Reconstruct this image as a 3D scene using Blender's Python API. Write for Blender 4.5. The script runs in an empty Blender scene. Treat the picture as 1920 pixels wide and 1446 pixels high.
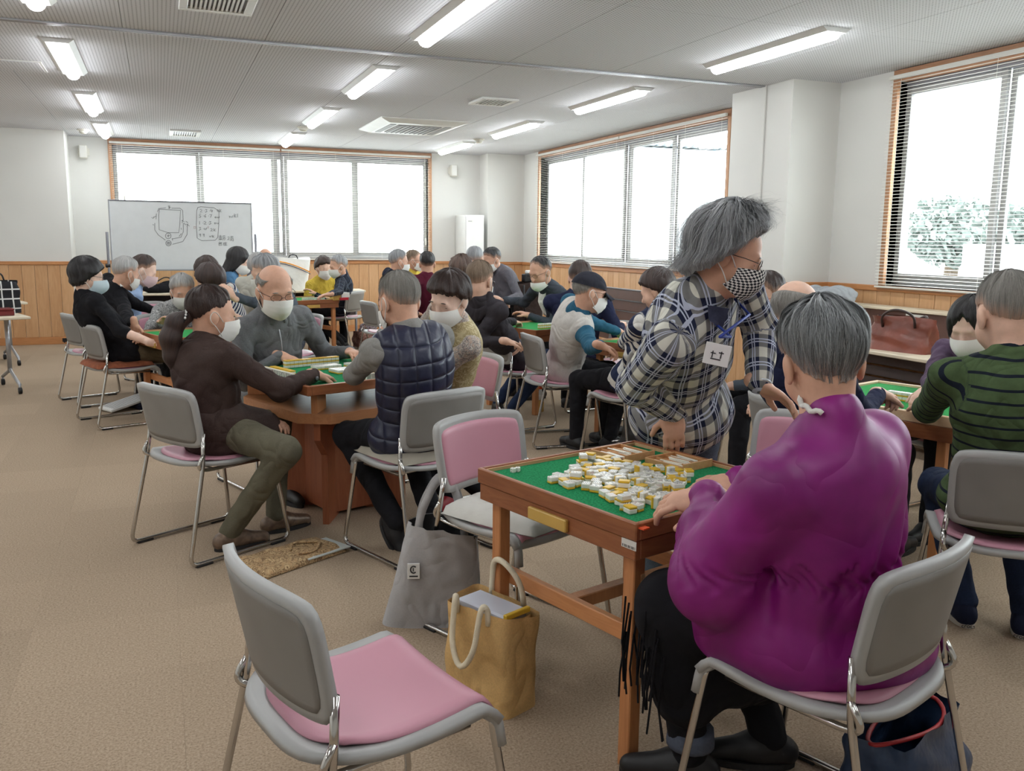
import bpy, bmesh, math, random
import numpy as np
from mathutils import Vector, Matrix, Euler
SC = bpy.context.scene
COL = SC.collection
PI = math.pi
rnd = random.Random(7)
# ---------------------------------------------------------------- camera
CAM_H = 1.42
cam_d = bpy.data.cameras.new('camera')
cam = bpy.data.objects.new('camera', cam_d)
COL.objects.link(cam)
cam_d.sensor_fit = 'HORIZONTAL'
cam_d.sensor_width = 36.0
cam_d.lens = 36.0 * 1663.06 / 1920.0
cam_d.clip_start = 0.05
def cam_axes(yaw, pitch, roll):
    cy, sy = math.cos(yaw), math.sin(yaw)
    cp, sp = math.cos(pitch), math.sin(pitch)
    cr, sr = math.cos(roll), math.sin(roll)
    fwd = np.array([-sy * cp, cy * cp, -sp])
    right = np.array([cy, sy, 0.0])
    down = np.cross(fwd, right)
    return cr * right + sr * down, -sr * right + cr * down, fwd
CR, CD, CF = cam_axes(-.376, .1606, -.0109)
cam.matrix_world = Matrix(((CR[0], -CD[0], -CF[0], 0), (CR[1], -CD[1], -CF[1], 0),
                           (CR[2], -CD[2], -CF[2], CAM_H), (0, 0, 0, 1)))
SC.camera = cam
def ray(px, py):
    return CR * ((px - 960) / 1663.06) + CD * ((py - 723) / 1663.06) + CF
def at_z(px, py, z):
    d = ray(px, py); t = (z - CAM_H) / d[2]
    return Vector((d[0] * t, d[1] * t, z))
def at_y(px, py, y):
    d = ray(px, py); t = y / d[1]
    return Vector((d[0] * t, y, CAM_H + d[2] * t))
# ---------------------------------------------------------------- world and exposure
w = bpy.data.worlds.new('world'); SC.world = w; w.use_nodes = True
bg = w.node_tree.nodes['Background']
bg.inputs[0].default_value = (0.90, 0.95, 1.0, 1)
bg.inputs[1].default_value = 9.0
SC.view_settings.view_transform = 'Standard'
SC.view_settings.look = 'None'
SC.view_settings.gamma = 1.0
SC.view_settings.use_curve_mapping = False
SC.view_settings.exposure = 0.24
SC.cycles.use_denoising = True
SC.cycles.max_bounces = 5
SC.cycles.diffuse_bounces = 3
SC.cycles.glossy_bounces = 2
SC.cycles.transmission_bounces = 2
SC.cycles.transparent_max_bounces = 6
SC.cycles.use_adaptive_sampling = True
SC.cycles.adaptive_threshold = 0.09
SC.cycles.caustics_reflective = False
SC.cycles.caustics_refractive = False
SC.cycles.sample_clamp_indirect = 6.0
LAMP = 24.0

# ---------------------------------------------------------------- materials
def lin(c):
    c = c / 255.0
    return c / 12.92 if c <= 0.04045 else ((c + 0.055) / 1.055) ** 2.4
def rgb(r, g, b):
    return (lin(r), lin(g), lin(b), 1.0)
MATS = {}
class NT:
    def __init__(s, m):
        s.t = m.node_tree; s.n = s.t.nodes; s.b = s.n['Principled BSDF']
    def add(s, typ, **kw):
        nd = s.n.new(typ)
        for k, v in kw.items():
            setattr(nd, k, v)
        return nd
    def link(s, a, b): s.t.links.new(a, b)
    def val(s, sock, v):
        if hasattr(v, 'bl_idname') or hasattr(v, 'links'): s.link(v, sock)
        else: sock.default_value = v
    def math(s, op, a, b=None, c=None):
        nd = s.add('ShaderNodeMath', operation=op)
        s.val(nd.inputs[0], a)
        if b is not None: s.val(nd.inputs[1], b)
        if c is not None: s.val(nd.inputs[2], c)
        return nd.outputs[0]
    def coords(s, kind='Object'):
        return s.add('ShaderNodeTexCoord').outputs[kind]
    def attr(s, name):
        nd = s.add('ShaderNodeAttribute'); nd.attribute_name = name
        return nd
    def noise(s, vec, scale, detail=3.0, rough=.55, dist=0.0):
        nd = s.add('ShaderNodeTexNoise')
        s.link(vec, nd.inputs['Vector']); nd.inputs['Scale'].default_value = scale
        nd.inputs['Detail'].default_value = detail; nd.inputs['Roughness'].default_value = rough
        nd.inputs['Distortion'].default_value = dist
        return nd.outputs['Fac']
    def mapping(s, vec, scale=(1, 1, 1), rot=(0, 0, 0), loc=(0, 0, 0)):
        nd = s.add('ShaderNodeMapping'); s.link(vec, nd.inputs[0])
        nd.inputs['Scale'].default_value = scale; nd.inputs['Rotation'].default_value = rot
        nd.inputs['Location'].default_value = loc
        return nd.outputs[0]
    def ramp(s, fac, stops, interp='LINEAR'):
        nd = s.add('ShaderNodeValToRGB'); s.link(fac, nd.inputs[0])
        cr = nd.color_ramp; cr.interpolation = interp
        while len(cr.elements) < len(stops): cr.elements.new(0.5)
        for e, (p, c) in zip(cr.elements, stops):
            e.position = p; e.color = c
        return nd.outputs[0]
    def mix(s, fac, a, b, mode='MIX'):
        nd = s.add('ShaderNodeMix', data_type='RGBA', blend_type=mode)
        s.val(nd.inputs[0], fac); s.val(nd.inputs[6], a); s.val(nd.inputs[7], b)
        return nd.outputs[2]
    def bump(s, h, strength=.3, dist=.01):
        nd = s.add('ShaderNodeBump'); s.link(h, nd.inputs['Height'])
        nd.inputs['Strength'].default_value = strength; nd.inputs['Distance'].default_value = dist
        s.link(nd.outputs[0], s.b.inputs['Normal'])
    def base(s, c): s.val(s.b.inputs['Base Color'], c)
def newmat(name, rough=.6, metal=0.0):
    m = bpy.data.materials.new(name); m.use_nodes = True
    t = NT(m); t.b.inputs['Roughness'].default_value = rough
    t.b.inputs['Metallic'].default_value = metal
    MATS[name] = m
    return m, t
def shade(c, k):
    return (min(1, c[0] * k), min(1, c[1] * k), min(1, c[2] * k), 1)
def plain(name, c, rough=.6, metal=0.0, var=.10, scale=9.0, bump=0.0, bscale=60.0, bdist=.004, spec=None):
    """one colour with soft uneven tone and fine relief"""
    if name in MATS: return MATS[name]
    m, t = newmat(name, rough, metal)
    v = t.coords()
    t.base(t.ramp(t.noise(v, scale, 1.0), [(.3, shade(c, 1 - var)), (.7, shade(c, 1 + var))]))
    if bump: t.bump(t.noise(v, bscale, 2), bump, bdist)
    if spec is not None: t.b.inputs['Specular IOR Level'].default_value = spec
    return m
def wood(name, c1, c2, scale=6.0, axis='x', rough=.45, ring=9.0):
    if name in MATS: return MATS[name]
    m, t = newmat(name, rough)
    v = t.coords()
    sc = {'x': (.12, 1, 1), 'y': (1, .12, 1), 'z': (1, 1, .12)}[axis]
    oi = t.add('ShaderNodeObjectInfo')
    va = t.add('ShaderNodeVectorMath', operation='MULTIPLY_ADD')
    t.link(oi.outputs['Random'], va.inputs[0]); va.inputs[1].default_value = (31, 17, 23)
    mv = t.mapping(v, sc)
    t.link(mv, va.inputs[2])
    n1 = t.noise(va.outputs[0], scale * ring, 2.5, .6, 1.2)
    n2 = t.noise(va.outputs[0], scale * .8, 0.0)
    f = t.math('MULTIPLY_ADD', n1, .6, t.math('MULTIPLY', n2, .4))
    f = t.math('ADD', f, t.math('MULTIPLY_ADD', oi.outputs['Random'], .16, -.08))
    t.base(t.ramp(f, [(.3, c1), (.7, c2)]))
    return m
M_wall = plain('wall_paint', rgb(226, 225, 220), .8, var=.02, scale=2)
M_ivory = plain('ivory_plastic', rgb(228, 226, 216), .5, var=.02)
M_white = plain('white_enamel', rgb(236, 236, 233), .35, var=.02)
M_alu = plain('aluminium', rgb(176, 178, 182), .38, .7, var=.04)
M_graymet = plain('grey_powder_coat', rgb(120, 120, 126), .45, .3, var=.05)
M_dark = plain('black_plastic', rgb(28, 28, 30), .5, var=.1)
M_chrome = plain('chrome_tube', rgb(205, 203, 200), .16, 1.0, var=.04)
M_trimwood = wood('window_wood', rgb(160, 112, 80), rgb(192, 144, 108), 5, 'x', .4)  # backlit shade put into the tone, darker than the uprights
M_trimwoodv = wood('window_wood_upright', rgb(176, 126, 90), rgb(206, 156, 116), 5, 'z', .4)  # same wood, lighter tone painted for the lit side casings
M_plank = wood('wainscot_oak', rgb(202, 154, 108), rgb(224, 180, 134), 3.2, 'z', .42)
M_cap = wood('cap_rail_oak', rgb(186, 126, 78), rgb(212, 150, 98), 4, 'x', .4)
M_capy = wood('cap_rail_oak_side', rgb(186, 126, 78), rgb(212, 150, 98), 4, 'y', .4)
# carpet: tan speckle
_m, _t = newmat('carpet_pile', .95)
_v = _t.coords(); _oi = _t.add('ShaderNodeObjectInfo')
_wv = _t.add('ShaderNodeNewGeometry').outputs['Position']
_f = _t.noise(_wv, 140, 2, .75)
_g = _t.noise(_wv, 1.1, 1)
_c = _t.ramp(_f, [(.28, rgb(132, 114, 95)), (.5, rgb(174, 154, 132)), (.75, rgb(198, 179, 156))])
_c = _t.mix(_t.math('MULTIPLY', _g, .30), _c, rgb(144, 124, 103))
_h = _t.add('ShaderNodeHueSaturation'); _t.link(_c, _h.inputs['Color'])
_t.link(_t.math('MULTIPLY_ADD', _oi.outputs['Random'], .08, .96), _h.inputs['Value'])
_t.base(_h.outputs[0])
_t.b.inputs['Specular IOR Level'].default_value = .15
M_carpet = _m
# ceiling board: perforated with rows of small holes
_m, _t = newmat('perforated_board', .9)
_p = _t.add('ShaderNodeNewGeometry').outputs['Position']
_s = _t.add('ShaderNodeSeparateXYZ'); _t.link(_p, _s.inputs[0])
_fx = _t.math('SUBTRACT', _t.math('FRACT', _t.math('MULTIPLY', _s.outputs[0], 1 / .024)), .5)
_fy = _t.math('SUBTRACT', _t.math('FRACT', _t.math('MULTIPLY', _s.outputs[1], 1 / .024)), .5)
_d = _t.math('SQRT', _t.math('ADD', _t.math('MULTIPLY', _fx, _fx), _t.math('MULTIPLY', _fy, _fy)))
_hole = _t.math('LESS_THAN', _d, .2)
_t.base(_t.mix(_hole, rgb(226, 227, 232), rgb(136, 137, 144)))
M_ceil = _m
# lamp diffuser
_m, _t = newmat('lamp_diffuser', .4)
_t.base((.9, .9, .9, 1)); _t.b.inputs['Emission Color'].default_value = (.95, .98, 1.0, 1)
_t.b.inputs['Emission Strength'].default_value = LAMP
M_lamp = _m
# window glass
_m = bpy.data.materials.new('window_glass'); _m.use_nodes = True
_n = _m.node_tree.nodes; _o = _n['Material Output']
_gl = _n.new('ShaderNodeBsdfTransparent'); _gl.inputs[0].default_value = (.93, .96, .95, 1)
_gs = _n.new('ShaderNodeBsdfGlossy'); _gs.inputs['Roughness'].default_value = .02
_mx = _n.new('ShaderNodeMixShader'); _mx.inputs[0].default_value = .05
_m.node_tree.links.new(_gl.outputs[0], _mx.inputs[1]); _m.node_tree.links.new(_gs.outputs[0], _mx.inputs[2])
_m.node_tree.links.new(_mx.outputs[0], _o.inputs[0]); M_glass = _m

# ---------------------------------------------------------------- mesh helpers
class MB:
    """collects plain geometry for ONE mesh"""
    def __init__(s): s.v = []; s.f = []; s.mi = []
    def add(s, vs, fs, m=0):
        o = len(s.v); s.v += [tuple(p) for p in vs]
        s.f += [tuple(i + o for i in f) for f in fs]; s.mi += [m] * len(fs)
    def box(s, lo, hi, ch=0.0, M=None, m=0):
        x0, y0, z0 = lo; x1, y1, z1 = hi
        if ch <= 0:
            vs = [(x, y, z) for x in (x0, x1) for y in (y0, y1) for z in (z0, z1)]
            fs = [(0, 1, 3, 2), (4, 6, 7, 5), (0, 4, 5, 1), (2, 3, 7, 6), (0, 2, 6, 4), (1, 5, 7, 3)]
        else:
            vs = []
            for x, sx in ((x0, 1), (x1, -1)):
                for y, sy in ((y0, 1), (y1, -1)):
                    for z, sz in ((z0, 1), (z1, -1)):
                        vs += [(x + sx * ch, y + sy * ch, z), (x + sx * ch, y, z + sz * ch), (x, y + sy * ch, z + sz * ch)]
            # corner i -> verts 3i (z face), 3i+1 (y face), 3i+2 (x face); corner index = 4*ix+2*iy+iz
            def q(ids, k): return tuple(3 * i + k for i in ids)
            fs = [q((0, 1, 3, 2), 2), q((4, 6, 7, 5), 2), q((0, 4, 5, 1), 1), q((2, 3, 7, 6), 1), q((0, 2, 6, 4), 0), q((1, 5, 7, 3), 0)]
            for a, b, k, l in ((0, 1, 1, 2), (2, 3, 1, 2), (4, 5, 1, 2), (6, 7, 1, 2), (0, 2, 0, 2), (1, 3, 0, 2), (4, 6, 0, 2), (5, 7, 0, 2), (0, 4, 0, 1), (1, 5, 0, 1), (2, 6, 0, 1), (3, 7, 0, 1)):
                fs.append((3 * a + k, 3 * b + k, 3 * b + l, 3 * a + l))
            for i in range(8): fs.append((3 * i, 3 * i + 1, 3 * i + 2))
        if M is not None: vs = [tuple(M @ Vector(p)) for p in vs]
        s.add(vs, fs, m); return s
    def tube(s, pts, r, n=8, cap=True, m=0, closed=False):
        P = [Vector(p) for p in pts]; R = r if isinstance(r, (list, tuple)) else [r] * len(P)
        up = None; rings = []
        for i, p in enumerate(P):
            if closed: t = (P[(i + 1) % len(P)] - P[i - 1])
            else: t = P[min(i + 1, len(P) - 1)] - P[max(i - 1, 0)]
            t.normalize()
            if up is None:
                up = Vector((0, 0, 1)) if abs(t.z) < .9 else Vector((1, 0, 0))
            a = t.cross(up)
            if a.length < 1e-6: a = t.orthogonal()
            a.normalize(); up = a.cross(t).normalized()
            rings.append([p + (a * math.cos(2 * PI * k / n) + up * math.sin(2 * PI * k / n)) * R[i] for k in range(n)])
        vs = [v for rg in rings for v in rg]; fs = []
        L = len(P)
        for i in range(L if closed else L - 1):
            j = (i + 1) % L
            for k in range(n):
                fs.append((i * n + k, i * n + (k + 1) % n, j * n + (k + 1) % n, j * n + k))
        if cap and not closed:
            fs.append(tuple(range(n - 1, -1, -1))); fs.append(tuple((L - 1) * n + k for k in range(n)))
        s.add(vs, fs, m); return s
    def grid(s, fn, nu, nv, m=0, wrapu=False):
        vs = [fn(i / (nu if wrapu else nu - 1), j / (nv - 1)) for i in range(nu) for j in range(nv)]
        fs = []
        for i in range(nu if wrapu else nu - 1):
            a = i; b = (i + 1) % nu
            for j in range(nv - 1):
                fs.append((a * nv + j, b * nv + j, b * nv + j + 1, a * nv + j + 1))
        s.add(vs, fs, m); return s
    def shell(s, fn, nu, nv, th, m=0):
        """closed thin solid: fn(u,v)->(point) , offset along -normal by th (number or fn)"""
        P = [[Vector(fn(i / (nu - 1), j / (nv - 1))) for j in range(nv)] for i in range(nu)]
        N = [[None] * nv for _ in range(nu)]
        for i in range(nu):
            for j in range(nv):
                a = P[min(i + 1, nu - 1)][j] - P[max(i - 1, 0)][j]
                b = P[i][min(j + 1, nv - 1)] - P[i][max(j - 1, 0)]
                c = a.cross(b); N[i][j] = c.normalized() if c.length > 1e-12 else Vector((0, 0, 1))
        vs = [P[i][j] for i in range(nu) for j in range(nv)] + [P[i][j] - N[i][j] * th for i in range(nu) for j in range(nv)]
        K = nu * nv; fs = []
        for i in range(nu - 1):
            for j in range(nv - 1):
                q = (i * nv + j, (i + 1) * nv + j, (i + 1) * nv + j + 1, i * nv + j + 1)
                fs.append(q); fs.append(tuple(k + K for k in reversed(q)))
        rim = [i * nv for i in range(nu)] + [(nu - 1) * nv + j for j in range(1, nv)] + [i * nv + nv - 1 for i in range(nu - 2, -1, -1)] + [j for j in range(nv - 2, 0, -1)]
        for k in range(len(rim)):
            a, b = rim[k], rim[(k + 1) % len(rim)]
            fs.append((b, a, a + K, b + K))
        s.add(vs, fs, m); return s
    def prism(s, outline, z0, z1, m=0, M=None):
        n = len(outline)
        vs = [(x, y, z0) for x, y in outline] + [(x, y, z1) for x, y in outline]
        fs = [tuple(range(n - 1, -1, -1)), tuple(range(n, 2 * n))] + [(i, (i + 1) % n, n + (i + 1) % n, n + i) for i in range(n)]
        if M is not None: vs = [tuple(M @ Vector(p)) for p in vs]
        s.add(vs, fs, m); return s
    def lathe(s, prof, n=16, M=None, m=0):
        vs = [(r * math.cos(2 * PI * k / n), r * math.sin(2 * PI * k / n), z) for r, z in prof for k in range(n)]
        fs = []
        for i in range(len(prof) - 1):
            for k in range(n):
                fs.append((i * n + k, i * n + (k + 1) % n, (i + 1) * n + (k + 1) % n, (i + 1) * n + k))
        fs.append(tuple(range(n - 1, -1, -1))); fs.append(tuple((len(prof) - 1) * n + k for k in range(n)))
        if M is not None: vs = [tuple(M @ Vector(p)) for p in vs]
        s.add(vs, fs, m); return s
    def mesh(s, name, mats, smooth=False):
        me = bpy.data.meshes.new(name)
        me.from_pydata([tuple(v) for v in s.v], [], s.f)
        for mt in (mats if isinstance(mats, (list, tuple)) else [mats]): me.materials.append(mt)
        if any(s.mi): me.polygons.foreach_set('material_index', s.mi)
        if smooth: me.polygons.foreach_set('use_smooth', [True] * len(me.polygons))
        me.update()
        return me
def obj(name, mb, mats, parent=None, smooth=False, loc=None, rotz=None):
    me = mb.mesh(name, mats, smooth) if isinstance(mb, MB) else mb
    o = bpy.data.objects.new(name, me); COL.objects.link(o)
    if parent is not None: o.parent = parent
    if loc is not None: o.location = loc
    if rotz is not None: o.rotation_euler = (0, 0, rotz)
    return o
def inst(name, me, parent=None, loc=(0, 0, 0), rot=(0, 0, 0)):
    o = bpy.data.objects.new(name, me); COL.objects.link(o)
    if parent is not None: o.parent = parent
    o.location = loc; o.rotation_euler = rot
    return o
def tag(o, label, cat, group=None, kind=None):
    o['label'] = label; o['category'] = cat
    if group: o['group'] = group
    if kind: o['kind'] = kind
    return o
def thing(name, label, cat, loc=(0, 0, 0), rotz=0.0, group=None):
    o = bpy.data.objects.new(name, None); COL.objects.link(o)
    o.empty_display_size = .1; o.location = loc; o.rotation_euler = (0, 0, rotz)
    return tag(o, label, cat, group)
def struct(name, mb, mats, label=None, cat=None, smooth=False):
    o = obj(name, mb, mats, None, smooth); o['kind'] = 'structure'
    if label: o['label'] = label
    if cat: o['category'] = cat
    return o
def copy_tree(root, loc, rotz, label, group=None):
    r = root.copy(); COL.objects.link(r); r.location = loc; r.rotation_euler = (0, 0, rotz); r['label'] = label
    if group: r['group'] = group
    for ch in list(root.children):
        c = ch.copy(); COL.objects.link(c); c.parent = r
        for g in list(ch.children):
            d = g.copy(); COL.objects.link(d); d.parent = c
    return r
def text_mesh(name, body, size, mat, extrude=.0006):
    fc = bpy.data.curves.new(name, 'FONT'); fc.body = body; fc.size = size; fc.align_x = 'CENTER'; fc.extrude = extrude; fc.materials.append(mat)
    fo = bpy.data.objects.new(name + '_tmp', fc); COL.objects.link(fo)
    me = bpy.data.meshes.new_from_object(fo.evaluated_get(bpy.context.evaluated_depsgraph_get()))
    bpy.data.objects.remove(fo); bpy.data.curves.remove(fc)
    me.name = name
    return me
def arc(c, r, a0, a1, n, plane='xy'):
    out = []
    for i in range(n + 1):
        a = a0 + (a1 - a0) * i / n
        p = (r * math.cos(a), r * math.sin(a))
        out.append((c[0] + p[0], c[1] + p[1]))
    return out
def rrect(w, h, r, n=4):
    """rounded rectangle outline centred on the origin"""
    o = []
    for cx, cy, a in ((w / 2 - r, h / 2 - r, 0), (-w / 2 + r, h / 2 - r, PI / 2), (-w / 2 + r, -h / 2 + r, PI), (w / 2 - r, -h / 2 + r, 1.5 * PI)):
        o += [(cx + r * math.cos(a + PI / 2 * k / n), cy + r * math.sin(a + PI / 2 * k / n)) for k in range(n + 1)]
    return o
def smoothpath(pts, n=6, r=.06):
    """polyline with rounded corners"""
    P = [Vector(p) for p in pts]; out = [P[0]]
    for i in range(1, len(P) - 1):
        a = P[i] + (P[i - 1] - P[i]).normalized() * min(r, (P[i - 1] - P[i]).length * .49)
        b = P[i] + (P[i + 1] - P[i]).normalized() * min(r, (P[i + 1] - P[i]).length * .49)
        for k in range(n + 1):
            t = k / n
            out.append(a * (1 - t) ** 2 + P[i] * 2 * t * (1 - t) + b * t * t)
    out.append(P[-1])
    return out
# ================================================================ the setting
CEIL = 2.79; XR = 5.5; YB = 13.9; XL = -4.3; YF = -2.6; CAPZ = 1.10
# floor: slab and carpet tiles
struct('floor', MB().box((XL - .2, YF - .2, -.12), (XR + .2, YB + .2, -.006)), M_carpet, 'tan speckled carpet floor of the hall', 'floor')
floor_o = bpy.data.objects['floor']
_tile = MB().box((-.2499, -.2499, -.006), (.2499, .2499, 0), .0004).mesh('carpet_tile', M_carpet)
cnt = 0
cands = []
for i in range(-8, 11):
    for j in range(0, 28):
        x = i * .5 + .25; y = j * .5 + .25
        if x > XR - .05 or x < XL + .1: continue
        q = np.array([x, y, 0]) - np.array([0, 0, CAM_H])
        zc = q @ CF
        if zc < .5: continue
        px = 960 + 1663 * (q @ CR) / zc; py = 723 + 1663 * (q @ CD) / zc
        if -260 < px < 2150 and py < 1750: cands.append((zc, x, y))
cands.sort()
for _, x, y in cands[:290]:
    inst('carpet_tile', _tile, floor_o, (x, y, 0), (0, 0, (PI / 2) * ((int(x * 2) + int(y * 2)) % 2)))
# the rest of the carpet joined
mb = MB()
for _, x, y in cands[290:]:
    mb.box((x - .2499, y - .2499, -.006), (x + .2499, y + .2499, 0), .0004)
if mb.v:
    o = obj('carpet_tiles_far', mb, M_carpet, floor_o); o['kind'] = 'stuff'
# ceiling: slab and boards
ceil_o = struct('ceiling', MB().box((XL - .2, YF - .2, CEIL + .012), (XR + .2, YB + .2, CEIL + .15)), M_white, 'grey perforated board ceiling', 'ceiling')
_board = MB().box((-.4535, -.9085, 0), (.4535, .9085, .012), .0015).mesh('ceiling_board', M_ceil)
for i in range(-5, 7):
    for j in range(-2, 9):
        x = i * .91 + .3; y = j * 1.82 + .3
        if x - .46 > XR or x + .46 < XL or y - .9 > YB or y + .9 < YF: continue
        x0, x1 = max(x - .4535, XL - .1), min(x + .4535, XR + .1)
        y0, y1 = max(y - .9085, YF - .1), min(y + .9085, YB + .1)
        if (x1 - x0) > .9 and (y1 - y0) > 1.8: inst('ceiling_board', _board, ceil_o, (x, y, CEIL))
        else: obj('ceiling_board', MB().box((x0, y0, CEIL), (x1, y1, CEIL + .012), .0015), M_ceil, ceil_o)
# partition rail across the ceiling
mb = MB()
mb.box((XL, 6.69, CEIL - .012), (4.99, 6.715, CEIL - .001)); mb.box((XL, 6.73, CEIL - .012), (4.99, 6.755, CEIL - .001))
mb.box((XL, 6.715, CEIL - .006), (4.99, 6.73, CEIL - .001))
struct('trim_1', mb, M_alu, 'thin metal partition rail running across the ceiling', 'rail')

def wall_with_opening(name, axis, pos, a0, a1, openings, out, label):
    """wall box along axis ('x' at y=pos or 'y' at x=pos); openings = (s,e,z0,z1)"""
    mb = MB()
    cuts = sorted(openings)
    def bx(s, e, z0, z1):
        if e - s < 1e-4 or z1 - z0 < 1e-4: return
        lo, hi = sorted((pos, pos + out))
        if axis == 'x': mb.box((s, lo, z0), (e, hi, z1))
        else: mb.box((lo, s, z0), (hi, e, z1))
    c = a0
    for s, e, z0, z1 in cuts:
        bx(c, s, 0, CEIL + .1); bx(s, e, 0, z0); bx(s, e, z1, CEIL + .1); c = e
    bx(c, a1, 0, CEIL + .1)
    return struct(name, mb, M_wall, label, 'wall')
BW = (-.55, 4.02, 1.13, 2.775)          # back window opening x0,x1,z0,z1
RW1 = (7.93, 12.82, 1.13, 2.775)        # right window, far
RW2 = (1.9, 5.66, 1.10, 2.775)          # right window, near
wall_back = wall_with_opening('wall_back', 'x', YB, XL - .2, XR + .2, [BW], .2, 'cream back wall with a wide window')
wall_right = wall_with_opening('wall_right', 'y', XR, YF - .2, YB + .2, [RW2, RW1], .2, 'cream right wall with two windows')
wall_left = struct('wall_left', MB().box((XL - .2, YF - .2, 0), (XL, YB + .2, CEIL + .1)), M_wall, 'cream left wall', 'wall')
wall_front = struct('wall_front', MB().box((XL - .2, YF - .2, 0), (XR + .2, YF, CEIL + .1)), M_wall, 'cream wall at the front of the hall', 'wall')
wall_bl = struct('wall_back_left', MB().box((XL, 13.24, 0), (-1.09, YB + .02, CEIL + .05)), M_wall, 'cream wall block standing forward at the back left', 'wall')
wall_cc = struct('wall_corner_column', MB().box((4.88, 13.5, 0), (XR + .02, YB + .02, CEIL + .05)), M_wall, 'cream column in the far right corner', 'column')
wall_rc = struct('wall_right_column', MB().box((5.0, 6.33, 0), (XR + .02, 7.19, CEIL + .05)), M_wall, 'cream column between the two right hand windows', 'column')
struct('trim_2', MB().box((4.985, 6.68, 0), (5.0, 6.77, CEIL), .003), M_wall, 'narrow vertical partition channel on the column', 'trim')

# wainscot planks, cap rails and baseboards, each plank its own
PW = .1517
_plk_x = MB().box((-PW / 2 + .0015, -.014, .0), (PW / 2 - .0015, 0, CAPZ - .04 - .10), .003).mesh('plank', M_plank)
_plk_y = MB().box((-.014, -PW / 2 + .0015, .0), (0, PW / 2 - .0015, CAPZ - .04 - .10), .003).mesh('plank', M_plank)
trim_n = [2]
def wains(wall, axis, pos, s, e, into):
    """into = -1 when the room lies towards the negative axis"""
    n = max(1, int(round((e - s) / PW)))
    for k in range(n):
        c = s + (k + .5) * (e - s) / n
        if axis == 'x':
            o = inst('plank', _plk_x, wall, (c, pos, .10))
            if into > 0: o.location.y = pos + .014
        else:
            o = inst('plank', _plk_y, wall, (pos, c, .10))
        f = (e - s) / n / PW
        o.scale = (f, 1, 1) if axis == 'x' else (1, f, 1)
    trim_n[0] += 1
    if axis == 'x':
        struct('baseboard_back_%d' % trim_n[0], MB().box((s, pos - .018, 0), (e, pos, .10), .003), M_cap, 'oak baseboard under the wainscot', 'baseboard')
        struct('trim_%d' % trim_n[0], MB().box((s, pos - .035, CAPZ - .045), (e, pos, CAPZ), .005), M_cap, 'oak cap rail on the wainscot', 'trim')
    else:
        struct('baseboard_right_%d' % trim_n[0], MB().box((pos - .018, s, 0), (pos, e, .10), .003), M_capy, 'oak baseboard under the wainscot', 'baseboard')
        struct('trim_%d' % trim_n[0], MB().box((pos - .035, s, CAPZ - .045), (pos, e, CAPZ), .005), M_capy, 'oak cap rail on the wainscot', 'trim')
wains(wall_bl, 'x', 13.24, -3.2, -1.09, -1)
wains(wall_back, 'x', YB, -1.09, 4.88, -1)
wains(wall_cc, 'x', 13.5, 4.88, XR, -1)
wains(wall_right, 'y', XR, 7.19, 13.5, -1)
wains(wall_right, 'y', XR, 2.0, 6.33, -1)
wains(wall_rc, 'y', 5.0, 6.33, 7.19, -1)
wains(wall_rc, 'x', 6.33, 5.0, XR, -1)
# outlet in the left baseboard
t = thing('floor_outlet', 'small dark cable outlet on the back left baseboard', 'outlet', (-1.22, 13.215, .05))
obj('plate', MB().box((-.05, 0, -.02), (.05, .008, .03), .002), M_dark, t)
obj('plug', MB().box((-.035, -.012, -.03), (-.015, 0, .02), .002), M_dark, t)
obj('plug', MB().box((.015, -.012, -.03), (.035, 0, .02), .002), M_dark, t)

# ---------------------------------------------------------------- windows
win_i = [0]
M_sash = plain('sash_grey', rgb(152, 150, 150), .45, .2, var=.04)
def window(axis, pos, s, e, z0, z1, panes, label):
    """wood surround, aluminium frames and glass. panes: list of boundaries along the axis"""
    win_i[0] += 1
    root = bpy.data.objects.new('window_%d' % win_i[0], None); COL.objects.link(root)
    root['kind'] = 'structure'; root['label'] = label; root['category'] = 'window'
    def bx(a0, a1, d0, d1, za, zb, ch=.003):
        lo, hi = pos + min(d0, d1), pos + max(d0, d1)
        return MB().box((a0, lo, za), (a1, hi, zb), ch) if axis == 'x' else MB().box((lo, a0, za), (hi, a1, zb), ch)
    hm = M_trimwood if axis == 'x' else wood('window_wood_y', rgb(160, 112, 80), rgb(192, 144, 108), 5, 'y', .4)  # side wall copy carries the same backlit darkening in its tone
    W = .05
    obj('head_casing', bx(s - W, e + W, -.03, .14, z1 - .075, z1 + .01), hm, root)
    obj('sill', bx(s - W, e + W, -.045, .14, z0 - .03, z0), hm, root)
    obj('side_casing', bx(s - W, s, -.03, .14, z0, z1 - .075), M_trimwoodv, root)
    obj('side_casing', bx(e, e + W, -.03, .14, z0, z1 - .075), M_trimwoodv, root)
    zt = z1 - .075
    obj('track', bx(s, e, .06, .15, zt - .05, zt), M_graymet, root)
    obj('track', bx(s, e, .06, .15, z0, z0 + .05), M_alu, root)
    for i in range(len(panes) - 1):
        a, b = panes[i], panes[i + 1]
        d = .07 if i % 2 else .11
        f = MB()
        def add(q): f.add(q.v, q.f)
        add(bx(a, a + .05, d, d + .035, z0 + .05, zt - .05)); add(bx(b - .05, b, d, d + .035, z0 + .05, zt - .05))
        add(bx(a + .05, b - .05, d, d + .035, z0 + .05, z0 + .10)); add(bx(a + .05, b - .05, d, d + .035, zt - .10, zt - .05))
        fo = obj('sash', f, M_sash, root)
        obj('pane', bx(a + .05, b - .05, d + .015, d + .02, z0 + .10, zt - .10, 0), M_glass, fo)
    return root
window('x', YB, BW[0], BW[1], BW[2], BW[3], [BW[0], .60, 1.66, 1.80, 2.87, BW[1]], 'wide window in the back wall with white blinds')
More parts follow.
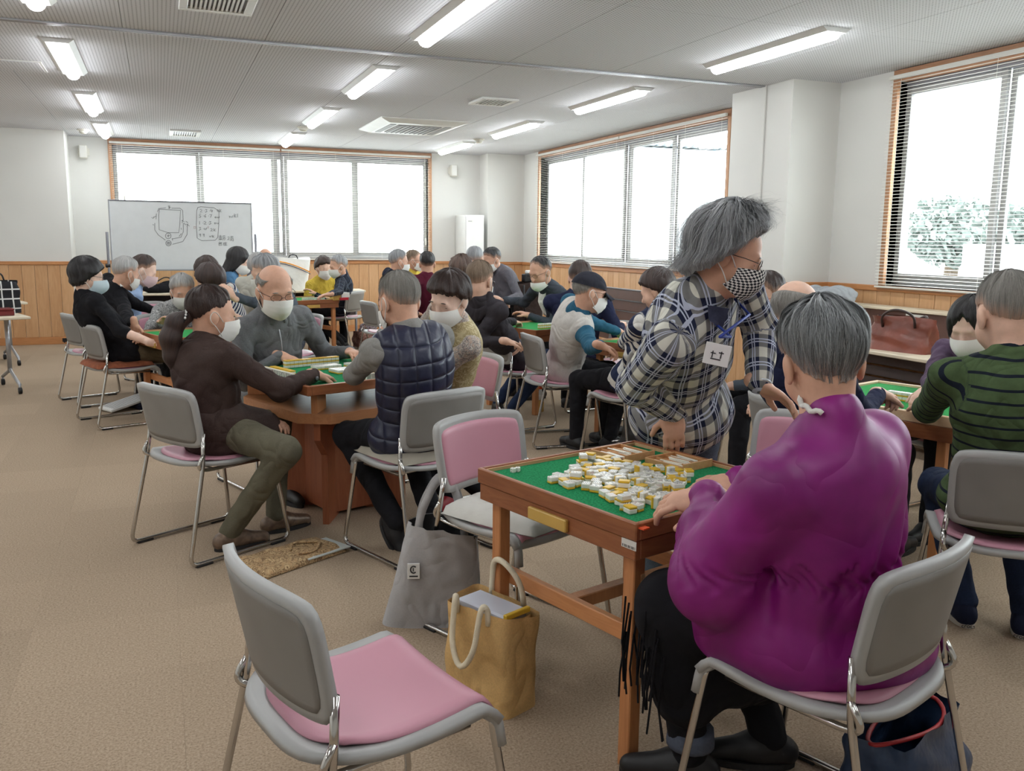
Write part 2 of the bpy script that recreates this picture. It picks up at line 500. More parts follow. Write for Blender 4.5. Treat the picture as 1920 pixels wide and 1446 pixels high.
window('y', XR, RW1[0], RW1[1], RW1[2], RW1[3], [RW1[0], 9.1, 10.12, 10.26, 11.5, RW1[1]], 'far window of the right wall')
window('y', XR, RW2[0], RW2[1], RW2[2], RW2[3], [RW2[0], 2.8, 3.75, 4.75, RW2[1]], 'near window of the right wall')
# venetian blinds
M_slat = plain('blind_slat', rgb(232, 230, 222), .45, var=.02)
def blind(axis, pos, s, e, ztop, zbot, label):
    c = (s + e) / 2
    t = thing('venetian_blind', label, 'blind', (c, pos, zbot) if axis == 'x' else (pos, c, zbot), 0 if axis == 'x' else PI / 2, 'white venetian blinds on the windows')
    L = (e - s) / 2; H = ztop - zbot
    obj('head_rail', MB().box((-L, -.015, H - .03), (L, .015, H), .003), M_slat, t)
    obj('bottom_rail', MB().box((-L, -.012, 0), (L, .012, .014), .003), M_slat, t)
    mb = MB(); n = int((H - .05) / .0262); tilt = math.radians(-7)
    for k in range(n):
        z = .03 + k * .0262
        sn, cs = math.sin(tilt), math.cos(tilt)
        pts = []
        for q, b in ((-.0125, 0), (0, .0022), (.0125, 0)):
            pts.append((q * cs, z + q * sn + b))
        vs = [(-L, p[0], p[1]) for p in pts] + [(L, p[0], p[1]) for p in pts]
        vs += [(x, y, zz - .0007) for x, y, zz in vs]
        mb.add(vs, [(0, 3, 4, 1), (1, 4, 5, 2), (6, 7, 10, 9), (7, 8, 11, 10), (0, 6, 9, 3), (2, 5, 11, 8)])
    o = obj('slats', mb, M_slat, t); o['kind'] = 'stuff'
    k = -L + .12
    m = max(2, int(2 * L / .55)); 
    for i in range(m):
        x = -L + .1 + (2 * L - .2) * i / (m - 1)
        obj('ladder_cord', MB().box((x - .0012, -.0145, .01), (x + .0012, -.0135, H)), M_slat, t)
    return t
blind('x', YB - .06, BW[0] - .03, 1.73, 2.74, 1.115, 'left white venetian blind on the back window, behind the whiteboard')
blind('x', YB - .06, 1.75, BW[1] + .02, 2.74, 1.115, 'right white venetian blind on the back window')
blind('y', XR - .06, 10.2, RW1[1] + .04, 2.74, 1.115, 'white venetian blind on the far half of the far right window')
blind('y', XR - .06, RW1[0] - .02, 10.18, 2.74, 1.115, 'white venetian blind on the near half of the far right window')
blind('y', XR - .06, 3.77, RW2[1] + .05, 2.74, 1.085, 'white venetian blind on the window beside the near column')
blind('y', XR - .06, 1.9, 3.75, 2.74, 1.085, 'white venetian blind at the right edge of the picture')
# dark pull-cord toggles
for x, y, z, lb in ((-.42, YB - .09, 1.9, 'blind pull weight hanging at the left of the back window'), (3.95, YB - .09, 1.35, 'blind pull weight hanging at the right of the back window')):
    t = thing('blind_cord', lb, 'cord', (x, y, z))
    obj('weight', MB().lathe([(.003, .12), (.011, .10), (.012, .01), (.008, 0)], 8), M_ivory, t)
    obj('cord', MB().tube([(0, 0, .12), (0, .02, 2.70 - z)], .0025, 5), M_ivory, t)

# ---------------------------------------------------------------- outside
M_asph = plain('pale_pavement', rgb(190, 190, 188), .9, var=.06, scale=1.2)
struct('ground_outside', MB().box((XR + .25, -30, -.5), (80, 60, -.3)), M_asph, 'pale pavement outside the windows', 'ground')
struct('ground_outside_back', MB().box((-40, YB + .25, -.5), (XR + .25, 70, -.3)), M_asph, 'pale pavement behind the hall', 'ground')
M_leaf = plain('hazy_leaf', rgb(122, 132, 126), .8, var=.25, scale=5)  # distance haze put into the leaf colour, paler and greyer
M_bark = plain('bark', rgb(100, 86, 72), .9, var=.2)
def tree(x, y, h, r, label, seed):
    t = thing('tree', label, 'tree', (x, y, -.3), 0, 'trees beyond the car park')
    obj('trunk', MB().tube([(0, 0, 0), (.1, 0, h * .35), (0, .1, h * .7)], [.2, .15, .06], 8), M_bark, t)
    R = random.Random(seed); mb = MB()
    for k in range(1400):
        while True:
            p = Vector((R.uniform(-1, 1), R.uniform(-1, 1), R.uniform(-1, 1)))
            if p.length < 1: break
        p = Vector((p.x * r, p.y * r, h * .62 + p.z * h * .38))
        n = Vector((R.uniform(-1, 1), R.uniform(-1, 1), R.uniform(-1, 1))).normalized(); a = n.orthogonal().normalized(); b = n.cross(a)
        q = .26
        mb.add([p - a * q, p + b * q * .5, p + a * q, p - b * q * .5], [(0, 1, 2, 3)])
    o = obj('crown', mb, M_leaf, t); o['kind'] = 'stuff'
for i, (x, y, h, r) in enumerate(((31, 25, 3.3, 2.2), (37, 34, 4.2, 2.6), (33, 30, 3.4, 2.0), (44, 27, 4.2, 3.0), (28, 33, 2.9, 1.6))):
    tree(x, y, h, r, ['leftmost hazy green tree seen through the near window', 'tall hazy green tree behind the others through the near window', 'rounded low tree in the middle of the near window view', 'wide tree at the right of the near window view', 'pale thin tree close to the window frame'][i], i)
# neighbouring shed with a corrugated roof, seen through the far right window
M_shed = plain('pale_cladding', rgb(226, 228, 230), .7, var=.03)
t = thing('shed', 'pale neighbouring shed with a corrugated roof beyond the far right window', 'building', (11.0, 20.0, -.3))
obj('wall', MB().box((-3.4, .3, 0), (3.0, 8, 3.95)), M_shed, t)
obj('fascia', MB().box((-3.5, .2, 3.82), (3.1, .3, 4.12), .01), plain('grey_roof_sheet', rgb(150, 160, 168), .5, .3, var=.05), t)
def cor(u, v):
    x = -3.6 + u * 6.8; y = .1 + v * 8.0
    return (x, y, 4.22 + v * .5 + .045 * math.cos(u * 6.8 / .21 * 2 * PI))
obj('corrugated_roof', MB().shell(cor, 260, 3, .03), MATS['grey_roof_sheet'], t, True)
# parked van
t = thing('parked_van', 'white parked van beyond the near window', 'vehicle', (22.5, 19.0, -.3), math.radians(40))
body = [(-2.2, .35), (2.2, .35), (2.25, .9), (1.5, 1.05), (1.0, 1.75), (-2.1, 1.8), (-2.25, 1.0)]
obj('body', MB().prism(body, -.8, .8, M=Matrix.Rotation(PI / 2, 4, 'X')), plain('van_white', rgb(228, 228, 230), .3, var=.02), t)
obj('window_band', MB().prism([(-2.0, 1.15), (1.15, 1.15), (.9, 1.62), (-1.95, 1.65)], -.81, .81, M=Matrix.Rotation(PI / 2, 4, 'X')), plain('van_glass', rgb(60, 66, 74), .1, var=.05), t)
for sx in (-1.4, 1.4):
    for sy in (-.72, .72):
        obj('wheel', MB().lathe([(.12, -.1), (.3, -.1), (.33, -.06), (.33, .06), (.3, .1), (.12, .1)], 18, Matrix.Translation((sx, sy, .33)) @ Matrix.Rotation(PI / 2, 4, 'X')), M_dark, t)

# ---------------------------------------------------------------- ceiling fittings
lamp_names = {}
def make_lamp():
    t = thing('ceiling_lamp', '', 'lamp', (0, 0, 0), 0, 'white batten lamps in rows on the ceiling')
    L = .68
    base = [(-.11, 0), (.11, 0), (.075, -.028), (-.075, -.028)]
    mb = MB(); M = Matrix.Rotation(PI / 2, 4, 'X')
    mb.prism([(x, z) for x, z in base], -L, L, M=M)
    obj('housing', mb, M_white, t)
    prof = [(.052 * math.cos(a), -.026 - .046 * math.sin(a)) for a in [PI * k / 10 for k in range(11)]]
    mb = MB(); mb.prism(prof[::-1], -L + .03, L - .03, M=M)
    obj('diffuser', mb, M_lamp, t, True)
    return t
lamp = make_lamp(); first = True
ordw = ['sixth', 'fifth', 'fourth', 'third', 'second', 'farthest']
for ri, (x, rn) in enumerate(((-2.95, 'far left'), (-.6, 'left'), (1.75, 'middle'), (4.08, 'right'))):
    for k, ye in enumerate((1.25, 3.70, 6.15, 8.6, 11.05, 13.42)):
        if ri == 0 and k > 4: continue
        lb = '%s lit batten lamp from the back wall in the %s row' % (ordw[k], rn) if k < 5 else 'lit batten lamp nearest the back wall in the %s row' % rn
        loc = (x, ye - .70, CEIL - .0005)
        if first: lamp.location = loc; lamp['label'] = lb; first = False
        else: copy_tree(lamp, loc, 0, lb)
def vent(x, y, sx, sy, label, name='air_vent', bars=7):
    t = thing(name, label, 'vent', (x, y, CEIL - .0005), 0, 'white ceiling vents')
    f = MB()
    for a in ((-sx, -sy, sx, -sy + .05), (-sx, sy - .05, sx, sy), (-sx, -sy + .05, -sx + .05, sy - .05), (sx - .05, -sy + .05, sx, sy - .05)):
        f.box((a[0], a[1], -.022), (a[2], a[3], 0), .004)
    obj('frame', f, M_white, t)
    obj('backing', MB().box((-sx + .05, -sy + .05, -.006), (sx - .05, sy - .05, 0)), M_graymet, t)
    for k in range(bars):
        u = -sx + .06 + (2 * sx - .12) * (k + .5) / bars
        obj('louvre', MB().box((u - .009, -sy + .05, -.018), (u + .004, sy - .05, -.010)), M_white, t)
vent(.385, 5.72, .21, .22, 'white square vent at the top edge above the left tables', bars=12)
vent(3.13, 8.51, .19, .21, 'white square ceiling vent right of the air conditioner')
vent(.385, 12.75, .19, .3, 'white ceiling vent in front of the back window', bars=9)
t = thing('ceiling_hatch', 'pale flush ceiling hatch at the left edge', 'hatch', (-1.02, 8.45, CEIL - .0005))
obj('frame', MB().box((-.22, -.24, -.006), (.22, .24, 0), .002), M_white, t)
obj('panel', MB().box((-.20, -.22, -.010), (.20, .22, -.006), .002), M_ceil, t)
# ceiling cassette air conditioner
t = thing('air_conditioner', 'white cassette air conditioner with grey grille in the ceiling', 'air conditioner', (2.9, 10.7, CEIL - .0005))
out = [(-.47, -.62), (.47, -.62), (.47, .62), (-.47, .62)]
mb = MB()
def ringbox(mb, xo, yo, xi, yi, z0, z1):
    vs = [(sx * a, sy * b, z) for a, b, z in ((xo, yo, z1), (xo, yo, z1 - .012), (xi, yi, z0)) for sx, sy in ((-1, -1), (1, -1), (1, 1), (-1, 1))]
    fs = []
    for r in range(2):
        for k in range(4): fs.append((r * 4 + k, r * 4 + (k + 1) % 4, r * 4 + 4 + (k + 1) % 4, r * 4 + 4 + k))
    fs.append((11, 10, 9, 8)); fs.append((0, 1, 2, 3))
    mb.add(vs, fs)
ringbox(mb, .52, .62, .40, .52, -.05, 0)
obj('panel', mb, M_white, t)
M_grille = plain('grey_grille', rgb(168, 168, 172), .5, var=.05)
obj('grille', MB().box((-.26, -.36, -.058), (.26, .36, -.05), .003), M_grille, t)
for k in range(9):
    u = -.23 + .46 * k / 8
    obj('grille_bar', MB().box((u - .006, -.35, -.064), (u + .006, .35, -.058)), M_grille, t)
for sx in (-1, 1):
    obj('louvre', MB().box((sx * .33 - .035, -.40, -.056), (sx * .33 + .035, .40, -.048), .003), M_grille, t)
# sensors
for x, y, lb in ((1.72, 11.45, 'round smoke detector beside the middle lamp row'), (4.1, 11.7, 'round smoke detector beside the right lamp row'), (-.84, 13.0, 'round white sensor near the back left corner')):
    t = thing('smoke_detector', lb, 'detector', (x, y, CEIL - .0005))
    obj('base', MB().lathe([(.075, 0), (.075, -.012), (.06, -.02)][::-1], 18), M_ivory, t)
    obj('cap', MB().lathe([(.05, -.02), (.048, -.04), (.03, -.055)][::-1], 18), M_ivory, t)
# wall loudspeakers
for x, y, z, lb in ((-.91, YB - .002, 2.58, 'small white wall speaker left of the back window'), (4.42, YB - .002, 2.53, 'small white wall speaker right of the back window')):
    t = thing('wall_speaker', lb, 'speaker', (x, y, z))
    obj('body', MB().box((-.05, -.12, -.09), (.05, 0, .09), .012), M_ivory, t)
    obj('bracket', MB().box((-.075, -.02, -.05), (.075, 0, .05), .004), M_ivory, t)
    obj('grille', MB().box((-.04, -.124, -.08), (.04, -.119, .08), .002), M_wall, t)
# ================================================================ chairs
M_shell = plain('grey_chair_plastic', rgb(172, 172, 170), .42, var=.04, bump=.08, bscale=300, bdist=.001)
M_pad = plain('pink_vinyl', rgb(208, 150, 166), .42, var=.05, scale=3, bump=.05, bscale=260, bdist=.001)
M_panel = plain('dark_grey_panel', rgb(134, 131, 127), .55, var=.05, bump=.2, bscale=500, bdist=.001)
def make_chair():
    t = thing('stacking_chair', 'x', 'chair', (0, 0, 0), 0, 'grey and pink stacking chairs')
    def seat(u, v, inset=0.0, lift=0.0):
        q = 2 * u - 1
        hw = (.232 - .03 * max(0, 1 - v / .35) ** 2.2 - .006 * v) - inset
        yr = -.215 + inset + .055 * abs(q) ** 4
        yf = .228
        y = yr + (yf - yr) * v
        z = .446 + .010 * q * q - .016 * math.sin(PI * min(1, v / .9)) + lift
        if v > .86: z -= .040 * ((v - .86) / .14) ** 2
        return (q * hw, y, z)
    obj('seat_shell', MB().shell(lambda u, v: seat(u, v), 15, 22, .020), M_shell, t, True)
    def pad(u, v):
        p = seat(u, .02 + .96 * v, .030, 0)
        q = 2 * u - 1
        e = min(1, (1 - abs(q)) / .10, v / .07)
        return (p[0], p[1], p[2] + .010 * (1 - (1 - e) ** 2) - .0)
    obj('seat_pad', MB().shell(pad, 21, 26, .006), M_pad, t, True)
    def back(u, v, inset=0.0, off=0.0, exp=0.0):
        q = 2 * u - 1; p = 2 * v - 1
        k = 1 - .085 * (abs(q) ** 5 * abs(p) ** 5)
        hw = (.222 + .010 * v) - inset; hh = .132 - inset
        x = q * hw * k; zz = p * hh * k
        z = .640 + zz + .006 * (1 - q * q)
        y = -.205 - .20 * (z - .52) + .045 * (x / .228) ** 2 + off
        return (x, y, z)
    obj('backrest_shell', MB().shell(lambda u, v: back(u, v), 21, 13, .022), M_shell, t, True)
    obj('backrest_panel', MB().shell(lambda u, v: back(u, v, .020, -.0018), 21, 11, .003), M_panel, t, True)
    def bpad(u, v):
        p = back(u, v, .024, .0255)
        e = min(1, (1 - abs(2 * u - 1)) / .10, (1 - abs(2 * v - 1)) / .16)
        return (p[0], p[1] + .007 * (1 - (1 - e) ** 2) - .004, p[2])
    obj('backrest_pad', MB().shell(lambda u, v: bpad(1 - u, v), 21, 15, .004), M_pad, t, True)
    for s in (-1, 1):
        path = smoothpath([(s * .208, .205, .425), (s * .213, .214, .36), (s * .245, .262, .012), (s * .247, -.268, .012), (s * .226, -.168, .45), (s * .214, -.156, .58)], 5, .045)
        obj('side_frame', MB().tube(path, .0095, 8), M_chrome, t, True)
        br = smoothpath([(s * .224, -.164, .49), (s * .230, -.200, .435), (s * .205, -.15, .412), (s * .19, .16, .405)], 5, .035)
        obj('seat_bracket', MB().tube(br, .0085, 8), M_chrome, t, True)
        for y in (-.20, .19):
            obj('foot_pad', MB().box((s * .247 - .013, y - .04, 0), (s * .247 + .013, y + .04, .012), .003), M_dark, t)
        obj('front_cover', MB().tube(smoothpath([(s * .207, .19, .432), (s * .211, .218, .41), (s * .215, .226, .35)], 4, .02), .0145, 8), M_shell, t, True)
    obj('cross_tube', MB().tube([(-.19, .12, .405), (.19, .12, .405)], .008, 8), M_chrome, t, True)
    obj('cross_tube', MB().tube([(-.19, -.10, .408), (.19, -.10, .408)], .008, 8), M_chrome, t, True)
    return t
CHAIRS = [  # key, x, y, facing deg, label
    ('A', .36, 1.80, 15, 'empty chair with a wide pink seat at the bottom of the picture'),
    ('B', 1.17, 2.91, -66, 'empty pink chair carrying a pale buttoned cushion behind the front table'),
    ('purple', 1.44, 1.56, 110, 'chair under the woman in the purple robe'),
    ('brown', .165, 4.27, 30, 'chair under the woman in the brown jacket'),
    ('quilt', 1.07, 3.87, 111, 'chair under the man in the quilted navy vest'),
    ('bald', .58, 5.28, -70, 'chair under the bald man in the grey jacket'),
    ('bob', 1.52, 4.8, 200, 'pink chair under the woman with the dark bob and beige vest'),
    ('blackw', -.33, 7.45, 21, 'chair with a brown cushion under the woman in black'),
    ('tnf', -.55, 8.46, 22, 'chair under the grey haired man in the black sweatshirt at the left'),
    ('oldlady', 0.05, 8.02, -72, 'pink chair under the elderly woman in the patterned blouse'),
    ('side', -0.05, 9.6, -60, 'pink chair behind the left table, beside the long back desk'),
    ('table_end', 2.10, 2.63, 200, 'empty pink chair under the hand of the man in the plaid shirt'),
    ('green', 2.67, 2.11, 52, 'grey backed chair under the man in the green striped shirt'),
    ('cap', 2.62, 5.75, -4, 'pink chair under the man in the dark cap'),
    ('hood', 2.5, 6.35, 15, 'grey backed chair under the man in the dark hooded top'),
    ('stripe', 2.85, 5.02, 100, 'grey backed chair under the person in the striped sleeve, behind the plaid shirt'),
    ('suit', 4.0, 9.9, 200, 'grey chair beside the man in the dark suit jacket'),
    ('tartan', 2.16, 11.48, 140, 'grey chair at the far window under the person in the dark checked jacket'),
    ('coat', 1.02, 7.8, 195, 'white rimmed chair behind the bald man, under the person in the slate coat'),
    ('far_l', 2.25, 9.45, 10, 'grey chair under the grey haired man in the navy cardigan'),
    ('purple2', 3.85, 3.35, 190, 'pink chair under the woman with long black hair at the right table'),
    ('navybig', 3.4, 6.45, 190, 'grey chair right of the man in the navy sweater beyond the cap'),
    ('glw', 3.5, 4.4, 190, 'chair under the woman in red glasses behind the bald man'),
    ('navy', 2.62, 3.05, -12, 'grey chair under the bald man in the navy sweater'),
]
_c0 = make_chair(); CH = {}
for k, x, y, a, lb in CHAIRS:
    rz = math.radians(a - 90)
    if not CH:
        _c0.location = (x, y, 0); _c0.rotation_euler = (0, 0, rz); _c0['label'] = lb; CH[k] = _c0
    else: CH[k] = copy_tree(_c0, (x, y, 0), rz, lb)
# ================================================================ mahjong tables
M_felt = plain('green_felt', rgb(38, 132, 84), .95, var=.34, scale=160, bump=.5, bscale=420, bdist=.003, spec=.1)
M_felt2 = plain('bright_green_felt', rgb(62, 158, 88), .95, var=.14, scale=120, bump=.3, bscale=420, bdist=.002, spec=.1)
M_tbl = wood('table_wood_x', rgb(134, 78, 46), rgb(168, 106, 66), 5, 'x', .42)
M_tbly = wood('table_wood_y', rgb(134, 78, 46), rgb(168, 106, 66), 5, 'y', .42)
M_leg = wood('table_leg_wood', rgb(178, 112, 66), rgb(206, 142, 92), 5, 'z', .5)
M_legx = wood('table_stretcher_wood', rgb(178, 112, 66), rgb(206, 142, 92), 5, 'y', .5)
M_edge = wood('pale_edge_wood', rgb(196, 150, 108), rgb(220, 180, 138), 6, 'x', .5)
M_brass = plain('yellow_wood_plate', rgb(204, 166, 84), .4, var=.08)
M_sticker = plain('white_sticker', rgb(224, 222, 214), .5, var=.03)
M_ink = plain('black_ink', rgb(40, 40, 44), .6, var=.05)
M_orange = plain('orange_chip', rgb(236, 92, 44), .4, var=.05)
def folding_table(x, y, rot, label, H=.70, S=.70, felt=None, low=False):
    t = thing('mahjong_table', label, 'table', (x, y, 0), math.radians(rot), 'mahjong tables')
    h = S / 2
    for s in (-1, 1):       # upper tray rims and lower aprons, one board each
        obj('tray_rim', MB().box((s * h - (.016 if s > 0 else 0), -h, H - .034), (s * h + (.016 if s < 0 else 0), h, H + .014), .003), M_tbly, t)
        obj('tray_rim', MB().box((-h + .016, s * h - (.016 if s > 0 else 0), H - .034), (h - .016, s * h + (.016 if s < 0 else 0), H + .014), .003), M_tbl, t)
        obj('apron', MB().box((s * (h - .006) - (.02 if s > 0 else 0), -h + .006, H - .088), (s * (h - .006) + (.02 if s < 0 else 0), h - .006, H - .035), .002), M_tbly, t)
        obj('apron', MB().box((-h + .026, s * (h - .006) - (.02 if s > 0 else 0), H - .088), (h - .026, s * (h - .006) + (.02 if s < 0 else 0), H - .035), .002), M_tbl, t)
    for s in (-1, 1):       # pale inner lips
        obj('inner_lip', MB().box((s * (h - .019) - .003, -h + .016, H - .004), (s * (h - .019) + .003, h - .016, H + .010)), M_edge, t)
        obj('inner_lip', MB().box((-h + .022, s * (h - .019) - .003, H - .004), (h - .022, s * (h - .019) + .003, H + .010)), M_edge, t)
    obj('playing_felt', MB().box((-h + .016, -h + .016, H - .03), (h - .016, h - .016, H), 0), felt or M_felt, t)
    for sx in (-1, 1):
        for sy in (-1, 1):
            lg = obj('leg', MB().box((sx * (h - .055) - .021, sy * (h - .055) - .021, 0), (sx * (h - .055) + .021, sy * (h - .055) + .021, H - .088), .003), M_leg, t)
            if sx < 0 and sy < 0:
                for zz in (.24, .50):
                    obj('joint_patch', MB().box((sx * (h - .055) + .004, sy * (h - .055) - .0225, zz), (sx * (h - .055) + .018, sy * (h - .055) - .0205, zz + .055)), M_edge, lg)
    obj('stretcher', MB().box((-h + .075, -h + .05, .335), (-h + .10, h - .05, .385), .003), M_legx, t)
    obj('stretcher', MB().box((h - .10, -h + .05, .335), (h - .075, h - .05, .385), .003), M_legx, t)
    obj('stretcher', MB().box((-h + .10, -.02, .34), (h - .10, .02, .38), .003), M_leg, t)
    for a in range(4):      # drawer plates on each side
        M = Matrix.Rotation(a * PI / 2, 4, 'Z')
        obj('drawer_plate', MB().box((-.085, -h - .008, H - .082), (.085, -h + .006, H - .045), .003, M), M_brass, t)
    st = obj('sticker', MB().box((-h + .004, -h + .002, H - .060), (-h + .0055, -h + .055, H - .036), 0), M_sticker, t)
    for k in range(11):
        obj('print_mark', MB().box((-h + .0036, -h + .006 + k * .0043, H - .058), (-h + .0041, -h + .006 + k * .0043 + (.0024 if k % 3 else .0012), H - .051)), M_ink, st)
    return t
T1 = folding_table(1.335, 2.335, 16, 'wooden folding mahjong table with a heap of tiles, in the foreground')
T3 = folding_table(.24, 7.2, 20, 'wooden mahjong table between the woman in black and the ponytail', felt=M_felt2)
T4 = folding_table(3.02, 7.05, 20, 'mahjong table behind the man in the hooded top', felt=M_felt2)
T6 = folding_table(3.36, 5.62, 20, 'mahjong table in front of the man in the dark cap', felt=M_felt2)
T7 = folding_table(1.55, 11.0, 20, 'mahjong table below the far window beside the white bag', felt=M_felt2)
T8 = folding_table(3.4, 10.6, 20, 'mahjong table in the far centre among the standing men', felt=M_felt2)
# pale rimmed right hand table
M_pale = wood('pale_rim_wood', rgb(222, 190, 150), rgb(238, 212, 178), 5, 'x', .45)
t = thing('mahjong_table', 'mahjong table with a pale rim beside the green striped shirt', 'table', (3.30, 3.18, 0), math.radians(18), 'mahjong tables')
h = .36
for s in (-1, 1):
    obj('tray_rim', MB().box((s * h - .012, -h - .012, .665), (s * h + .012, h + .012, .712), .003), M_pale, t)
    obj('tray_rim', MB().box((-h + .012, s * h - .012, .665), (h - .012, s * h + .012, .712), .003), M_pale, t)
    for s2 in (-1, 1):
        obj('leg', MB().box((s * (h - .05) - .02, s2 * (h - .05) - .02, 0), (s * (h - .05) + .02, s2 * (h - .05) + .02, .62), .003), M_leg, t)
obj('playing_felt', MB().box((-h + .012, -h + .012, .67), (h - .012, h - .012, .70)), M_felt2, t)
for s in (-1, 1):
    obj('apron', MB().box((s * h - .012, -h - .012, .60), (s * h + .012, h + .012, .664), .002), M_tbly, t)
    obj('apron', MB().box((-h + .012, s * h - .012, .60), (h - .012, s * h + .012, .664), .002), M_tbl, t)
T5 = t
# middle table with octagonal shelf and plank pedestal
t = thing('mahjong_table', 'large mahjong table with an octagonal shelf and plank pedestal, in the middle', 'table', (.86, 4.66, 0), math.radians(20), 'mahjong tables')
h = .41; H = .735
M_slab = wood('shelf_wood', rgb(170, 112, 72), rgb(196, 138, 94), 4, 'x', .42)
M_ped = wood('pedestal_wood', rgb(150, 84, 56), rgb(178, 108, 74), 4, 'z', .4)
for s in (-1, 1):
    obj('tray_rim', MB().box((s * h - .012, -h - .012, H - .035), (s * h + .012, h + .012, H + .012), .003), M_tbly, t)
    obj('tray_rim', MB().box((-h + .012, s * h - .012, H - .035), (h - .012, s * h + .012, H + .012), .003), M_tbl, t)
obj('playing_felt', MB().box((-h + .012, -h + .012, H - .03), (h - .012, h - .012, H)), M_felt, t)
o8 = [(h * a, h * b) for a, b in ((-1.0, -.72), (-.72, -1.0), (.72, -1.0), (1.0, -.72), (1.0, .72), (.72, 1.0), (-.72, 1.0), (-1.0, .72))]
obj('lower_shelf', MB().prism(o8, H - .185, H - .135), M_slab, t)
for sx in (-1, 1):
    for sy in (-1, 1):
        a = math.atan2(sy, sx)
        M = Matrix.Rotation(a, 4, 'Z')
        obj('spacer_block', MB().box((.34, -.015, H - .135), (.50, .015, H - .035), .002, M), M_leg, t)
        # plank leg: notched outline
        out = [(.13, 0), (.34, 0), (.34, .36), (.46, .46), (.46, H - .186), (.13, H - .186)]
        MM = M @ Matrix.Rotation(PI / 2, 4, 'X')
        obj('plank_leg', MB().prism(out, -.016, .016, M=MM), M_ped, t)
obj('pedestal_box', MB().box((-.15, -.15, .02), (.15, .15, H - .186), .003), M_ped, t)
T2 = t
# ================================================================ long desks along the walls
M_desk = plain('cream_laminate', rgb(226, 214, 190), .45, var=.03)
M_modesty = plain('dark_modesty_panel', rgb(74, 62, 60), .6, var=.08)
M_brown = plain('brown_laminate', rgb(92, 62, 54), .45, var=.08)
def desk(x, y, rot, L, label, D=.45, H=.70, shelf=True):
    t = thing('long_desk', label, 'desk', (x, y, 0), math.radians(rot), 'long folding desks along the walls')
    obj('desk_top', MB().box((-L / 2, -D / 2, H - .028), (L / 2, D / 2, H), .006), M_desk, t)
    if shelf: obj('under_shelf', MB().box((-L / 2 + .06, -D / 2 + .1, H - .15), (L / 2 - .06, D / 2 - .04, H - .135), .003), M_modesty, t)
    obj('modesty_panel', MB().box((-L / 2 + .05, D / 2 - .03, H - .40), (L / 2 - .05, D / 2 - .015, H - .03), .003), M_modesty, t)
    for s in (-1, 1):
        obj('leg', MB().tube(smoothpath([(s * (L / 2 - .1), -D / 2 + .05, .012), (s * (L / 2 - .1), 0, .03), (s * (L / 2 - .1), 0, H - .03)], 4, .02), .016, 8), M_graymet, t, True)
        obj('leg', MB().tube(smoothpath([(s * (L / 2 - .1), D / 2 - .05, .012), (s * (L / 2 - .1), .02, .03), (s * (L / 2 - .1), .02, H - .03)], 4, .02), .016, 8), M_graymet, t, True)
    return t
desk(.55, 12.45, 0, 1.8, 'long cream desk under the whiteboard at the back left', H=.72)
# right wall counter: stowed flip-top desks carrying a shelf
def stowed(x, y, rot, L, label, n=5, H=.86):
    """flip-top desks folded upright and nested, dark brown edges facing the room"""
    t = thing('stowed_desk_stack', label, 'desk', (x, y, 0), math.radians(rot), 'stowed flip top desks')
    for k in range(n):
        z = .30 + k * (H - .30) / n
        obj('folded_top', MB().box((-L / 2, -.20 + .02 * k, z), (L / 2, -.17 + .02 * k, z + (H - .30) / n - .018), .004), M_brown, t)
        obj('edge_strip', MB().box((-L / 2, -.205 + .02 * k, z + (H - .30) / n - .017), (L / 2, -.165 + .02 * k, z + (H - .30) / n - .004), .002), M_graymet, t)
    for s in (-1, 1):
        obj('leg', MB().tube(smoothpath([(s * (L / 2 - .12), -.22, .06), (s * (L / 2 - .12), -.02, .12), (s * (L / 2 - .12), .02, H - .05)], 4, .06), .016, 8), M_graymet, t, True)
        for yy in (-.22, .12):
            obj('castor', MB().lathe([(.012, -.012), (.028, -.012), (.03, 0), (.028, .012), (.012, .012)], 12, Matrix.Translation((s * (L / 2 - .12), yy, .03)) @ Matrix.Rotation(PI / 2, 4, 'Y')), M_dark, t)
        obj('foot_bar', MB().box((s * (L / 2 - .12) - .014, -.24, .055), (s * (L / 2 - .12) + .014, .14, .08), .004), M_graymet, t)
    return t
stowed(4.72, 8.75, 90, 1.8, 'dark brown stowed flip top desks under the far right window', 5, .92)
t = thing('long_desk', 'cream topped desk with a dark back panel along the right wall, holding the leather bag', 'desk', (4.98, 4.75, 0), math.radians(90), 'long folding desks along the walls')
L = 2.7
obj('desk_top', MB().box((-L / 2, -.02, .675), (L / 2, .42, .70), .005), M_desk, t)
obj('back_panel', MB().box((-L / 2, -.34, .70), (L / 2, -.32, .925), .003), M_brown, t)
obj('upper_shelf', MB().box((-L / 2, -.47, .925), (L / 2, -.28, .948), .004), M_desk, t)
for k in range(6):
    obj('panel_strip', MB().box((-L / 2 + .03, .30 - .02 * k, .18 + k * .08), (L / 2 - .03, .315 - .02 * k, .25 + k * .08), .004), M_modesty, t)
obj('desk_top_rear', MB().box((-L / 2, -.33, .675), (L / 2, -.02, .70), .005), M_desk, t)
for s in (-1, 1):
    obj('side_leg', MB().box((s * (L / 2 - .05) - .015, -.30, 0), (s * (L / 2 - .05) + .015, .28, .675), .004), M_graymet, t)
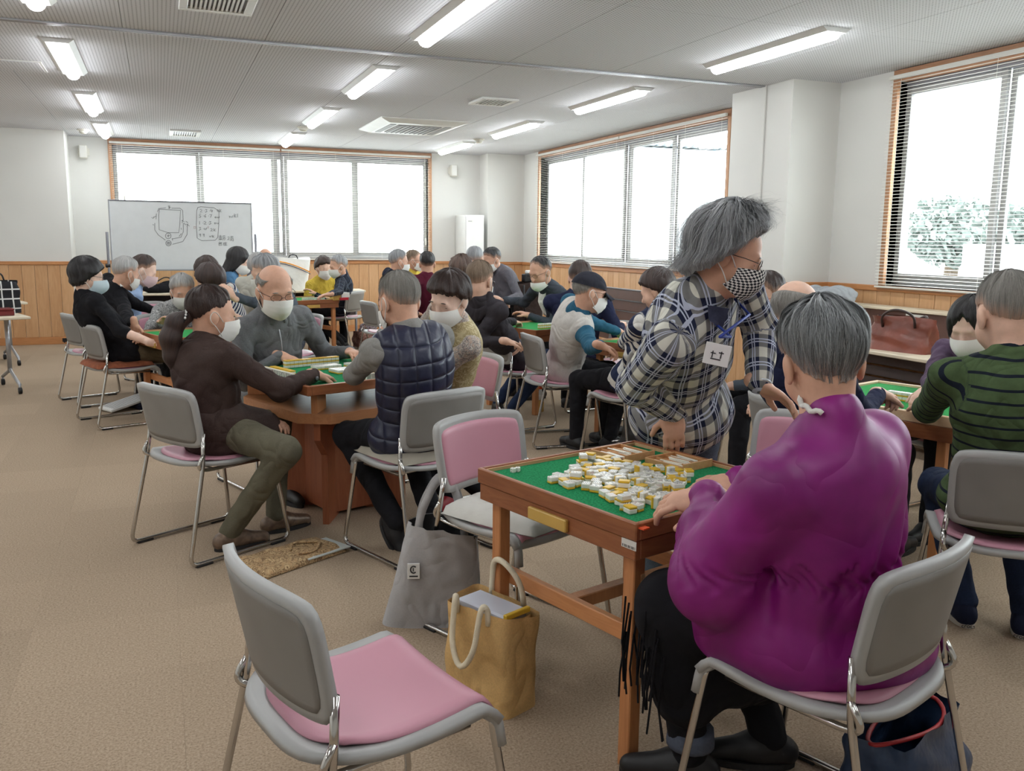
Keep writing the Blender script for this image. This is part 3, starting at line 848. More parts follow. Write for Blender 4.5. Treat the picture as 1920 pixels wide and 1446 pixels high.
# flip-top desk on castors at the left edge
def castor_desk(x, y, rot, label, top=True):
    t = thing('flip_desk', label, 'desk', (x, y, 0), math.radians(rot), 'castor desks at the left edge')
    L = 1.5; H = .70
    if top: obj('desk_top', MB().box((-L / 2, -.30, H - .025), (L / 2, .30, H), .005), M_desk, t)
    else: obj('desk_top', MB().box((-L / 2, .0, .42), (L / 2, .025, .87), .005), M_desk, t)
    for s in (-1, 1):
        xx = s * (L / 2 - .14)
        obj('post', MB().tube([(xx, 0, .16), (xx, 0, H - .03)], .02, 8), M_alu, t, True)
        for yy in (-1, 1):
            lg = obj('foot', MB().tube(smoothpath([(xx, 0, .20), (xx, yy * .05, .17), (xx, yy * .33, .085)], 3, .03), [.018] * 5 + [.014] if False else .015, 8), M_alu, t, True)
            M = Matrix.Translation((xx, yy * .33, .032)) @ Matrix.Rotation(PI / 2, 4, 'Y')
            obj('castor', MB().lathe([(.010, -.016), (.029, -.014), (.032, -.004), (.026, 0), (.032, .004), (.029, .014), (.010, .016)], 14, M), M_dark, lg, True)
            obj('castor_stem', MB().tube([(xx, yy * .33, .035), (xx, yy * .33, .09)], .011, 8), M_alu, lg, True)
    obj('flip_lever', MB().box((-L / 2 + .10, -.20, H - .075), (-L / 2 + .13, .18, H - .055), .003), M_dark, t)
    return t
castor_desk(-1.93, 9.16, 20, 'castor desk at the left edge carrying the checked bag')
castor_desk(-2.20, 11.2, 20, 'castor desk behind the first one at the left edge')
# ================================================================ bodies as blended distance fields
V3 = lambda *a: np.array(a, float)
def unit(v):
    v = np.asarray(v, float); n = np.linalg.norm(v)
    return v / n if n > 1e-9 else v
class Field:
    """smooth union of cones and ellipsoids, meshed with surface nets"""
    def __init__(s): s.p = []
    def cone(s, a, b, r0, r1, k=.02): s.p.append(('c', np.asarray(a, float), np.asarray(b, float), r0, r1, k)); return s
    def ell(s, c, r, R=None, k=.02): s.p.append(('e', np.asarray(c, float), np.asarray(r, float), np.eye(3) if R is None else R, k)); return s
    def mesh(s, h, clipz=None, warp=None, zmax=None):
        lo = np.full(3, 1e9); hi = -lo
        bb = []
        for q in s.p:
            if q[0] == 'c':
                r = max(q[3], q[4]); a = np.minimum(q[1], q[2]) - r; b = np.maximum(q[1], q[2]) + r
            else:
                ext = np.abs(q[3].T) @ q[2] if False else np.sqrt(((q[3].T * q[2]) ** 2).sum(1)); a = q[1] - ext; b = q[1] + ext
            bb.append((a, b)); lo = np.minimum(lo, a); hi = np.maximum(hi, b)
        pad = 3 * h + .02
        lo = lo - pad; hi = hi + pad
        n = np.ceil((hi - lo) / h).astype(int) + 1
        D = np.full(n, .2, np.float32)
        ax = [lo[i] + h * np.arange(n[i]) for i in range(3)]
        for q, (a, b) in zip(s.p, bb):
            k = q[-1]; m = k + 3 * h
            i0 = np.maximum(0, np.floor((a - m - lo) / h).astype(int)); i1 = np.minimum(n, np.ceil((b + m - lo) / h).astype(int) + 1)
            X = ax[0][i0[0]:i1[0], None, None]; Y = ax[1][None, i0[1]:i1[1], None]; Z = ax[2][None, None, i0[2]:i1[2]]
            if q[0] == 'c':
                A, B = q[1], q[2]; d = B - A; L2 = max(1e-9, d @ d)
                t = np.clip(((X - A[0]) * d[0] + (Y - A[1]) * d[1] + (Z - A[2]) * d[2]) / L2, 0, 1)
                e = np.sqrt((X - A[0] - t * d[0]) ** 2 + (Y - A[1] - t * d[1]) ** 2 + (Z - A[2] - t * d[2]) ** 2) - (q[3] + (q[4] - q[3]) * t)
            else:
                c, r, R = q[1], q[2], q[3]
                x, y, z = X - c[0], Y - c[1], Z - c[2]
                u = [(R[i, 0] * x + R[i, 1] * y + R[i, 2] * z) for i in range(3)]
                k0 = np.sqrt(sum((u[i] / r[i]) ** 2 for i in range(3))); k1 = np.sqrt(sum((u[i] / r[i] ** 2) ** 2 for i in range(3))) + 1e-9
                e = k0 * (k0 - 1) / k1
            sl = D[i0[0]:i1[0], i0[1]:i1[1], i0[2]:i1[2]]
            hh = np.maximum(k - np.abs(sl - e), 0) / k
            np.minimum(sl, e, out=e) if False else None
            D[i0[0]:i1[0], i0[1]:i1[1], i0[2]:i1[2]] = np.minimum(sl, e) - hh * hh * k * .25
        if warp is not None:
            I = np.nonzero(np.abs(D) < .04)
            P = np.stack([ax[i][I[i]] for i in range(3)], 1)
            D[I] += warp(P).astype(np.float32)
        if clipz is not None: D = np.maximum(D, (clipz - ax[2])[None, None, :].astype(np.float32))
        if zmax is not None: D = np.maximum(D, (ax[2] - zmax)[None, None, :].astype(np.float32))
        return surface_nets(D, lo, h)
def surface_nets(D, lo, h):
    S = D < 0
    c = S[:-1, :-1, :-1].astype(np.int8)
    for dx, dy, dz in ((1, 0, 0), (0, 1, 0), (0, 0, 1), (1, 1, 0), (1, 0, 1), (0, 1, 1), (1, 1, 1)):
        c = c + S[dx:dx + c.shape[0], dy:dy + c.shape[1], dz:dz + c.shape[2]]
    I = np.nonzero((c > 0) & (c < 8))
    N = len(I[0])
    idx = np.full(c.shape, -1, np.int32); idx[I] = np.arange(N)
    corn = [(0, 0, 0), (1, 0, 0), (0, 1, 0), (1, 1, 0), (0, 0, 1), (1, 0, 1), (0, 1, 1), (1, 1, 1)]
    val = [D[I[0] + a, I[1] + b, I[2] + d] for a, b, d in corn]
    acc = np.zeros((N, 3)); cnt = np.zeros(N)
    for i in range(8):
        for j in range(i + 1, 8):
            df = np.array(corn[j]) - np.array(corn[i])
            if np.abs(df).sum() != 1: continue
            a, b = val[i], val[j]; m = (a < 0) != (b < 0)
            t = np.where(m, a / np.where(np.abs(a - b) < 1e-12, 1, a - b), 0)
            for q in range(3): acc[:, q] += np.where(m, corn[i][q] + t * df[q], 0)
            cnt += m
    P = (np.stack(I, 1) + acc / cnt[:, None]) * h + lo
    F = []
    for axis in range(3):
        o = [1 if q == axis else 0 for q in range(3)]
        A = S[:S.shape[0] - o[0], :S.shape[1] - o[1], :S.shape[2] - o[2]]; B = S[o[0]:, o[1]:, o[2]:]
        E = np.nonzero(A != B)
        u, v = [(1, 2), (2, 0), (0, 1)][axis]
        ok = (E[u] > 0) & (E[v] > 0)
        for q in range(3): ok &= E[q] < c.shape[q] + (1 if q != axis else 0)
        E = [e[ok] for e in E]
        def cell(du, dv):
            k = [E[0].copy(), E[1].copy(), E[2].copy()]; k[u] = k[u] - du; k[v] = k[v] - dv
            k = [np.clip(k[q], 0, c.shape[q] - 1) for q in range(3)]
            return idx[k[0], k[1], k[2]]
        Q = np.stack([cell(1, 1), cell(0, 1), cell(0, 0), cell(1, 0)], 1)
        flip = ~A[tuple(E)]
        Q[flip] = Q[flip][:, ::-1]
        F.append(Q[(Q >= 0).all(1)])
    return P, np.concatenate(F)
def np_mesh(name, P, F, mat, smooth=True):
    me = bpy.data.meshes.new(name)
    nv, nf = len(P), len(F); k = F.shape[1]
    me.vertices.add(nv); me.vertices.foreach_set('co', np.ascontiguousarray(P, np.float32).ravel())
    me.loops.add(nf * k); me.loops.foreach_set('vertex_index', np.ascontiguousarray(F, np.int32).ravel())
    me.polygons.add(nf); me.polygons.foreach_set('loop_start', np.arange(0, nf * k, k, dtype=np.int32))
    me.polygons.foreach_set('use_smooth', np.ones(nf, bool))
    for m in (mat if isinstance(mat, (list, tuple)) else [mat]): me.materials.append(m)
    me.update(calc_edges=True); me.validate()
    return me
def set_uv(me, uv):
    """per-vertex cloth coordinates (metres around / along the limb)"""
    a = me.attributes.new('weave', 'FLOAT_VECTOR', 'POINT')
    a.data.foreach_set('vector', np.ascontiguousarray(uv, np.float32).ravel())
def bone_uv(P, bones):
    """bones: (a, b, ref, v0) -> around/along coordinates of the nearest bone"""
    best = np.full(len(P), 1e9); uv = np.zeros((len(P), 3))
    for a, b, ref, v0, rad in bones:
        d = b - a; L = np.linalg.norm(d); d = d / L
        t = (P - a) @ d; tc = np.clip(t, 0, L)
        w_ = P - a - tc[:, None] * d
        dist = np.linalg.norm(w_, axis=1) - rad
        r1 = unit(ref - d * (ref @ d)); r2 = np.cross(d, r1)
        ang = np.arctan2(w_ @ r2, w_ @ r1)
        m = dist < best; best[m] = dist[m]
        uu = ang * (rad + .02) if rad < .1 else (P - a) @ r2 + .45 * ((P - a) @ r1)
        uv[m, 0] = uu[m]; uv[m, 1] = (t + v0)[m]; uv[m, 2] = dist[m]
    return uv
def folds(seed, amp=.004, freq=1.0):
    R = np.random.RandomState(seed)
    W = R.normal(0, 1, (5, 3)); W /= np.linalg.norm(W, axis=1)[:, None]
    fr = np.array([26, 38, 55, 70, 18]) * freq; ph = R.uniform(0, 6, 5)
    def f(P):
        q = P + .03 * np.sin(P[:, [1, 2, 0]] * 11 + ph[:3])
        s = np.zeros(len(P))
        for i in range(5):
            s += np.sin(q @ W[i] * fr[i] + ph[i] + 1.6 * np.sin(q @ W[(i + 2) % 5] * fr[i] * .35)) / (1 + i * .25)
        return amp * (1 - np.abs(s) * .55)
    return f
# ---------------------------------------------------------------- people materials
def wrinkle(t, v, weave=220, bump=.55, dist=.03, scale=7.0):
    """soft creases plus fine weave as relief"""
    n1 = t.noise(v, scale, 1, .5, 1.0)
    r1 = t.math('ABSOLUTE', t.math('SUBTRACT', n1, .5))
    n2 = t.noise(v, scale * 2.6, 1, .5)
    h_ = t.math('MULTIPLY_ADD', n2, .35, t.math('MULTIPLY', r1, 2.2))
    t.bump(h_, bump, dist)
def cloth(name, c, rough=.9, var=.12, weave=900, bump=.5, scale=7.0):
    if name in MATS: return MATS[name]
    m, t = newmat(name, rough)
    v = t.coords()
    f = t.math('MULTIPLY_ADD', t.noise(v, 7, 2), .6, t.math('MULTIPLY', t.noise(v, 160, 1.5, .7), .4))
    t.base(t.ramp(f, [(.3, shade(c, 1 - var * 1.6)), (.72, shade(c, 1 + var * 1.6))]))
    wrinkle(t, v, weave * .25, bump, .03, scale)
    t.b.inputs['Specular IOR Level'].default_value = .2
    return m
def hairmat(name, c1, c2, rough=.45, fade=False):
    if name in MATS: return MATS[name]
    m, t = newmat(name, rough)
    a = t.attr('weave').outputs['Vector']
    mv = t.mapping(a, (420, 9, 9))
    f = t.noise(mv, 1.0, 3, .6)
    f2 = t.noise(t.mapping(a, (60, 5, 5)), 1.0, 2)
    c = t.ramp(t.math('MULTIPLY_ADD', f, .65, t.math('MULTIPLY', f2, .35)), [(.36, c1), (.66, c2)])
    # clipped hair thins towards nape and temples and lets the skin through
    s = t.add('ShaderNodeSeparateXYZ'); t.link(a, s.inputs[0])
    k = t.ramp(t.math('ADD', s.outputs[1], t.math('MULTIPLY_ADD', f, .06, -.03)), [(.15, (0, 0, 0, 1)), (.205, (.9, .9, .9, 1))])
    c = t.mix(t.math('MULTIPLY', k, s.outputs[2]), c, rgb(210, 166, 140))
    t.base(c)
    t.bump(f, .7, .006)
    return m
def skin(name, c):
    if name in MATS: return MATS[name]
    m, t = newmat(name, .55)
    v = t.coords()
    t.base(t.ramp(t.noise(v, 22, 3), [(.3, shade(c, .9)), (.7, shade(c, 1.08))]))
    t.b.inputs['Subsurface Weight'].default_value = .0
    t.bump(t.noise(v, 130, 2), .15, .002)
    return m
SK = {'a': skin('skin_light', rgb(224, 182, 158)), 'b': skin('skin_warm', rgb(214, 166, 140)), 'c': skin('skin_pale', rgb(234, 198, 178))}
HM = {'black': hairmat('hair_black', rgb(14, 13, 15), rgb(44, 40, 42)), 'brown': hairmat('hair_dark_brown', rgb(30, 20, 18), rgb(74, 52, 45)),
      'grey': hairmat('hair_grey', rgb(88, 90, 94), rgb(188, 190, 192)), 'white': hairmat('hair_white', rgb(140, 140, 140), rgb(214, 212, 208)),
      'salt': hairmat('hair_salt_and_pepper', rgb(42, 44, 47), rgb(176, 180, 182)), 'stubble': hairmat('hair_cropped_grey', rgb(110, 107, 102), rgb(166, 162, 155), .8, True),
      'tan': hairmat('hair_thin_brown', rgb(96, 78, 62), rgb(146, 126, 106), .7, True), 'curl': hairmat('hair_curly_brown', rgb(60, 44, 38), rgb(128, 104, 92))}
M_maskw = plain('white_mask_fabric', rgb(238, 236, 230), .8, var=.03, bump=.1, bscale=200)
M_maskb = plain('pale_blue_mask_fabric', rgb(196, 212, 220), .8, var=.03)
M_maskp = plain('pale_pink_mask_fabric', rgb(226, 198, 198), .8, var=.03)
_m, _t = newmat('checked_mask_fabric', .8)
_a = _t.attr('weave').outputs['Vector']
_ck = _t.add('ShaderNodeTexChecker'); _t.link(_t.mapping(_a, (1, 1, 1), (0, 0, .2)), _ck.inputs[0]); _ck.inputs['Scale'].default_value = 150
_ck.inputs[1].default_value = rgb(30, 32, 40); _ck.inputs[2].default_value = rgb(228, 226, 222)
_t.base(_ck.outputs[0]); M_maskc = _m
M_shoeb = plain('black_shoe', rgb(24, 24, 27), .5, var=.15)
M_sole = plain('pale_sole', rgb(206, 200, 190), .7, var=.05)
M_soled = plain('dark_sole', rgb(38, 37, 38), .7, var=.1, bump=.4, bscale=90)
M_wire = plain('spectacle_wire', rgb(70, 58, 52), .35, .6, var=.05)

# ---------------------------------------------------------------- head, hair, mask
def head_prims(fd, T, hs, ears=True):
    def p(x, y, z): return T(V3(x, y, z) * hs)
    R = T.R
    def e(c, r, k=.02): fd.ell(p(*c), V3(*r) * hs, R, k * hs)
    e((0, -.012, .030), (.077, .097, .088), .03)
    e((0, .020, -.045), (.060, .066, .074), .04)
    e((0, .058, -.092), (.026, .024, .022), .03)
    for s in (-1, 1):
        e((s * .036, .052, -.038), (.028, .026, .03), .03)
        e((s * .033, .070, -.002), (.017, .013, .011), .012)
        if ears:
            e((s * .079, -.010, -.014), (.008, .021, .034), .006)
            e((s * .083, -.016, -.006), (.008, .015, .024), .006)
    fd.cone(p(-.034, .080, .020), p(.034, .080, .020), .010 * hs, .010 * hs, .018 * hs)
    fd.cone(p(0, .084, .006), p(0, .102, -.034), .008 * hs, .014 * hs, .012 * hs)
    e((0, .078, -.064), (.024, .012, .007), .01)
class HeadT:
    def __init__(s, c, yaw, pitch, roll):
        """yaw: world angle faced (deg from +x), pitch: degrees looking down"""
        a = math.radians(yaw); p = math.radians(pitch); r = math.radians(roll)
        f = V3(math.cos(a) * math.cos(p), math.sin(a) * math.cos(p), -math.sin(p))
        right = V3(math.sin(a), -math.cos(a), 0)
        up = np.cross(right, f)
        right, up = right * math.cos(r) + up * math.sin(r), up * math.cos(r) - right * math.sin(r)
        s.c = np.asarray(c, float); s.R = np.stack([right, f, up]); s.f = f; s.up = up; s.right = right
    def __call__(s, q):
        q = np.asarray(q, float)
        return s.c + q @ s.R
AZ7 = [0, 40, 70, 92, 116, 150, 180]
STY = {  # keyed at azimuths (0 front .. 180 back): start angle, end angle, drop, thickness
    'short': dict(az=AZ7, t0=(0,) * 7, t1=(70, 74, 98, 86, 106, 118, 121), dr=(0,) * 7, th=.016, fade=1),
    'crop': dict(az=AZ7, t0=(0,) * 7, t1=(66, 72, 97, 85, 106, 120, 124), dr=(0,) * 7, th=.009, fade=1),
    'thin': dict(az=AZ7, t0=(0,) * 7, t1=(56, 68, 97, 86, 106, 118, 122), dr=(0,) * 7, th=.010, fade=1),
    'balding': dict(az=AZ7, t0=(78, 76, 70, 62, 58, 54, 52), t1=(78, 76, 97, 85, 106, 118, 121), dr=(0,) * 7, th=.006, fade=1),
    'bob': dict(t0=(0, 0, 0, 0, 0), t1=(86, 96, 98, 104, 106), dr=(0, .03, .075, .07, .06), th=.022),
    'bobshort': dict(t0=(0, 0, 0, 0, 0), t1=(84, 92, 97, 108, 112), dr=(0, .0, .035, .035, .03), th=.022),
    'long': dict(t0=(0, 0, 0, 0, 0), t1=(74, 94, 98, 104, 106), dr=(0, .10, .17, .2, .2), th=.018),
    'tied': dict(az=AZ7, t0=(0,) * 7, t1=(72, 78, 92, 84, 100, 112, 116), dr=(0,) * 7, th=.012),
    'elder': dict(az=AZ7, t0=(0,) * 7, t1=(80, 82, 98, 90, 110, 120, 124), dr=(0, 0, 0, 0, .0, .015, .02), th=.024, fade=.7),
    'wild': dict(t0=(0, 0, 0, 0, 0), t1=(58, 74, 94, 104, 108), dr=(0, .02, .06, .09, .08), th=.040),
    'curly': dict(t0=(0, 0, 0, 0, 0), t1=(86, 92, 96, 112, 118), dr=(0, .0, .03, .03, .03), th=.035),
}
def hair_fn(T, hs, sty, seed, thk=1.0):
    S = STY[sty]; R = np.random.RandomState(seed)
    az = np.radians(S.get('az', [0, 55, 95, 140, 180])); th = S['th'] * thk
    tilt = math.radians(-16)
    ct, st = math.cos(tilt), math.sin(tilt)
    ph = R.uniform(0, 6, 6)
    amp = {'curly': .010, 'wild': .010, 'elder': .006}.get(sty, .003)
    def fn(a, t, lift=1.0, jit=0.0):
        """a azimuth array (-pi..pi), t 0..1 -> head-frame points"""
        a = np.asarray(a, float); t = np.asarray(t, float); aa = np.abs((a + PI) % (2 * PI) - PI)
        t0 = np.radians(np.interp(aa, az, S['t0'])); t1 = np.radians(np.interp(aa, az, S['t1'])); dr = np.interp(aa, az, S['dr'])
        t1 = t1 + (.03 * np.sin(a * 9 + ph[0]) + .028 * np.sin(a * 23 + ph[1]) + .022 * np.sin(a * 41 + ph[2])) * np.clip((t1 - t0) / .2, 0, 1)
        Ls = (t1 - t0) * .1; tot = Ls + dr; fs = Ls / np.maximum(tot, 1e-6)
        q = np.clip(t / np.maximum(fs, 1e-6), 0, 1); dq = np.clip((t - fs) / np.maximum(1 - fs, 1e-6), 0, 1) * (dr > 1e-4)
        tt = t0 + (t1 - t0) * q
        d = np.stack([np.sin(tt) * np.sin(a), np.sin(tt) * np.cos(a), np.cos(tt)], -1)
        y = d[..., 1] * ct - d[..., 2] * st * -1 * -1; z = d[..., 1] * st * -1 * -1 * -1 + d[..., 2] * ct
        # tilt the pole backwards
        y = d[..., 1] * ct + d[..., 2] * st; z = -d[..., 1] * st + d[..., 2] * ct
        d = np.stack([d[..., 0], y, z], -1)
        edge = np.where(aa < .8, np.clip((1 - t) / .30, 0, 1) ** .6, np.clip((1 - t) / .55, 0, 1) ** .7) if max(S['dr']) == 0 else np.clip((1 - t) / .12, .15, 1)
        if sty == 'elder': edge = np.clip((1 - t) / .5, .06, 1) ** .7
        edge = edge * np.clip((tt - t0) / .12, 0 if S['t0'][0] > 0 else 1, 1)
        lump = amp * (np.sin(a * 7 + ph[2] + 3 * t) * np.sin(t * 9 + ph[3]) + .6 * np.sin(a * 17 + ph[4] + t * 4))
        if sty == 'curly': lump = lump + .006 * np.sin(a * 26 + t * 10) * np.sin(t * 34 + ph[5])
        tk = (th * edge * lift + lump * edge + .002 + jit)
        rr = np.stack([.077 + tk, .097 + tk, .088 + tk], -1)
        r = 1 / np.sqrt(((d / rr) ** 2).sum(-1))
        P = d * r[..., None] + V3(0, -.012, .030)
        # hanging part
        P[..., 2] -= dq * dr
        if sty in ('wild',): P[..., :2] *= (1 + .18 * dq * np.where(aa > .9, 1, 0))[..., None]
        elif sty in ('bob', 'bobshort'): P[..., :2] *= (1 - .10 * dq ** 2)[..., None]
        return T(P * hs)
    return fn
def hair_mesh(name, T, hs, sty, mat, seed, na=72, nt=22, thk=1.0, root=None, off=None):
    fn = hair_fn(T, hs, sty, seed, thk)
    A = np.linspace(-PI, PI, na, endpoint=False); Tt = np.linspace(0, 1, nt)
    aa, tt = np.meshgrid(A, Tt, indexing='ij')
    P = fn(aa, tt).reshape(-1, 3)
    i, j = np.meshgrid(np.arange(na), np.arange(nt - 1), indexing='ij')
    i = i.ravel(); j = j.ravel(); k = (i + 1) % na
    F = np.stack([i * nt + j, i * nt + j + 1, k * nt + j + 1, k * nt + j], 1)
    me = np_mesh(name, P - off, F, mat)
    set_uv(me, np.stack([(aa * .1).ravel(), (tt * .2).ravel(), np.full(aa.size, float(STY[sty].get('fade', 0)))], 1))
    o = bpy.data.objects.new(name, me); COL.objects.link(o); o.parent = root
    return o, fn
def strands(fn, n, mat, parent, off, seed, width=.0011, seg=7, wild=0.0, lift=(.8, 1.12), t_lo=.0):
    R = np.random.RandomState(seed)
    a = R.uniform(-PI, PI, n); s0 = R.uniform(t_lo, .45, n); s1 = np.minimum(1, s0 + R.uniform(.3, .75, n))
    lf = R.uniform(lift[0], lift[1], n)
    sw = R.normal(0, .10, n); wv = R.normal(0, 1, n)
    P = np.zeros((n, seg + 1, 3)); UV = np.zeros((n, seg + 1, 3))
    for k in range(seg + 1):
        f = k / seg; t = s0 + (s1 - s0) * f
        ja = a + sw * f + .03 * np.sin(f * 7 + wv * 3)
        P[:, k] = fn(ja, t, lf, wild * f * np.abs(wv) * .5)
        UV[:, k] = np.stack([a * 7 + wv, t * .2, wv * 0], 1)
    tan = np.gradient(P, axis=1); c = P.mean((0, 1))
    nor = P - c; side = np.cross(tan, nor); side /= (np.linalg.norm(side, axis=2, keepdims=True) + 1e-9)
    tap = (np.linspace(1, .25, seg + 1) * width)[None, :, None]
    A = P - side * tap; B = P + side * tap
    V = np.stack([A, B], 2).reshape(-1, 3); U = np.stack([UV, UV], 2).reshape(-1, 3)
    base = (np.arange(n) * (seg + 1) * 2)[:, None] + (np.arange(seg) * 2)[None, :]
    F = np.stack([base, base + 1, base + 3, base + 2], -1).reshape(-1, 4)
    me = np_mesh('strands', V - off, F, mat); set_uv(me, U)
    o = bpy.data.objects.new('strands', me); COL.objects.link(o); o.parent = parent; o['kind'] = 'stuff'
    return o
def add_mask(T, hs, mat, root, off, kind='pleat', low=0.0, nose=True):
    nu, nv = 27, 13; P = np.zeros((nu, nv, 3)); U = np.zeros((nu, nv, 3))
    for i in range(nu):
        u = -1 + 2 * i / (nu - 1); ph = u * math.radians(74)
        for j in range(nv):
            v = j / (nv - 1)
            zt = -.004 - .020 * abs(u) ** 1.4 - low; zb = -.122 + .036 * abs(u) ** 1.4 - low * .5
            z = zt + (zb - zt) * v
            bulge = (.027 if kind == 'pleat' else .034) * math.cos(ph) ** 2 * math.sin(PI * min(1, v * .75 + .2))
            x = .0765 * math.sin(ph); y = .013 + .090 * math.cos(ph) + bulge - .022 * v ** 3 + .001 * (1 - v)
            if kind == 'pleat': y += .0016 * math.sin(v * 4 * 2 * PI) * math.cos(ph)
            else: x *= 1 + .06 * math.sin(PI * v); y += .010 * max(0, 1 - abs(u) * 3) * math.sin(PI * v)
            P[i, j] = (x, y, z); U[i, j] = (u * .09, v * .1, 0)
    P = T(P.reshape(-1, 3) * hs)
    i, j = np.meshgrid(np.arange(nu - 1), np.arange(nv - 1), indexing='ij'); i = i.ravel(); j = j.ravel()
    F = np.stack([i * nv + j, i * nv + j + 1, (i + 1) * nv + j + 1, (i + 1) * nv + j], 1)
    me = np_mesh('face_mask', P - off, F, mat); set_uv(me, U.reshape(-1, 3))
    o = bpy.data.objects.new('face_mask', me); COL.objects.link(o); o.parent = root
    for s in (-1, 1):
        pts = [(s * .071, .034, -.026 - low), (s * .082, .008, .006), (s * .088, -.014, .020), (s * .090, -.030, 0), (s * .088, -.026, -.026), (s * .082, .0, -.045), (s * .071, .034, -.086 - low * .5)]
        pts = smoothpath([tuple(T(V3(*q) * hs) - off) for q in pts], 3, .02)
        obj('ear_loop', MB().tube(pts, .0018 * hs, 5), M_maskw if mat is not M_maskc else mat, o, True)
    return o
def add_glasses(T, hs, root, off, mat=None, size=1.0):
    mb = MB(); g = lambda q: tuple(T(V3(*q) * hs) - off)
    for s in (-1, 1):
        ring = [g((s * .034 + .024 * size * math.cos(a) * (1.1), .098 - .12 * (.024 * math.cos(a) * s) , +.002 + .017 * size * math.sin(a))) for a in np.linspace(0, 2 * PI, 16, endpoint=False)]
        mb.tube(ring, .0013 * hs, 5, closed=True)
        mb.tube([g((s * .062, .092, .008)), g((s * .080, .05, .009)), g((s * .086, -.012, .004)), g((s * .085, -.03, -.012))], .0014 * hs, 5)
    mb.tube([g((-.010, .100, .0)), g((0, .104, .003)), g((.010, .100, .0))], .0012 * hs, 5)
    return obj('glasses', mb, mat or M_wire, root, True)
def add_face(T, hs, root, off, haircol, brow=True):
    g = lambda q: tuple(T(V3(*q) * hs) - off)
    for s in (-1, 1):
        pts = [g((s * .033 + x, .0835 - 4.5 * x * x - .1 * abs(x), -.0035 - 6 * x * x * -1)) for x in np.linspace(-.013, .013, 7)]
        obj('closed_eye', MB().tube(pts, [.0006 * hs, .0013 * hs, .0017 * hs, .0018 * hs, .0017 * hs, .0013 * hs, .0006 * hs], 5), M_ink, root, True)
        if brow:
            pts = [g((s * .034 + x, .0905 - 5 * x * x, .0245 - 9 * x * x)) for x in np.linspace(-.016, .016, 6)]
            obj('eyebrow', MB().tube(pts, [.001 * hs, .0022 * hs, .0026 * hs, .0026 * hs, .0022 * hs, .001 * hs], 5), haircol, root, True)

# ---------------------------------------------------------------- limbs
def ik(S, W, l1, l2, hint):
    d = W - S; L = np.linalg.norm(d)
    if L > (l1 + l2) * .99:
        k = L / ((l1 + l2) * .985); l1 *= k; l2 *= k
    a = (l1 * l1 - l2 * l2 + L * L) / (2 * L); hh = math.sqrt(max(0, l1 * l1 - a * a))
    u = d / L; hp = unit(hint - u * (hint @ u))
    return S + u * a + hp * hh
def hand_prims(fd, W, dr, palm, side, curl=.45, s=1.0, spread=0.0, thumb=.7, pinch=False):
    """W wrist, dr finger direction, palm = palm-side normal, side +1 right hand"""
    dr = unit(dr); palm = unit(palm - dr * (palm @ dr)); lat = np.cross(dr, palm) * -side   # towards the thumb
    lat = unit(lat)
    R = np.stack([dr, lat, palm])
    fd.cone(W - dr * .03 * s, W + dr * .02 * s, .026 * s, .025 * s, .012)
    fd.ell(W + dr * .048 * s, V3(.054, .041, .0165) * s, R, .012)
    fd.cone(W + dr * .03 * s + lat * .026 * s + palm * .008 * s, W + dr * .055 * s + lat * .026 * s + palm * .006 * s, .017 * s, .013 * s, .01)
    k = .0045
    for q, (o, L, r) in enumerate(((.030, .070, .0092), (.010, .079, .0094), (-.011, .073, .0090), (-.030, .056, .0080))):
        p = W + dr * (.088 - .05 * abs(o) ** 1) * s + lat * o * s + palm * .002
        d = unit(dr + lat * (o * spread * 12)); c = curl * (1.0 + (.12 * q if not pinch else (-.25 if q < 2 else .3)))
        n = palm
        for seg, f in enumerate((.45, .31, .26)):
            ang = c * (.75 if seg == 0 else 1.0)
            d, n = d * math.cos(ang) + n * math.sin(ang), n * math.cos(ang) - d * math.sin(ang)
            e = p + d * L * f * s
            fd.cone(p, e, (r - .0006 * seg) * s, (r - .0006 * (seg + 1)) * s, k)
            p = e
    p = W + dr * .032 * s + lat * .034 * s + palm * .006 * s
    d = unit(dr * .62 + lat * thumb + palm * (.25 + .3 * curl))
    for seg, (L, r) in enumerate(((.038, .0118), (.030, .0105))):
        e = p + d * L * s; fd.cone(p, e, r * s, (r - .0012) * s, .006); p = e
        d = unit(d + dr * .35 + palm * .25 * curl - lat * .2)
def at_depth(px, py, depth):
    r = ray(px, py)
    return V3(0, 0, CAM_H) + r * depth
def depth_of(p): return (np.asarray(p, float) - V3(0, 0, CAM_H)) @ CF
NP = [0]
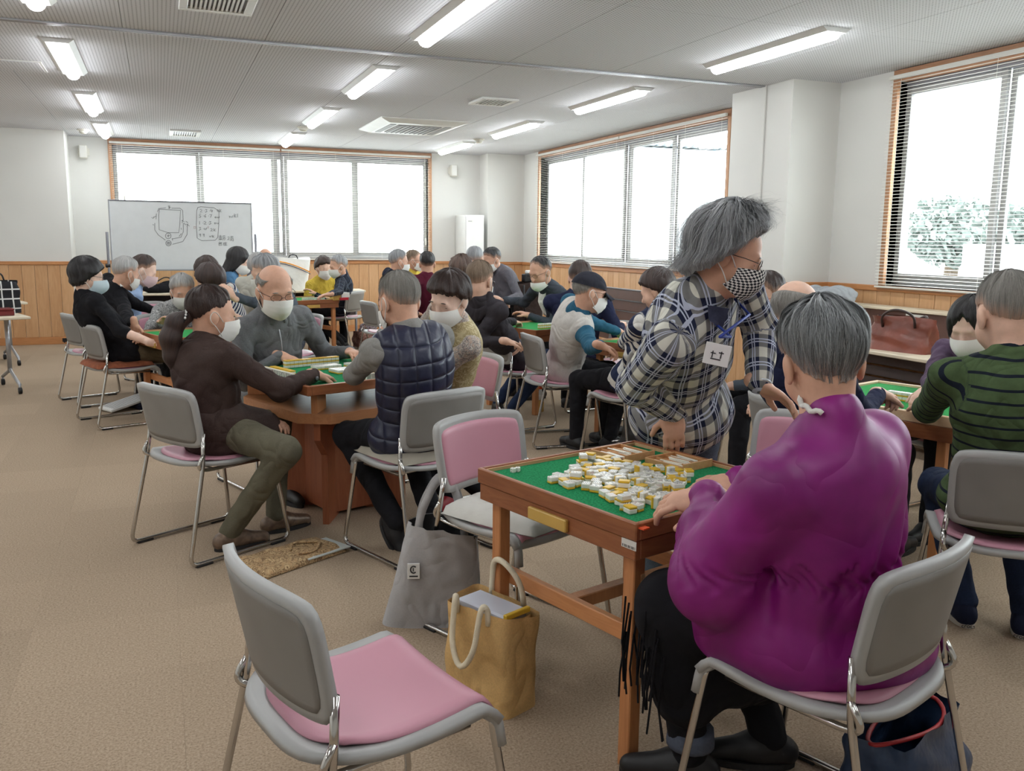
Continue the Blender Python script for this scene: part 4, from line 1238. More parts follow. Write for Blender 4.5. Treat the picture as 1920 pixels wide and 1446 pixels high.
def person(label, pel, face, head, hpx, look, top, hair, skin_='a', bottom=None, shoes=None, hands=None, group='people in the hall',
           sit=.455, mask=None, mkind='pleat', glasses=None, eyes=False, lod=1, w=1.0, slump=.03, twist=0.0, knees=None, feet=None,
           sleeve='long', loose=1.0, amp=.0065, hip=None, sh_w=.168, hs=None, fold_seed=None, collar=None, hem=.0, knee_h=None, legs=True, robe=None, hstr=0, hthk=1.0, arm_r=1.0, hscale=1.0, sh_drop=0.0, coat=False, nb=None, al=(.285, .245)):
    NP[0] += 1; seed = 100 + NP[0]
    face_r = math.radians(face)
    Fd = V3(math.cos(face_r), math.sin(face_r), 0); Rt = V3(math.sin(face_r), -math.cos(face_r), 0); Z = V3(0, 0, 1)
    hc = np.asarray(head, float)
    d = depth_of(hc)
    if hs is None: hs = min(1.28, max(.95, hpx * d / 1663.06 / .243))
    T = HeadT(hc, *look)
    P = V3(pel[0], pel[1], (sit + .085) if hip is None else hip)
    root = thing('person', label, 'person', (pel[0], pel[1], 0), 0, group)
    off = V3(pel[0], pel[1], 0)
    vox = {0: .0062, 1: .0085, 2: .012, 3: .016}[lod]; vb = {0: .0046, 1: .0062, 2: .0085, 3: .012}[lod]
    NB = hc - T.up * .080 * hs - T.f * .030 * hs - unit(hc - P) * .066
    if nb is not None: NB = np.asarray(nb, float)
    U = unit(NB - P); L = np.linalg.norm(NB - P)
    tw = math.radians(twist)
    F2 = Fd * math.cos(tw) + Rt * math.sin(tw); F2 = unit(F2 - U * (F2 @ U)); R2 = np.cross(F2, U)
    F1 = unit(Fd - U * (Fd @ U)); R1 = np.cross(F1, U)
    ShC = NB - U * (.052 + sh_drop)
    Sh = {1: ShC + R2 * sh_w * w ** .5 - U * .005, -1: ShC - R2 * sh_w * w ** .5 - U * .005}
    # ---- arms
    hands = hands or {}
    El = {}; Wr = {}
    for s in (1, -1):
        hd = hands.get(s)
        if hd is None:
            wpos = P + Fd * .26 + Rt * s * .12 + Z * .10
            hd = dict(p=wpos)
        Wr[s] = np.asarray(hd['p'], float)
        hint = hd.get('hint', -Z * 1.0 + R2 * s * .55 - F2 * .35)
        El[s] = ik(Sh[s], Wr[s], al[0], al[1], np.asarray(hint, float))
        hands[s] = hd
    # ---- skin: head, neck, core, arms and hands in one surface
    fd = Field(); head_prims(fd, T, hs)
    nb0 = T(V3(0, -.022, -.055) * hs)
    fd.cone(nb0, NB, .051 * hs, .053, .03)
    fd.cone(NB, P + U * .1, .06, .09, .03)
    fd.cone(Sh[-1], Sh[1], .045, .045, .03)
    for s in (1, -1):
        if hands[s].get('hide'):
            fd.cone(Sh[s], El[s], .040, .036, .02); fd.cone(El[s], Wr[s], .036, .027, .015); continue
        fd.cone(Sh[s], El[s], .042, .037, .02); fd.cone(El[s], Wr[s], .038, .026, .015)
        fa = unit(Wr[s] - El[s])
        dr = np.asarray(hands[s].get('dir', fa), float); pm = np.asarray(hands[s].get('palm', -Z), float)
        hand_prims(fd, Wr[s], dr, pm, s, hands[s].get('curl', .4), hands[s].get('s', 1.0) * hscale, hands[s].get('spread', .0), hands[s].get('thumb', .7), hands[s].get('pinch', False))
    Pm, Fm = fd.mesh(vb)
    body = np_mesh('body', Pm - off, Fm, SK[skin_]); o = bpy.data.objects.new('body', body); COL.objects.link(o); o.parent = root
    # ---- top
    fd = Field(); g = loose
    RT1 = np.stack([R1, F1, U]); RT2 = np.stack([R2, F2, U])
    if robe is None:
        fd.ell(P + U * (.03 - hem), V3(.172 * w, .132 * w, .125) * g, RT1, .05)
        fd.ell(P + V3(0, 0, -hem * .6), V3(.176 * w, .145 * w, .10 + hem * .6) * g, np.stack([Rt, Fd, Z]), .04)
        fd.ell(P + U * L * .40 - F1 * slump * .6 + F1 * .02 * (w - .9), V3(.150 * w, .122 * w, .17) * g, RT1, .06)
        fd.ell(P + U * L * .70 - F2 * slump, V3(.165 * w, .118 * w, .165) * g, RT2, .06)
        fd.cone(Sh[-1], Sh[1], .060 * g, .060 * g, .06)
        fd.cone(ShC - F2 * .01, NB + (nb0 - NB) * .30, .088, .062, .05)
        for s in (1, -1): fd.cone(NB - U * .012, Sh[s] * .7 + ShC * .3 + U * .012, .056, .050, .05)
        for s in (1, -1):
            fd.cone(Sh[s], El[s], .060 * g * arm_r, .050 * g * arm_r, .035)
            if sleeve == 'long':
                e = Wr[s] - unit(Wr[s] - El[s]) * .012
                fd.cone(El[s], e, .050 * g * arm_r, .037 * g * arm_r, .02)
            elif sleeve == 'elbow':
                fd.cone(El[s], El[s] + unit(Wr[s] - El[s]) * .03, .052 * g, .054 * g, .02)
            elif sleeve == 'none':
                pass
    else: robe(fd, dict(P=P, U=U, L=L, Sh=Sh, El=El, Wr=Wr, NB=NB, ShC=ShC, F1=F1, R1=R1, F2=F2, R2=R2, RT1=RT1, RT2=RT2, Fd=Fd, Rt=Rt))
    Pm, Fm = fd.mesh(vox, warp=folds(seed if fold_seed is None else fold_seed, amp) if not callable(amp) else amp)
    me = np_mesh('top', Pm - off, Fm, top if not isinstance(top, tuple) else top[0])
    sl = [(P - U * .1, NB, -F1, 0.0, .14)] + [(Sh[s], El[s], -F2, .30, .055) for s in (1, -1)] + [(El[s], Wr[s], -F2, .30 + np.linalg.norm(El[s] - Sh[s]), .045) for s in (1, -1)]
    set_uv(me, bone_uv(Pm, sl))
    o = bpy.data.objects.new({'long': 'top', 'elbow': 'top', 'none': 'top'}[sleeve], me); COL.objects.link(o); o.parent = root
    ctx = dict(P=P, U=U, L=L, Sh=Sh, El=El, Wr=Wr, NB=NB, ShC=ShC, F1=F1, R1=R1, F2=F2, R2=R2, T=T, hs=hs, off=off, root=root, Fd=Fd, Rt=Rt, RT1=RT1, RT2=RT2, vox=vox, seed=seed, g=g, w=w, slump=slump, nb0=nb0)
    if collar is not None:
        kind, cm = collar if isinstance(collar, tuple) else ('fold', collar)
        c0 = NB + (nb0 - NB) * .22
        def cfn(u, v):
            a = math.radians(24 + 312 * u) ; ca, sa = math.cos(a), math.sin(a)
            if kind == 'fold':
                r = .057 + .030 * v ** 1.2; z = .030 - .050 * v - .020 * max(0, ca) * v
            else:
                r = .078 - .006 * v; z = -.020 + .070 * v - .015 * max(0, ca)
            return tuple(c0 + U * (z - .012 * ca) + (F2 * ca * 1.06 + R2 * sa) * r + F2 * .004 - off)
        obj('collar', MB().shell(cfn, 25, 6, .005), cm, root, True)
    if coat:
        fd = Field(); Zc = V3(0, 0, 1)
        fd.ell(P + U * .02 - Fd * .01, V3(.200 * w, .165 * w, .135), RT1, .05)
        for s in (1, -1): fd.cone(P + Rt * s * .09, P + Rt * s * .12 + Fd * .15 - Zc * .01, .105 * w ** .5, .098, .05)
        Pm, Fm = fd.mesh(vox, warp=folds(seed + 3, .005))
        me = np_mesh('jacket_skirt', Pm - off, Fm, top); set_uv(me, bone_uv(Pm, sl[:1]))
        o = bpy.data.objects.new('jacket_skirt', me); COL.objects.link(o); o.parent = root
    # ---- legs
    if legs:
        kh = (sit + .035) if knee_h is None else knee_h
        Hp = {s: P + Rt * s * .088 for s in (1, -1)}
        Kn = {}; An = {}
        for s in (1, -1):
            Kn[s] = np.asarray(knees[s], float) if knees and s in knees else V3(*(P + Fd * .40 + Rt * s * .13)[:2], kh)
            An[s] = np.asarray(feet[s][0], float) if feet and s in feet else V3(*(Kn[s] + Fd * .02)[:2], .085)
        fd = Field()
        fd.ell(P + Z * -.0, V3(.168 * w, .135 * w, .105), np.stack([Rt, Fd, Z]), .04)
        for s in (1, -1):
            fd.cone(Hp[s], Kn[s], .090 * w ** .5, .066, .035); fd.cone(Kn[s], An[s], .064, .050, .03)
        Pm, Fm = fd.mesh(vox * 1.1, warp=folds(seed + 50, .004), clipz=.02)
        me = np_mesh('trousers', Pm - off, Fm, bottom)
        o = bpy.data.objects.new('trousers', me); COL.objects.link(o); o.parent = root
        for s in (1, -1):
            fdir = Fd if not (feet and s in feet and len(feet[s]) > 1) else unit(feet[s][1])
            A = An[s]; flat = abs(fdir[2]) < .1
            up = Z if flat else unit(np.cross(np.cross(fdir, Z), fdir))
            base = A - up * (A[2] if flat and A[2] < .2 else .085)
            fd = Field()
            fd.cone(base - fdir * .045 + up * .040, base + fdir * .035 + up * .048, .038, .042, .03)
            fd.cone(base + fdir * .03 + up * .046, base + fdir * .155 + up * .030, .042, .030, .03)
            fd.cone(base - fdir * .02 + up * .05, A, .040, .040, .02)
            Pm, Fm = fd.mesh(max(.0075, vox), clipz=(.004 if flat else None))
            so = bpy.data.objects.new('shoe', np_mesh('shoe', Pm - off, Fm, shoes[0] if isinstance(shoes, tuple) else (shoes or M_shoeb))); COL.objects.link(so); so.parent = root
            if lod < 3:
                out = []
                lat = np.cross(fdir, up)
                for a in np.linspace(0, 2 * PI, 24, endpoint=False):
                    ex = .118 * math.cos(a); wd = (.046 - .006 * math.cos(a)) * math.sin(a) * (1.0 if abs(math.cos(a)) < .9 else 1.0)
                    out.append(base + fdir * (.055 + ex + .012 * math.cos(a)) + lat * wd)
                n = len(out); vs = [tuple(q + up * .001 - off) for q in out] + [tuple(q + up * .020 - off) for q in out]
                mb = MB(); mb.add(vs, [tuple(range(n - 1, -1, -1)), tuple(range(n, 2 * n))] + [(i, (i + 1) % n, n + (i + 1) % n, n + i) for i in range(n)])
                obj('sole', mb, shoes[1] if isinstance(shoes, tuple) else M_soled, so)
        ctx.update(Kn=Kn, An=An, Hp=Hp)
    # ---- hair, mask, glasses, face
    if hair:
        sty, hm = hair[0], HM[hair[1]]
        ho, fn = hair_mesh('hair', T, hs, sty, hm, seed, 96 if lod < 2 else 56, 28 if lod < 2 else 18, hthk, root, off)
        if not hstr and lod == 1: hstr = 500
        if hstr: strands(fn, hstr, hm, ho, off, seed, width=.0008 * hs, wild=.055 if sty == 'wild' else .02 if sty == 'curly' else .004, lift=(.8, 1.2) if sty == 'wild' else (.8, 1.12), t_lo=.1 if sty == 'wild' else 0.0)
        ctx['hair'] = ho; ctx['hairfn'] = fn
    if mask is not None: add_mask(T, hs, mask, root, off, mkind)
    if glasses is not None: add_glasses(T, hs, root, off, glasses)
    if eyes: add_face(T, hs, root, off, HM[hair[1]] if hair else M_ink)
    return ctx
# ================================================================ the people
def Hd(px, py, z, **kw):
    kw['p'] = np.array(at_z(px, py, z)); return kw
def stripes(name, base, line, period, frac, axis='v', rough=.9, soft=.02):
    if name in MATS: return MATS[name]
    m, t = newmat(name, rough)
    a = t.attr('weave').outputs['Vector']; s = t.add('ShaderNodeSeparateXYZ'); t.link(a, s.inputs[0])
    wob = t.math('MULTIPLY_ADD', t.noise(t.coords(), 9, 2), .006, -.003)
    f = t.math('FRACT', t.math('MULTIPLY', t.math('ADD', s.outputs[1 if axis == 'v' else 0], wob), 1 / period))
    k = t.math('LESS_THAN', f, frac)
    nz = t.noise(t.coords(), 30, 3)
    t.base(t.mix(k, t.ramp(nz, [(.3, shade(base, .85)), (.7, shade(base, 1.12))]), line))
    wrinkle(t, t.coords())
    t.b.inputs['Specular IOR Level'].default_value = .2
    return m
def plaid(name, bg_, dark, line, period, rough=.9, w1=.5, lw=.06):
    """woven check: two broad dark bands crossed, thin light lines"""
    if name in MATS: return MATS[name]
    m, t = newmat(name, rough)
    a = t.attr('weave').outputs['Vector']; s = t.add('ShaderNodeSeparateXYZ'); t.link(a, s.inputs[0])
    fx = t.math('FRACT', t.math('MULTIPLY', s.outputs[0], 1 / period)); fy = t.math('FRACT', t.math('MULTIPLY', s.outputs[1], 1 / period))
    kx = t.math('LESS_THAN', fx, w1); ky = t.math('LESS_THAN', fy, w1)
    both = t.math('MULTIPLY', t.math('ADD', kx, ky), .5)
    c = t.ramp(both, [(0, bg_), (.5, tuple((bg_[i] * .30 + dark[i] * .8) for i in range(3)) + (1,)), (1, dark)])
    def ln(f, at):
        return t.math('LESS_THAN', t.math('ABSOLUTE', t.math('SUBTRACT', f, at)), lw * .5)
    l = t.math('MAXIMUM', t.math('MAXIMUM', ln(fx, w1 * .5 - .06), ln(fy, w1 * .5 - .06)), t.math('MAXIMUM', ln(fx, w1 * .5 + .06), ln(fy, w1 * .5 + .06)))
    c = t.mix(t.math('MULTIPLY', l, .75), c, line)
    t.base(c); wrinkle(t, t.coords())
    t.b.inputs['Specular IOR Level'].default_value = .2
    return m
def blotch(name, c1, c2, c3, scale, rough=.85):
    if name in MATS: return MATS[name]
    m, t = newmat(name, rough)
    v = t.coords()
    n = t.noise(v, scale, 3, .6, 1.5)
    t.base(t.ramp(n, [(.40, c1), (.47, c2), (.54, c1), (.60, c3), (.66, c1)]))
    t.b.inputs['Specular IOR Level'].default_value = .2
    return m
C_black = cloth('black_knit', rgb(26, 26, 30)); C_navy = cloth('navy_knit', rgb(36, 40, 66)); C_navyd = cloth('dark_navy_cotton', rgb(30, 33, 50))
C_char = cloth('charcoal_sweat', rgb(58, 55, 60)); C_slate = cloth('slate_coat', rgb(84, 92, 102)); C_denim = cloth('denim_blue', rgb(86, 126, 162), weave=700)
C_jean = cloth('washed_jeans', rgb(98, 114, 130), var=.25); C_jeand = cloth('dark_jeans', rgb(38, 50, 76), var=.2)
C_olive = cloth('olive_cotton', rgb(104, 100, 84)); C_olived = cloth('olive_brown', rgb(92, 80, 62)); C_greyj = cloth('grey_tweed', rgb(112, 114, 116), var=.2)
C_brownj = cloth('brown_velvet_jacket', rgb(66, 52, 48), .75, var=.2); C_maroon = cloth('maroon_cotton', rgb(96, 32, 52)); C_yellow = cloth('mustard_knit', rgb(206, 178, 72))
C_cream = cloth('cream_knit', rgb(204, 204, 192)); C_teal = cloth('teal_denim', rgb(44, 92, 116), var=.18); C_vestb = cloth('pale_grey_vest', rgb(204, 200, 194))
C_plum = cloth('plum_knit', rgb(92, 74, 96)); C_greyk = cloth('grey_knit', rgb(110, 108, 114)); C_skyb = cloth('sky_blue_shirt', rgb(150, 172, 204))
C_shirtg = cloth('grey_flannel', rgb(140, 138, 134)); C_white = cloth('white_cotton', rgb(232, 230, 224)); C_suit = cloth('dark_suit_wool', rgb(66, 73, 82))
C_blackp = cloth('black_trousers', rgb(30, 30, 34)); C_mint = cloth('pale_mint_collar', rgb(188, 214, 204))
C_green = stripes('green_striped_knit', rgb(76, 94, 62), rgb(26, 32, 44), .040, .20)
C_navyw = stripes('navy_white_stripe', rgb(228, 226, 220), rgb(44, 52, 78), .085, .5)
C_navyw2 = stripes('fine_navy_white_stripe', rgb(228, 226, 220), rgb(44, 54, 84), .03, .45)
C_plaid = plaid('navy_plaid_shirt', rgb(214, 212, 200), rgb(34, 38, 62), rgb(210, 216, 236), .088, w1=.56, lw=.055)
C_tartan = plaid('dark_tartan_jacket', rgb(40, 46, 60), rgb(26, 28, 38), rgb(110, 122, 138), .11, w1=.5, lw=.045)
C_leafy = blotch('black_white_leaf_print', rgb(206, 206, 204), rgb(30, 32, 36), rgb(60, 62, 66), 38)
C_floral = blotch('floral_blouse_print', rgb(206, 198, 186), rgb(96, 84, 92), rgb(170, 130, 110), 44)
def quilt(name, c, period=.078):
    m, t = newmat(name, .42)
    a = t.attr('weave').outputs['Vector']; s = t.add('ShaderNodeSeparateXYZ'); t.link(a, s.inputs[0])
    def puff(o, per):
        q = t.math('ABSOLUTE', t.math('MULTIPLY_ADD', t.math('FRACT', t.math('MULTIPLY', o, 1 / per)), 2.0, -1.0))
        return t.math('SUBTRACT', 1.0, t.math('POWER', q, 5.0))
    h2 = t.math('MULTIPLY', puff(s.outputs[0], period), puff(s.outputs[1], period * .92))
    h2 = t.math('MULTIPLY_ADD', t.noise(t.coords(), 26, 2), .35, h2)
    t.base(c); t.bump(h2, .8, .012)
    return m
C_quilt = quilt('quilted_navy_nylon', rgb(34, 38, 62))
m_, t_ = newmat('purple_satin', .5)
v_ = t_.coords()
t_.base(t_.ramp(t_.noise(v_, 5, 4), [(.3, rgb(112, 10, 96)), (.7, rgb(142, 18, 122))]))
wrinkle(t_, v_, 300, .32, .03, 5.0); C_purple = m_

def on(key, fwd=0.0, side=0.0):
    c = CH[key]; a = c.rotation_euler[2]
    return (c.location.x - math.sin(a) * fwd + math.cos(a) * side, c.location.y + math.cos(a) * fwd + math.sin(a) * side)

# ---- 1 woman in the purple robe
def robe_purple(fd, c):
    P, U, L, Sh, El, Wr = c['P'], c['U'], c['L'], c['Sh'], c['El'], c['Wr']
    fd.ell(P + U * .01 - c['F1'] * .02, V3(.225, .205, .125), c['RT1'], .06)
    fd.ell(P + U * .14 - c['F1'] * .015, V3(.185, .165, .11), c['RT1'], .05)
    fd.ell(P + U * L * .48 - c['F1'] * .03, V3(.178, .145, .15), c['RT1'], .05)
    fd.ell(P + U * L * .74 - c['F2'] * .035, V3(.172, .130, .15), c['RT2'], .06)
    fd.cone(Sh[-1], Sh[1], .062, .062, .06)
    fd.cone(c['ShC'] - U * .01, c['NB'] + U * .026 - c['F2'] * .010, .095, .062, .05)
    for s in (1, -1): fd.cone(c['NB'] - U * .035, Sh[s] * .8 + c['ShC'] * .2, .052, .052, .05)
    for s in (1, -1):
        fd.cone(Sh[s], El[s], .078, .098, .05)
        d = unit(Wr[s] - El[s]); m = El[s] + (Wr[s] - El[s]) * .55
        fd.cone(El[s] - V3(0, 0, .02), m - V3(0, 0, .015), .100, .082, .05)
        fd.cone(m, Wr[s] - d * .055, .070, .044, .04)
        fd.cone(Wr[s] - d * .045, Wr[s] - d * .005, .046, .050, .012)
    for s in (1, -1):       # lap of the robe over both thighs
        fd.cone(P + c['Rt'] * s * .10 - V3(0, 0, .01), P + c['Rt'] * s * .13 + c['Fd'] * .13 - V3(0, 0, .01), .120, .105, .06)
    fd.ell(P - c['Fd'] * .15 - V3(0, 0, .05) + c['Rt'] * .10, V3(.17, .10, .075), np.stack([c['Rt'], c['Fd'], V3(0, 0, 1)]), .05)
def warp_purple(c0):
    P0, U0, R0, F0 = c0
    fb = folds(11, .0030, .5)
    def f(P):
        q = P - P0; hgt = q @ U0; x = q @ R0; y = q @ F0
        ang = np.arctan2(x, -y)
        waist = np.exp(-((hgt - .20) / .028) ** 2); spread = np.exp(-((hgt - .22) / .13) ** 2) * (np.sqrt(x * x + y * y) < .24)
        g = .0045 * waist * np.sin(ang * 46 + 4 * np.sin(hgt * 60)) + .006 * waist
        g = g + .0075 * spread * np.sin(ang * 17 + 2.2 * np.sin(hgt * 9) + 1.0) * (hgt > -.05)
        return g + fb(P)
    return f
pp = on('purple', .06); hd = at_depth(1540, 680, 1.96)
_fa = math.radians(112); _F = V3(math.cos(_fa), math.sin(_fa), 0); _R = V3(math.sin(_fa), -math.cos(_fa), 0)
_P0 = V3(pp[0], pp[1], .54); _U0 = unit(hd - V3(0, 0, .18) - _P0)
cx = person('grey haired woman in a purple satin robe reaching over the foreground table', pp, 112, hd, 170, (70, 20, 4), C_purple, ('elder', 'salt'), 'b',
    bottom=C_black, shoes=M_shoeb, lod=0, robe=robe_purple, amp=warp_purple((_P0, _U0, _R, _F)), hs=1.0, twist=12, sit=.44, sh_drop=.045, sh_w=.160, hstr=3800, hthk=1.0,
    hands={-1: dict(p=np.array(at_z(1326, 934, .785)), dir=V3(-.76, .58, -.16), palm=V3(.35, .25, -1), curl=.48, hint=V3(-.6, -.7, -1.1)),
           1: dict(p=np.array(at_z(1385, 903, .775)), dir=V3(-.98, .05, -.10), palm=V3(0, .35, -1), curl=.50, pinch=True, hint=V3(.8, -.2, -1.2))},
    knees={-1: V3(*at_z(1262, 1140, .50)[:3]), 1: V3(*at_z(1340, 1075, .50)[:3])},
    feet={-1: (V3(1.245, 1.84, .085), V3(-.75, .5, 0)), 1: (V3(1.50, 1.84, .085), V3(-.80, .4, 0))})
# skirt, cuff, fringe and collar lace
off = cx['off']; fd = Field()
fd.ell(cx['P'], V3(.20, .20, .10), np.stack([cx['Rt'], cx['Fd'], V3(0, 0, 1)]), .05)
for s in (1, -1):
    fd.cone(cx['P'] + cx['Rt'] * s * .09, cx['Kn'][s], .11, .085, .06)
    fd.cone(cx['Kn'][s], V3(*(cx['An'][s] * .75 + cx['Kn'][s] * .25)[:2], .26), .090, .092, .06)
fd.cone((cx['Kn'][1] + cx['Kn'][-1]) / 2, V3(*((cx['An'][1] + cx['An'][-1]) / 2)[:2], .30), .085, .10, .06)
Pm, Fm = fd.mesh(.009, warp=folds(5, .004))
o = bpy.data.objects.new('skirt', np_mesh('skirt', Pm - off, Fm, C_black)); COL.objects.link(o); o.parent = cx['root']
R_ = random.Random(4)
for k in range(26):
    b = cx['Kn'][-1] + V3(-.085 + R_.uniform(-.015, .03), R_.uniform(-.09, .08), R_.uniform(-.14, -.02)) - off
    L_ = R_.uniform(.10, .19)
    obj('fringe', MB().tube([tuple(b + V3(0, 0, .04)), tuple(b + V3(-.012, R_.uniform(-.01, .01), -L_ * .5)), tuple(b + V3(-.006 + R_.uniform(-.01, .01), R_.uniform(-.015, .015), -L_))], .0028, 5), C_black, o)
A = cx['An'][-1] - off
obj('trouser_cuff', MB().lathe([(.060, .035), (.064, .0), (.063, -.012), (.05, -.012)][::-1], 16, Matrix.Translation(tuple(A + V3(0, 0, .04)))), cloth('grey_denim_cuff', rgb(86, 92, 106)), cx['root'], True)
lace = []
for a in np.linspace(math.radians(248), math.radians(345), 18):
    lace.append(tuple(cx['NB'] + cx['U'] * (.055 + .004 * math.sin(a * 13)) + (cx['F2'] * math.cos(a) + cx['R2'] * math.sin(a)) * .067 - off))
obj('lace_collar', MB().tube(lace, .006, 6), C_white, cx['root'], True)
# ---- 2 man in the plaid shirt, leaning over
hd = at_depth(1368, 478, 2.68)
cx = person('standing man with wild grey hair, plaid shirt and checked mask leaning over the table', (1.75, 2.74), 282, hd, 165, (-38, 20, 0), C_plaid, ('wild', 'grey'), 'b',
    bottom=C_jean, shoes=plain('brown_boot', rgb(104, 66, 44), .6, var=.15), lod=0, hip=.85, hs=.98, nb=at_depth(1322, 552, 2.74), al=(.255, .23), w=1.10, loose=1.08, twist=-6, amp=.006, hstr=4200, sh_w=.185, hthk=1.0, hem=.07,
    mask=M_maskc, mkind='pleat', glasses=M_wire, eyes=True, arm_r=1.12,
    hands={1: dict(p=np.array(at_depth(1262, 772, 3.06)), dir=V3(.02, -.12, -1), palm=V3(.3, .6, 0), curl=.34, hint=V3(-.7, .5, -.2)),
           -1: dict(p=np.array(at_depth(1425, 722, 2.88)), dir=V3(.62, -.55, -.42), palm=V3(-.2, -.3, -1), curl=.28, spread=.12, hint=V3(.7, .3, -.8))},
    knees={1: V3(1.76, 2.86, .47), -1: V3(1.94, 2.90, .47)}, feet={1: (V3(1.82, 3.02, .085), V3(-.15, -1, 0)), -1: (V3(2.02, 3.08, .085), V3(.1, -1, 0))})
off = cx['off']
lan = [cx['NB'] + cx['R2'] * .06 + cx['U'] * .02, cx['ShC'] + cx['F2'] * .125 + cx['R2'] * .05 - cx['U'] * .02, at_depth(1348, 640, 2.62)]
card = np.array(at_depth(1349, 645, 2.50))
for s in (1, -1):
    p = [cx['NB'] + cx['R2'] * .062 * s + cx['F2'] * .02, cx['ShC'] + cx['R2'] * .055 * s + cx['F2'] * .135, card + V3(0, 0, .02)]
    obj('lanyard', MB().tube([tuple(np.array(q) - off) for q in p], .0045, 6), plain('blue_lanyard', rgb(40, 62, 150), .6, var=.05), cx['root'], True)
M = Matrix.Translation(tuple(card - off)) @ Matrix.Rotation(math.radians(-38), 4, 'Z') @ Matrix.Rotation(math.radians(10), 4, 'Y')
bd = obj('name_badge', MB().box((-.036, -.002, -.062), (.036, .002, .0), .001, M), M_white, cx['root'])
for k, (x0, x1, z0, z1) in enumerate(((-.018, -.004, -.030, -.027), (-.014, -.011, -.042, -.022), (-.016, .012, -.046, -.043), (.004, .018, -.026, -.023), (.010, .013, -.040, -.020))):
    obj('hand_lettering', MB().box((x0, -.0032, z0), (x1, -.0018, z1), 0, M), M_ink, bd)
wr = cx['Wr'][-1]; dv = unit(cx['Wr'][-1] - cx['El'][-1]); a1 = unit(np.cross(dv, V3(0, 0, 1))); a2 = np.cross(a1, dv)
obj('wrist_watch', MB().tube([tuple(wr - dv * .0 + (a1 * math.cos(a) + a2 * math.sin(a)) * .032 - off) for a in np.linspace(0, 2 * PI, 18, endpoint=False)], .008, 6, closed=True), M_alu, cx['root'], True)
for s in (1, -1):       # shirt collar wings with buttons
    b = cx['NB'] + cx['R2'] * s * .045 + cx['F2'] * .065
    q = [b + cx['U'] * .045 - cx['F2'] * .02 + cx['R2'] * s * .022, b + cx['U'] * .02 + cx['F2'] * .030 - cx['R2'] * s * .025, b - cx['U'] * .045 + cx['F2'] * .035 + cx['R2'] * s * .004, b + cx['U'] * .0 + cx['R2'] * s * .035]
    n_ = unit(np.cross(q[1] - q[0], q[3] - q[0])) * .003
    vs = [tuple(p - off) for p in q] + [tuple(p + n_ - off) for p in q]
    mb = MB(); mb.add(vs, [(0, 1, 2, 3), (7, 6, 5, 4), (0, 4, 5, 1), (1, 5, 6, 2), (2, 6, 7, 3), (3, 7, 4, 0)])
    obj('collar_wing', mb, cloth('dark_check_collar', rgb(70, 74, 96)), cx['root'])
# ---- 3 man in the green striped shirt
cx = person('man in a green and navy striped shirt with cropped grey hair, seen from behind', on('green', .05), 55, at_depth(1888, 592, 2.98), 150, (66, 22, 0), C_green, ('crop', 'stubble'), 'a',
    bottom=C_jeand, shoes=(cloth('navy_canvas_shoe', rgb(34, 40, 62)), M_sole), lod=1, w=1.16, loose=1.05, hs=1.16, slump=.045, sh_w=.185, hstr=800,
    hands={-1: dict(p=V3(2.98, 2.78, .76)), 1: dict(p=V3(3.25, 2.62, .76))}, feet={-1: (V3(2.80, 2.36, .085), V3(.5, .8, 0)), 1: (V3(2.93, 2.20, .085), V3(.8, .5, 0))})
for k, sh in enumerate([c for c in cx['root'].children if c.name.split('.')[0] == 'shoe']):
    fdir = unit(V3(.8, .5, 0) if k == 0 else V3(.5, .8, 0)); A = cx['An'][1 if k == 0 else -1]
    fo = bpy.data.objects.new('heel_text', text_mesh('heel_text', 'crocs', .022, M_ink)); COL.objects.link(fo); fo.parent = sh
    a = math.atan2(fdir[1], fdir[0]); p = A - fdir * .0775 - cx['off']
    fo.matrix_local = Matrix.Translation((p[0], p[1], .006)) @ Matrix.Rotation(a - PI / 2, 4, 'Z') @ Matrix.Rotation(PI / 2, 4, 'X')
# ---- 4 bald man in navy sweater behind the purple robe
person('bald man in a navy sweater reaching across the right hand table', on('navy', .05), 15, at_depth(1492, 588, 3.55), 100, (22, 14, 0), C_navy, ('balding', 'stubble'), 'a', bottom=C_blackp, lod=1, w=1.1, hs=1.08,
    mask=M_maskw, glasses=M_wire, hands={1: dict(p=np.array(at_z(1648, 738, .80)), dir=V3(.9, .3, -.2), curl=.7), -1: dict(p=V3(2.85, 3.35, .76))})
# ---- 5 woman with red glasses
person('woman with red glasses and a mint collar facing left beyond the bald man', on('glw', .05), 190, at_depth(1437, 556, 5.05), 84, (188, 16, 0), C_slate, ('short', 'brown'), 'a', bottom=C_blackp, lod=1,
    mask=M_maskw, glasses=plain('red_spectacle_frame', rgb(150, 40, 44), .4, var=.05), collar=C_mint, hands={1: dict(p=np.array(at_z(1440, 745, .60)), dir=V3(-.9, -.2, -.3)), -1: dict(p=V3(3.1, 4.3, .60))})
# ---- 6 woman with long black hair on the right
person('woman with long black hair and a plum sweater beyond the green striped shirt', on('purple2', .03), 192, at_depth(1822, 612, 4.35), 100, (198, 24, 0), C_plum, ('long', 'black'), 'c', bottom=C_blackp, lod=1, mask=M_maskw, mkind='kf', sh_w=.155, hs=1.12,
    hands={1: dict(p=np.array(at_z(1745, 728, .80)), dir=V3(-.9, -.2, -.4), curl=.7), -1: dict(p=V3(3.45, 3.0, .76))})
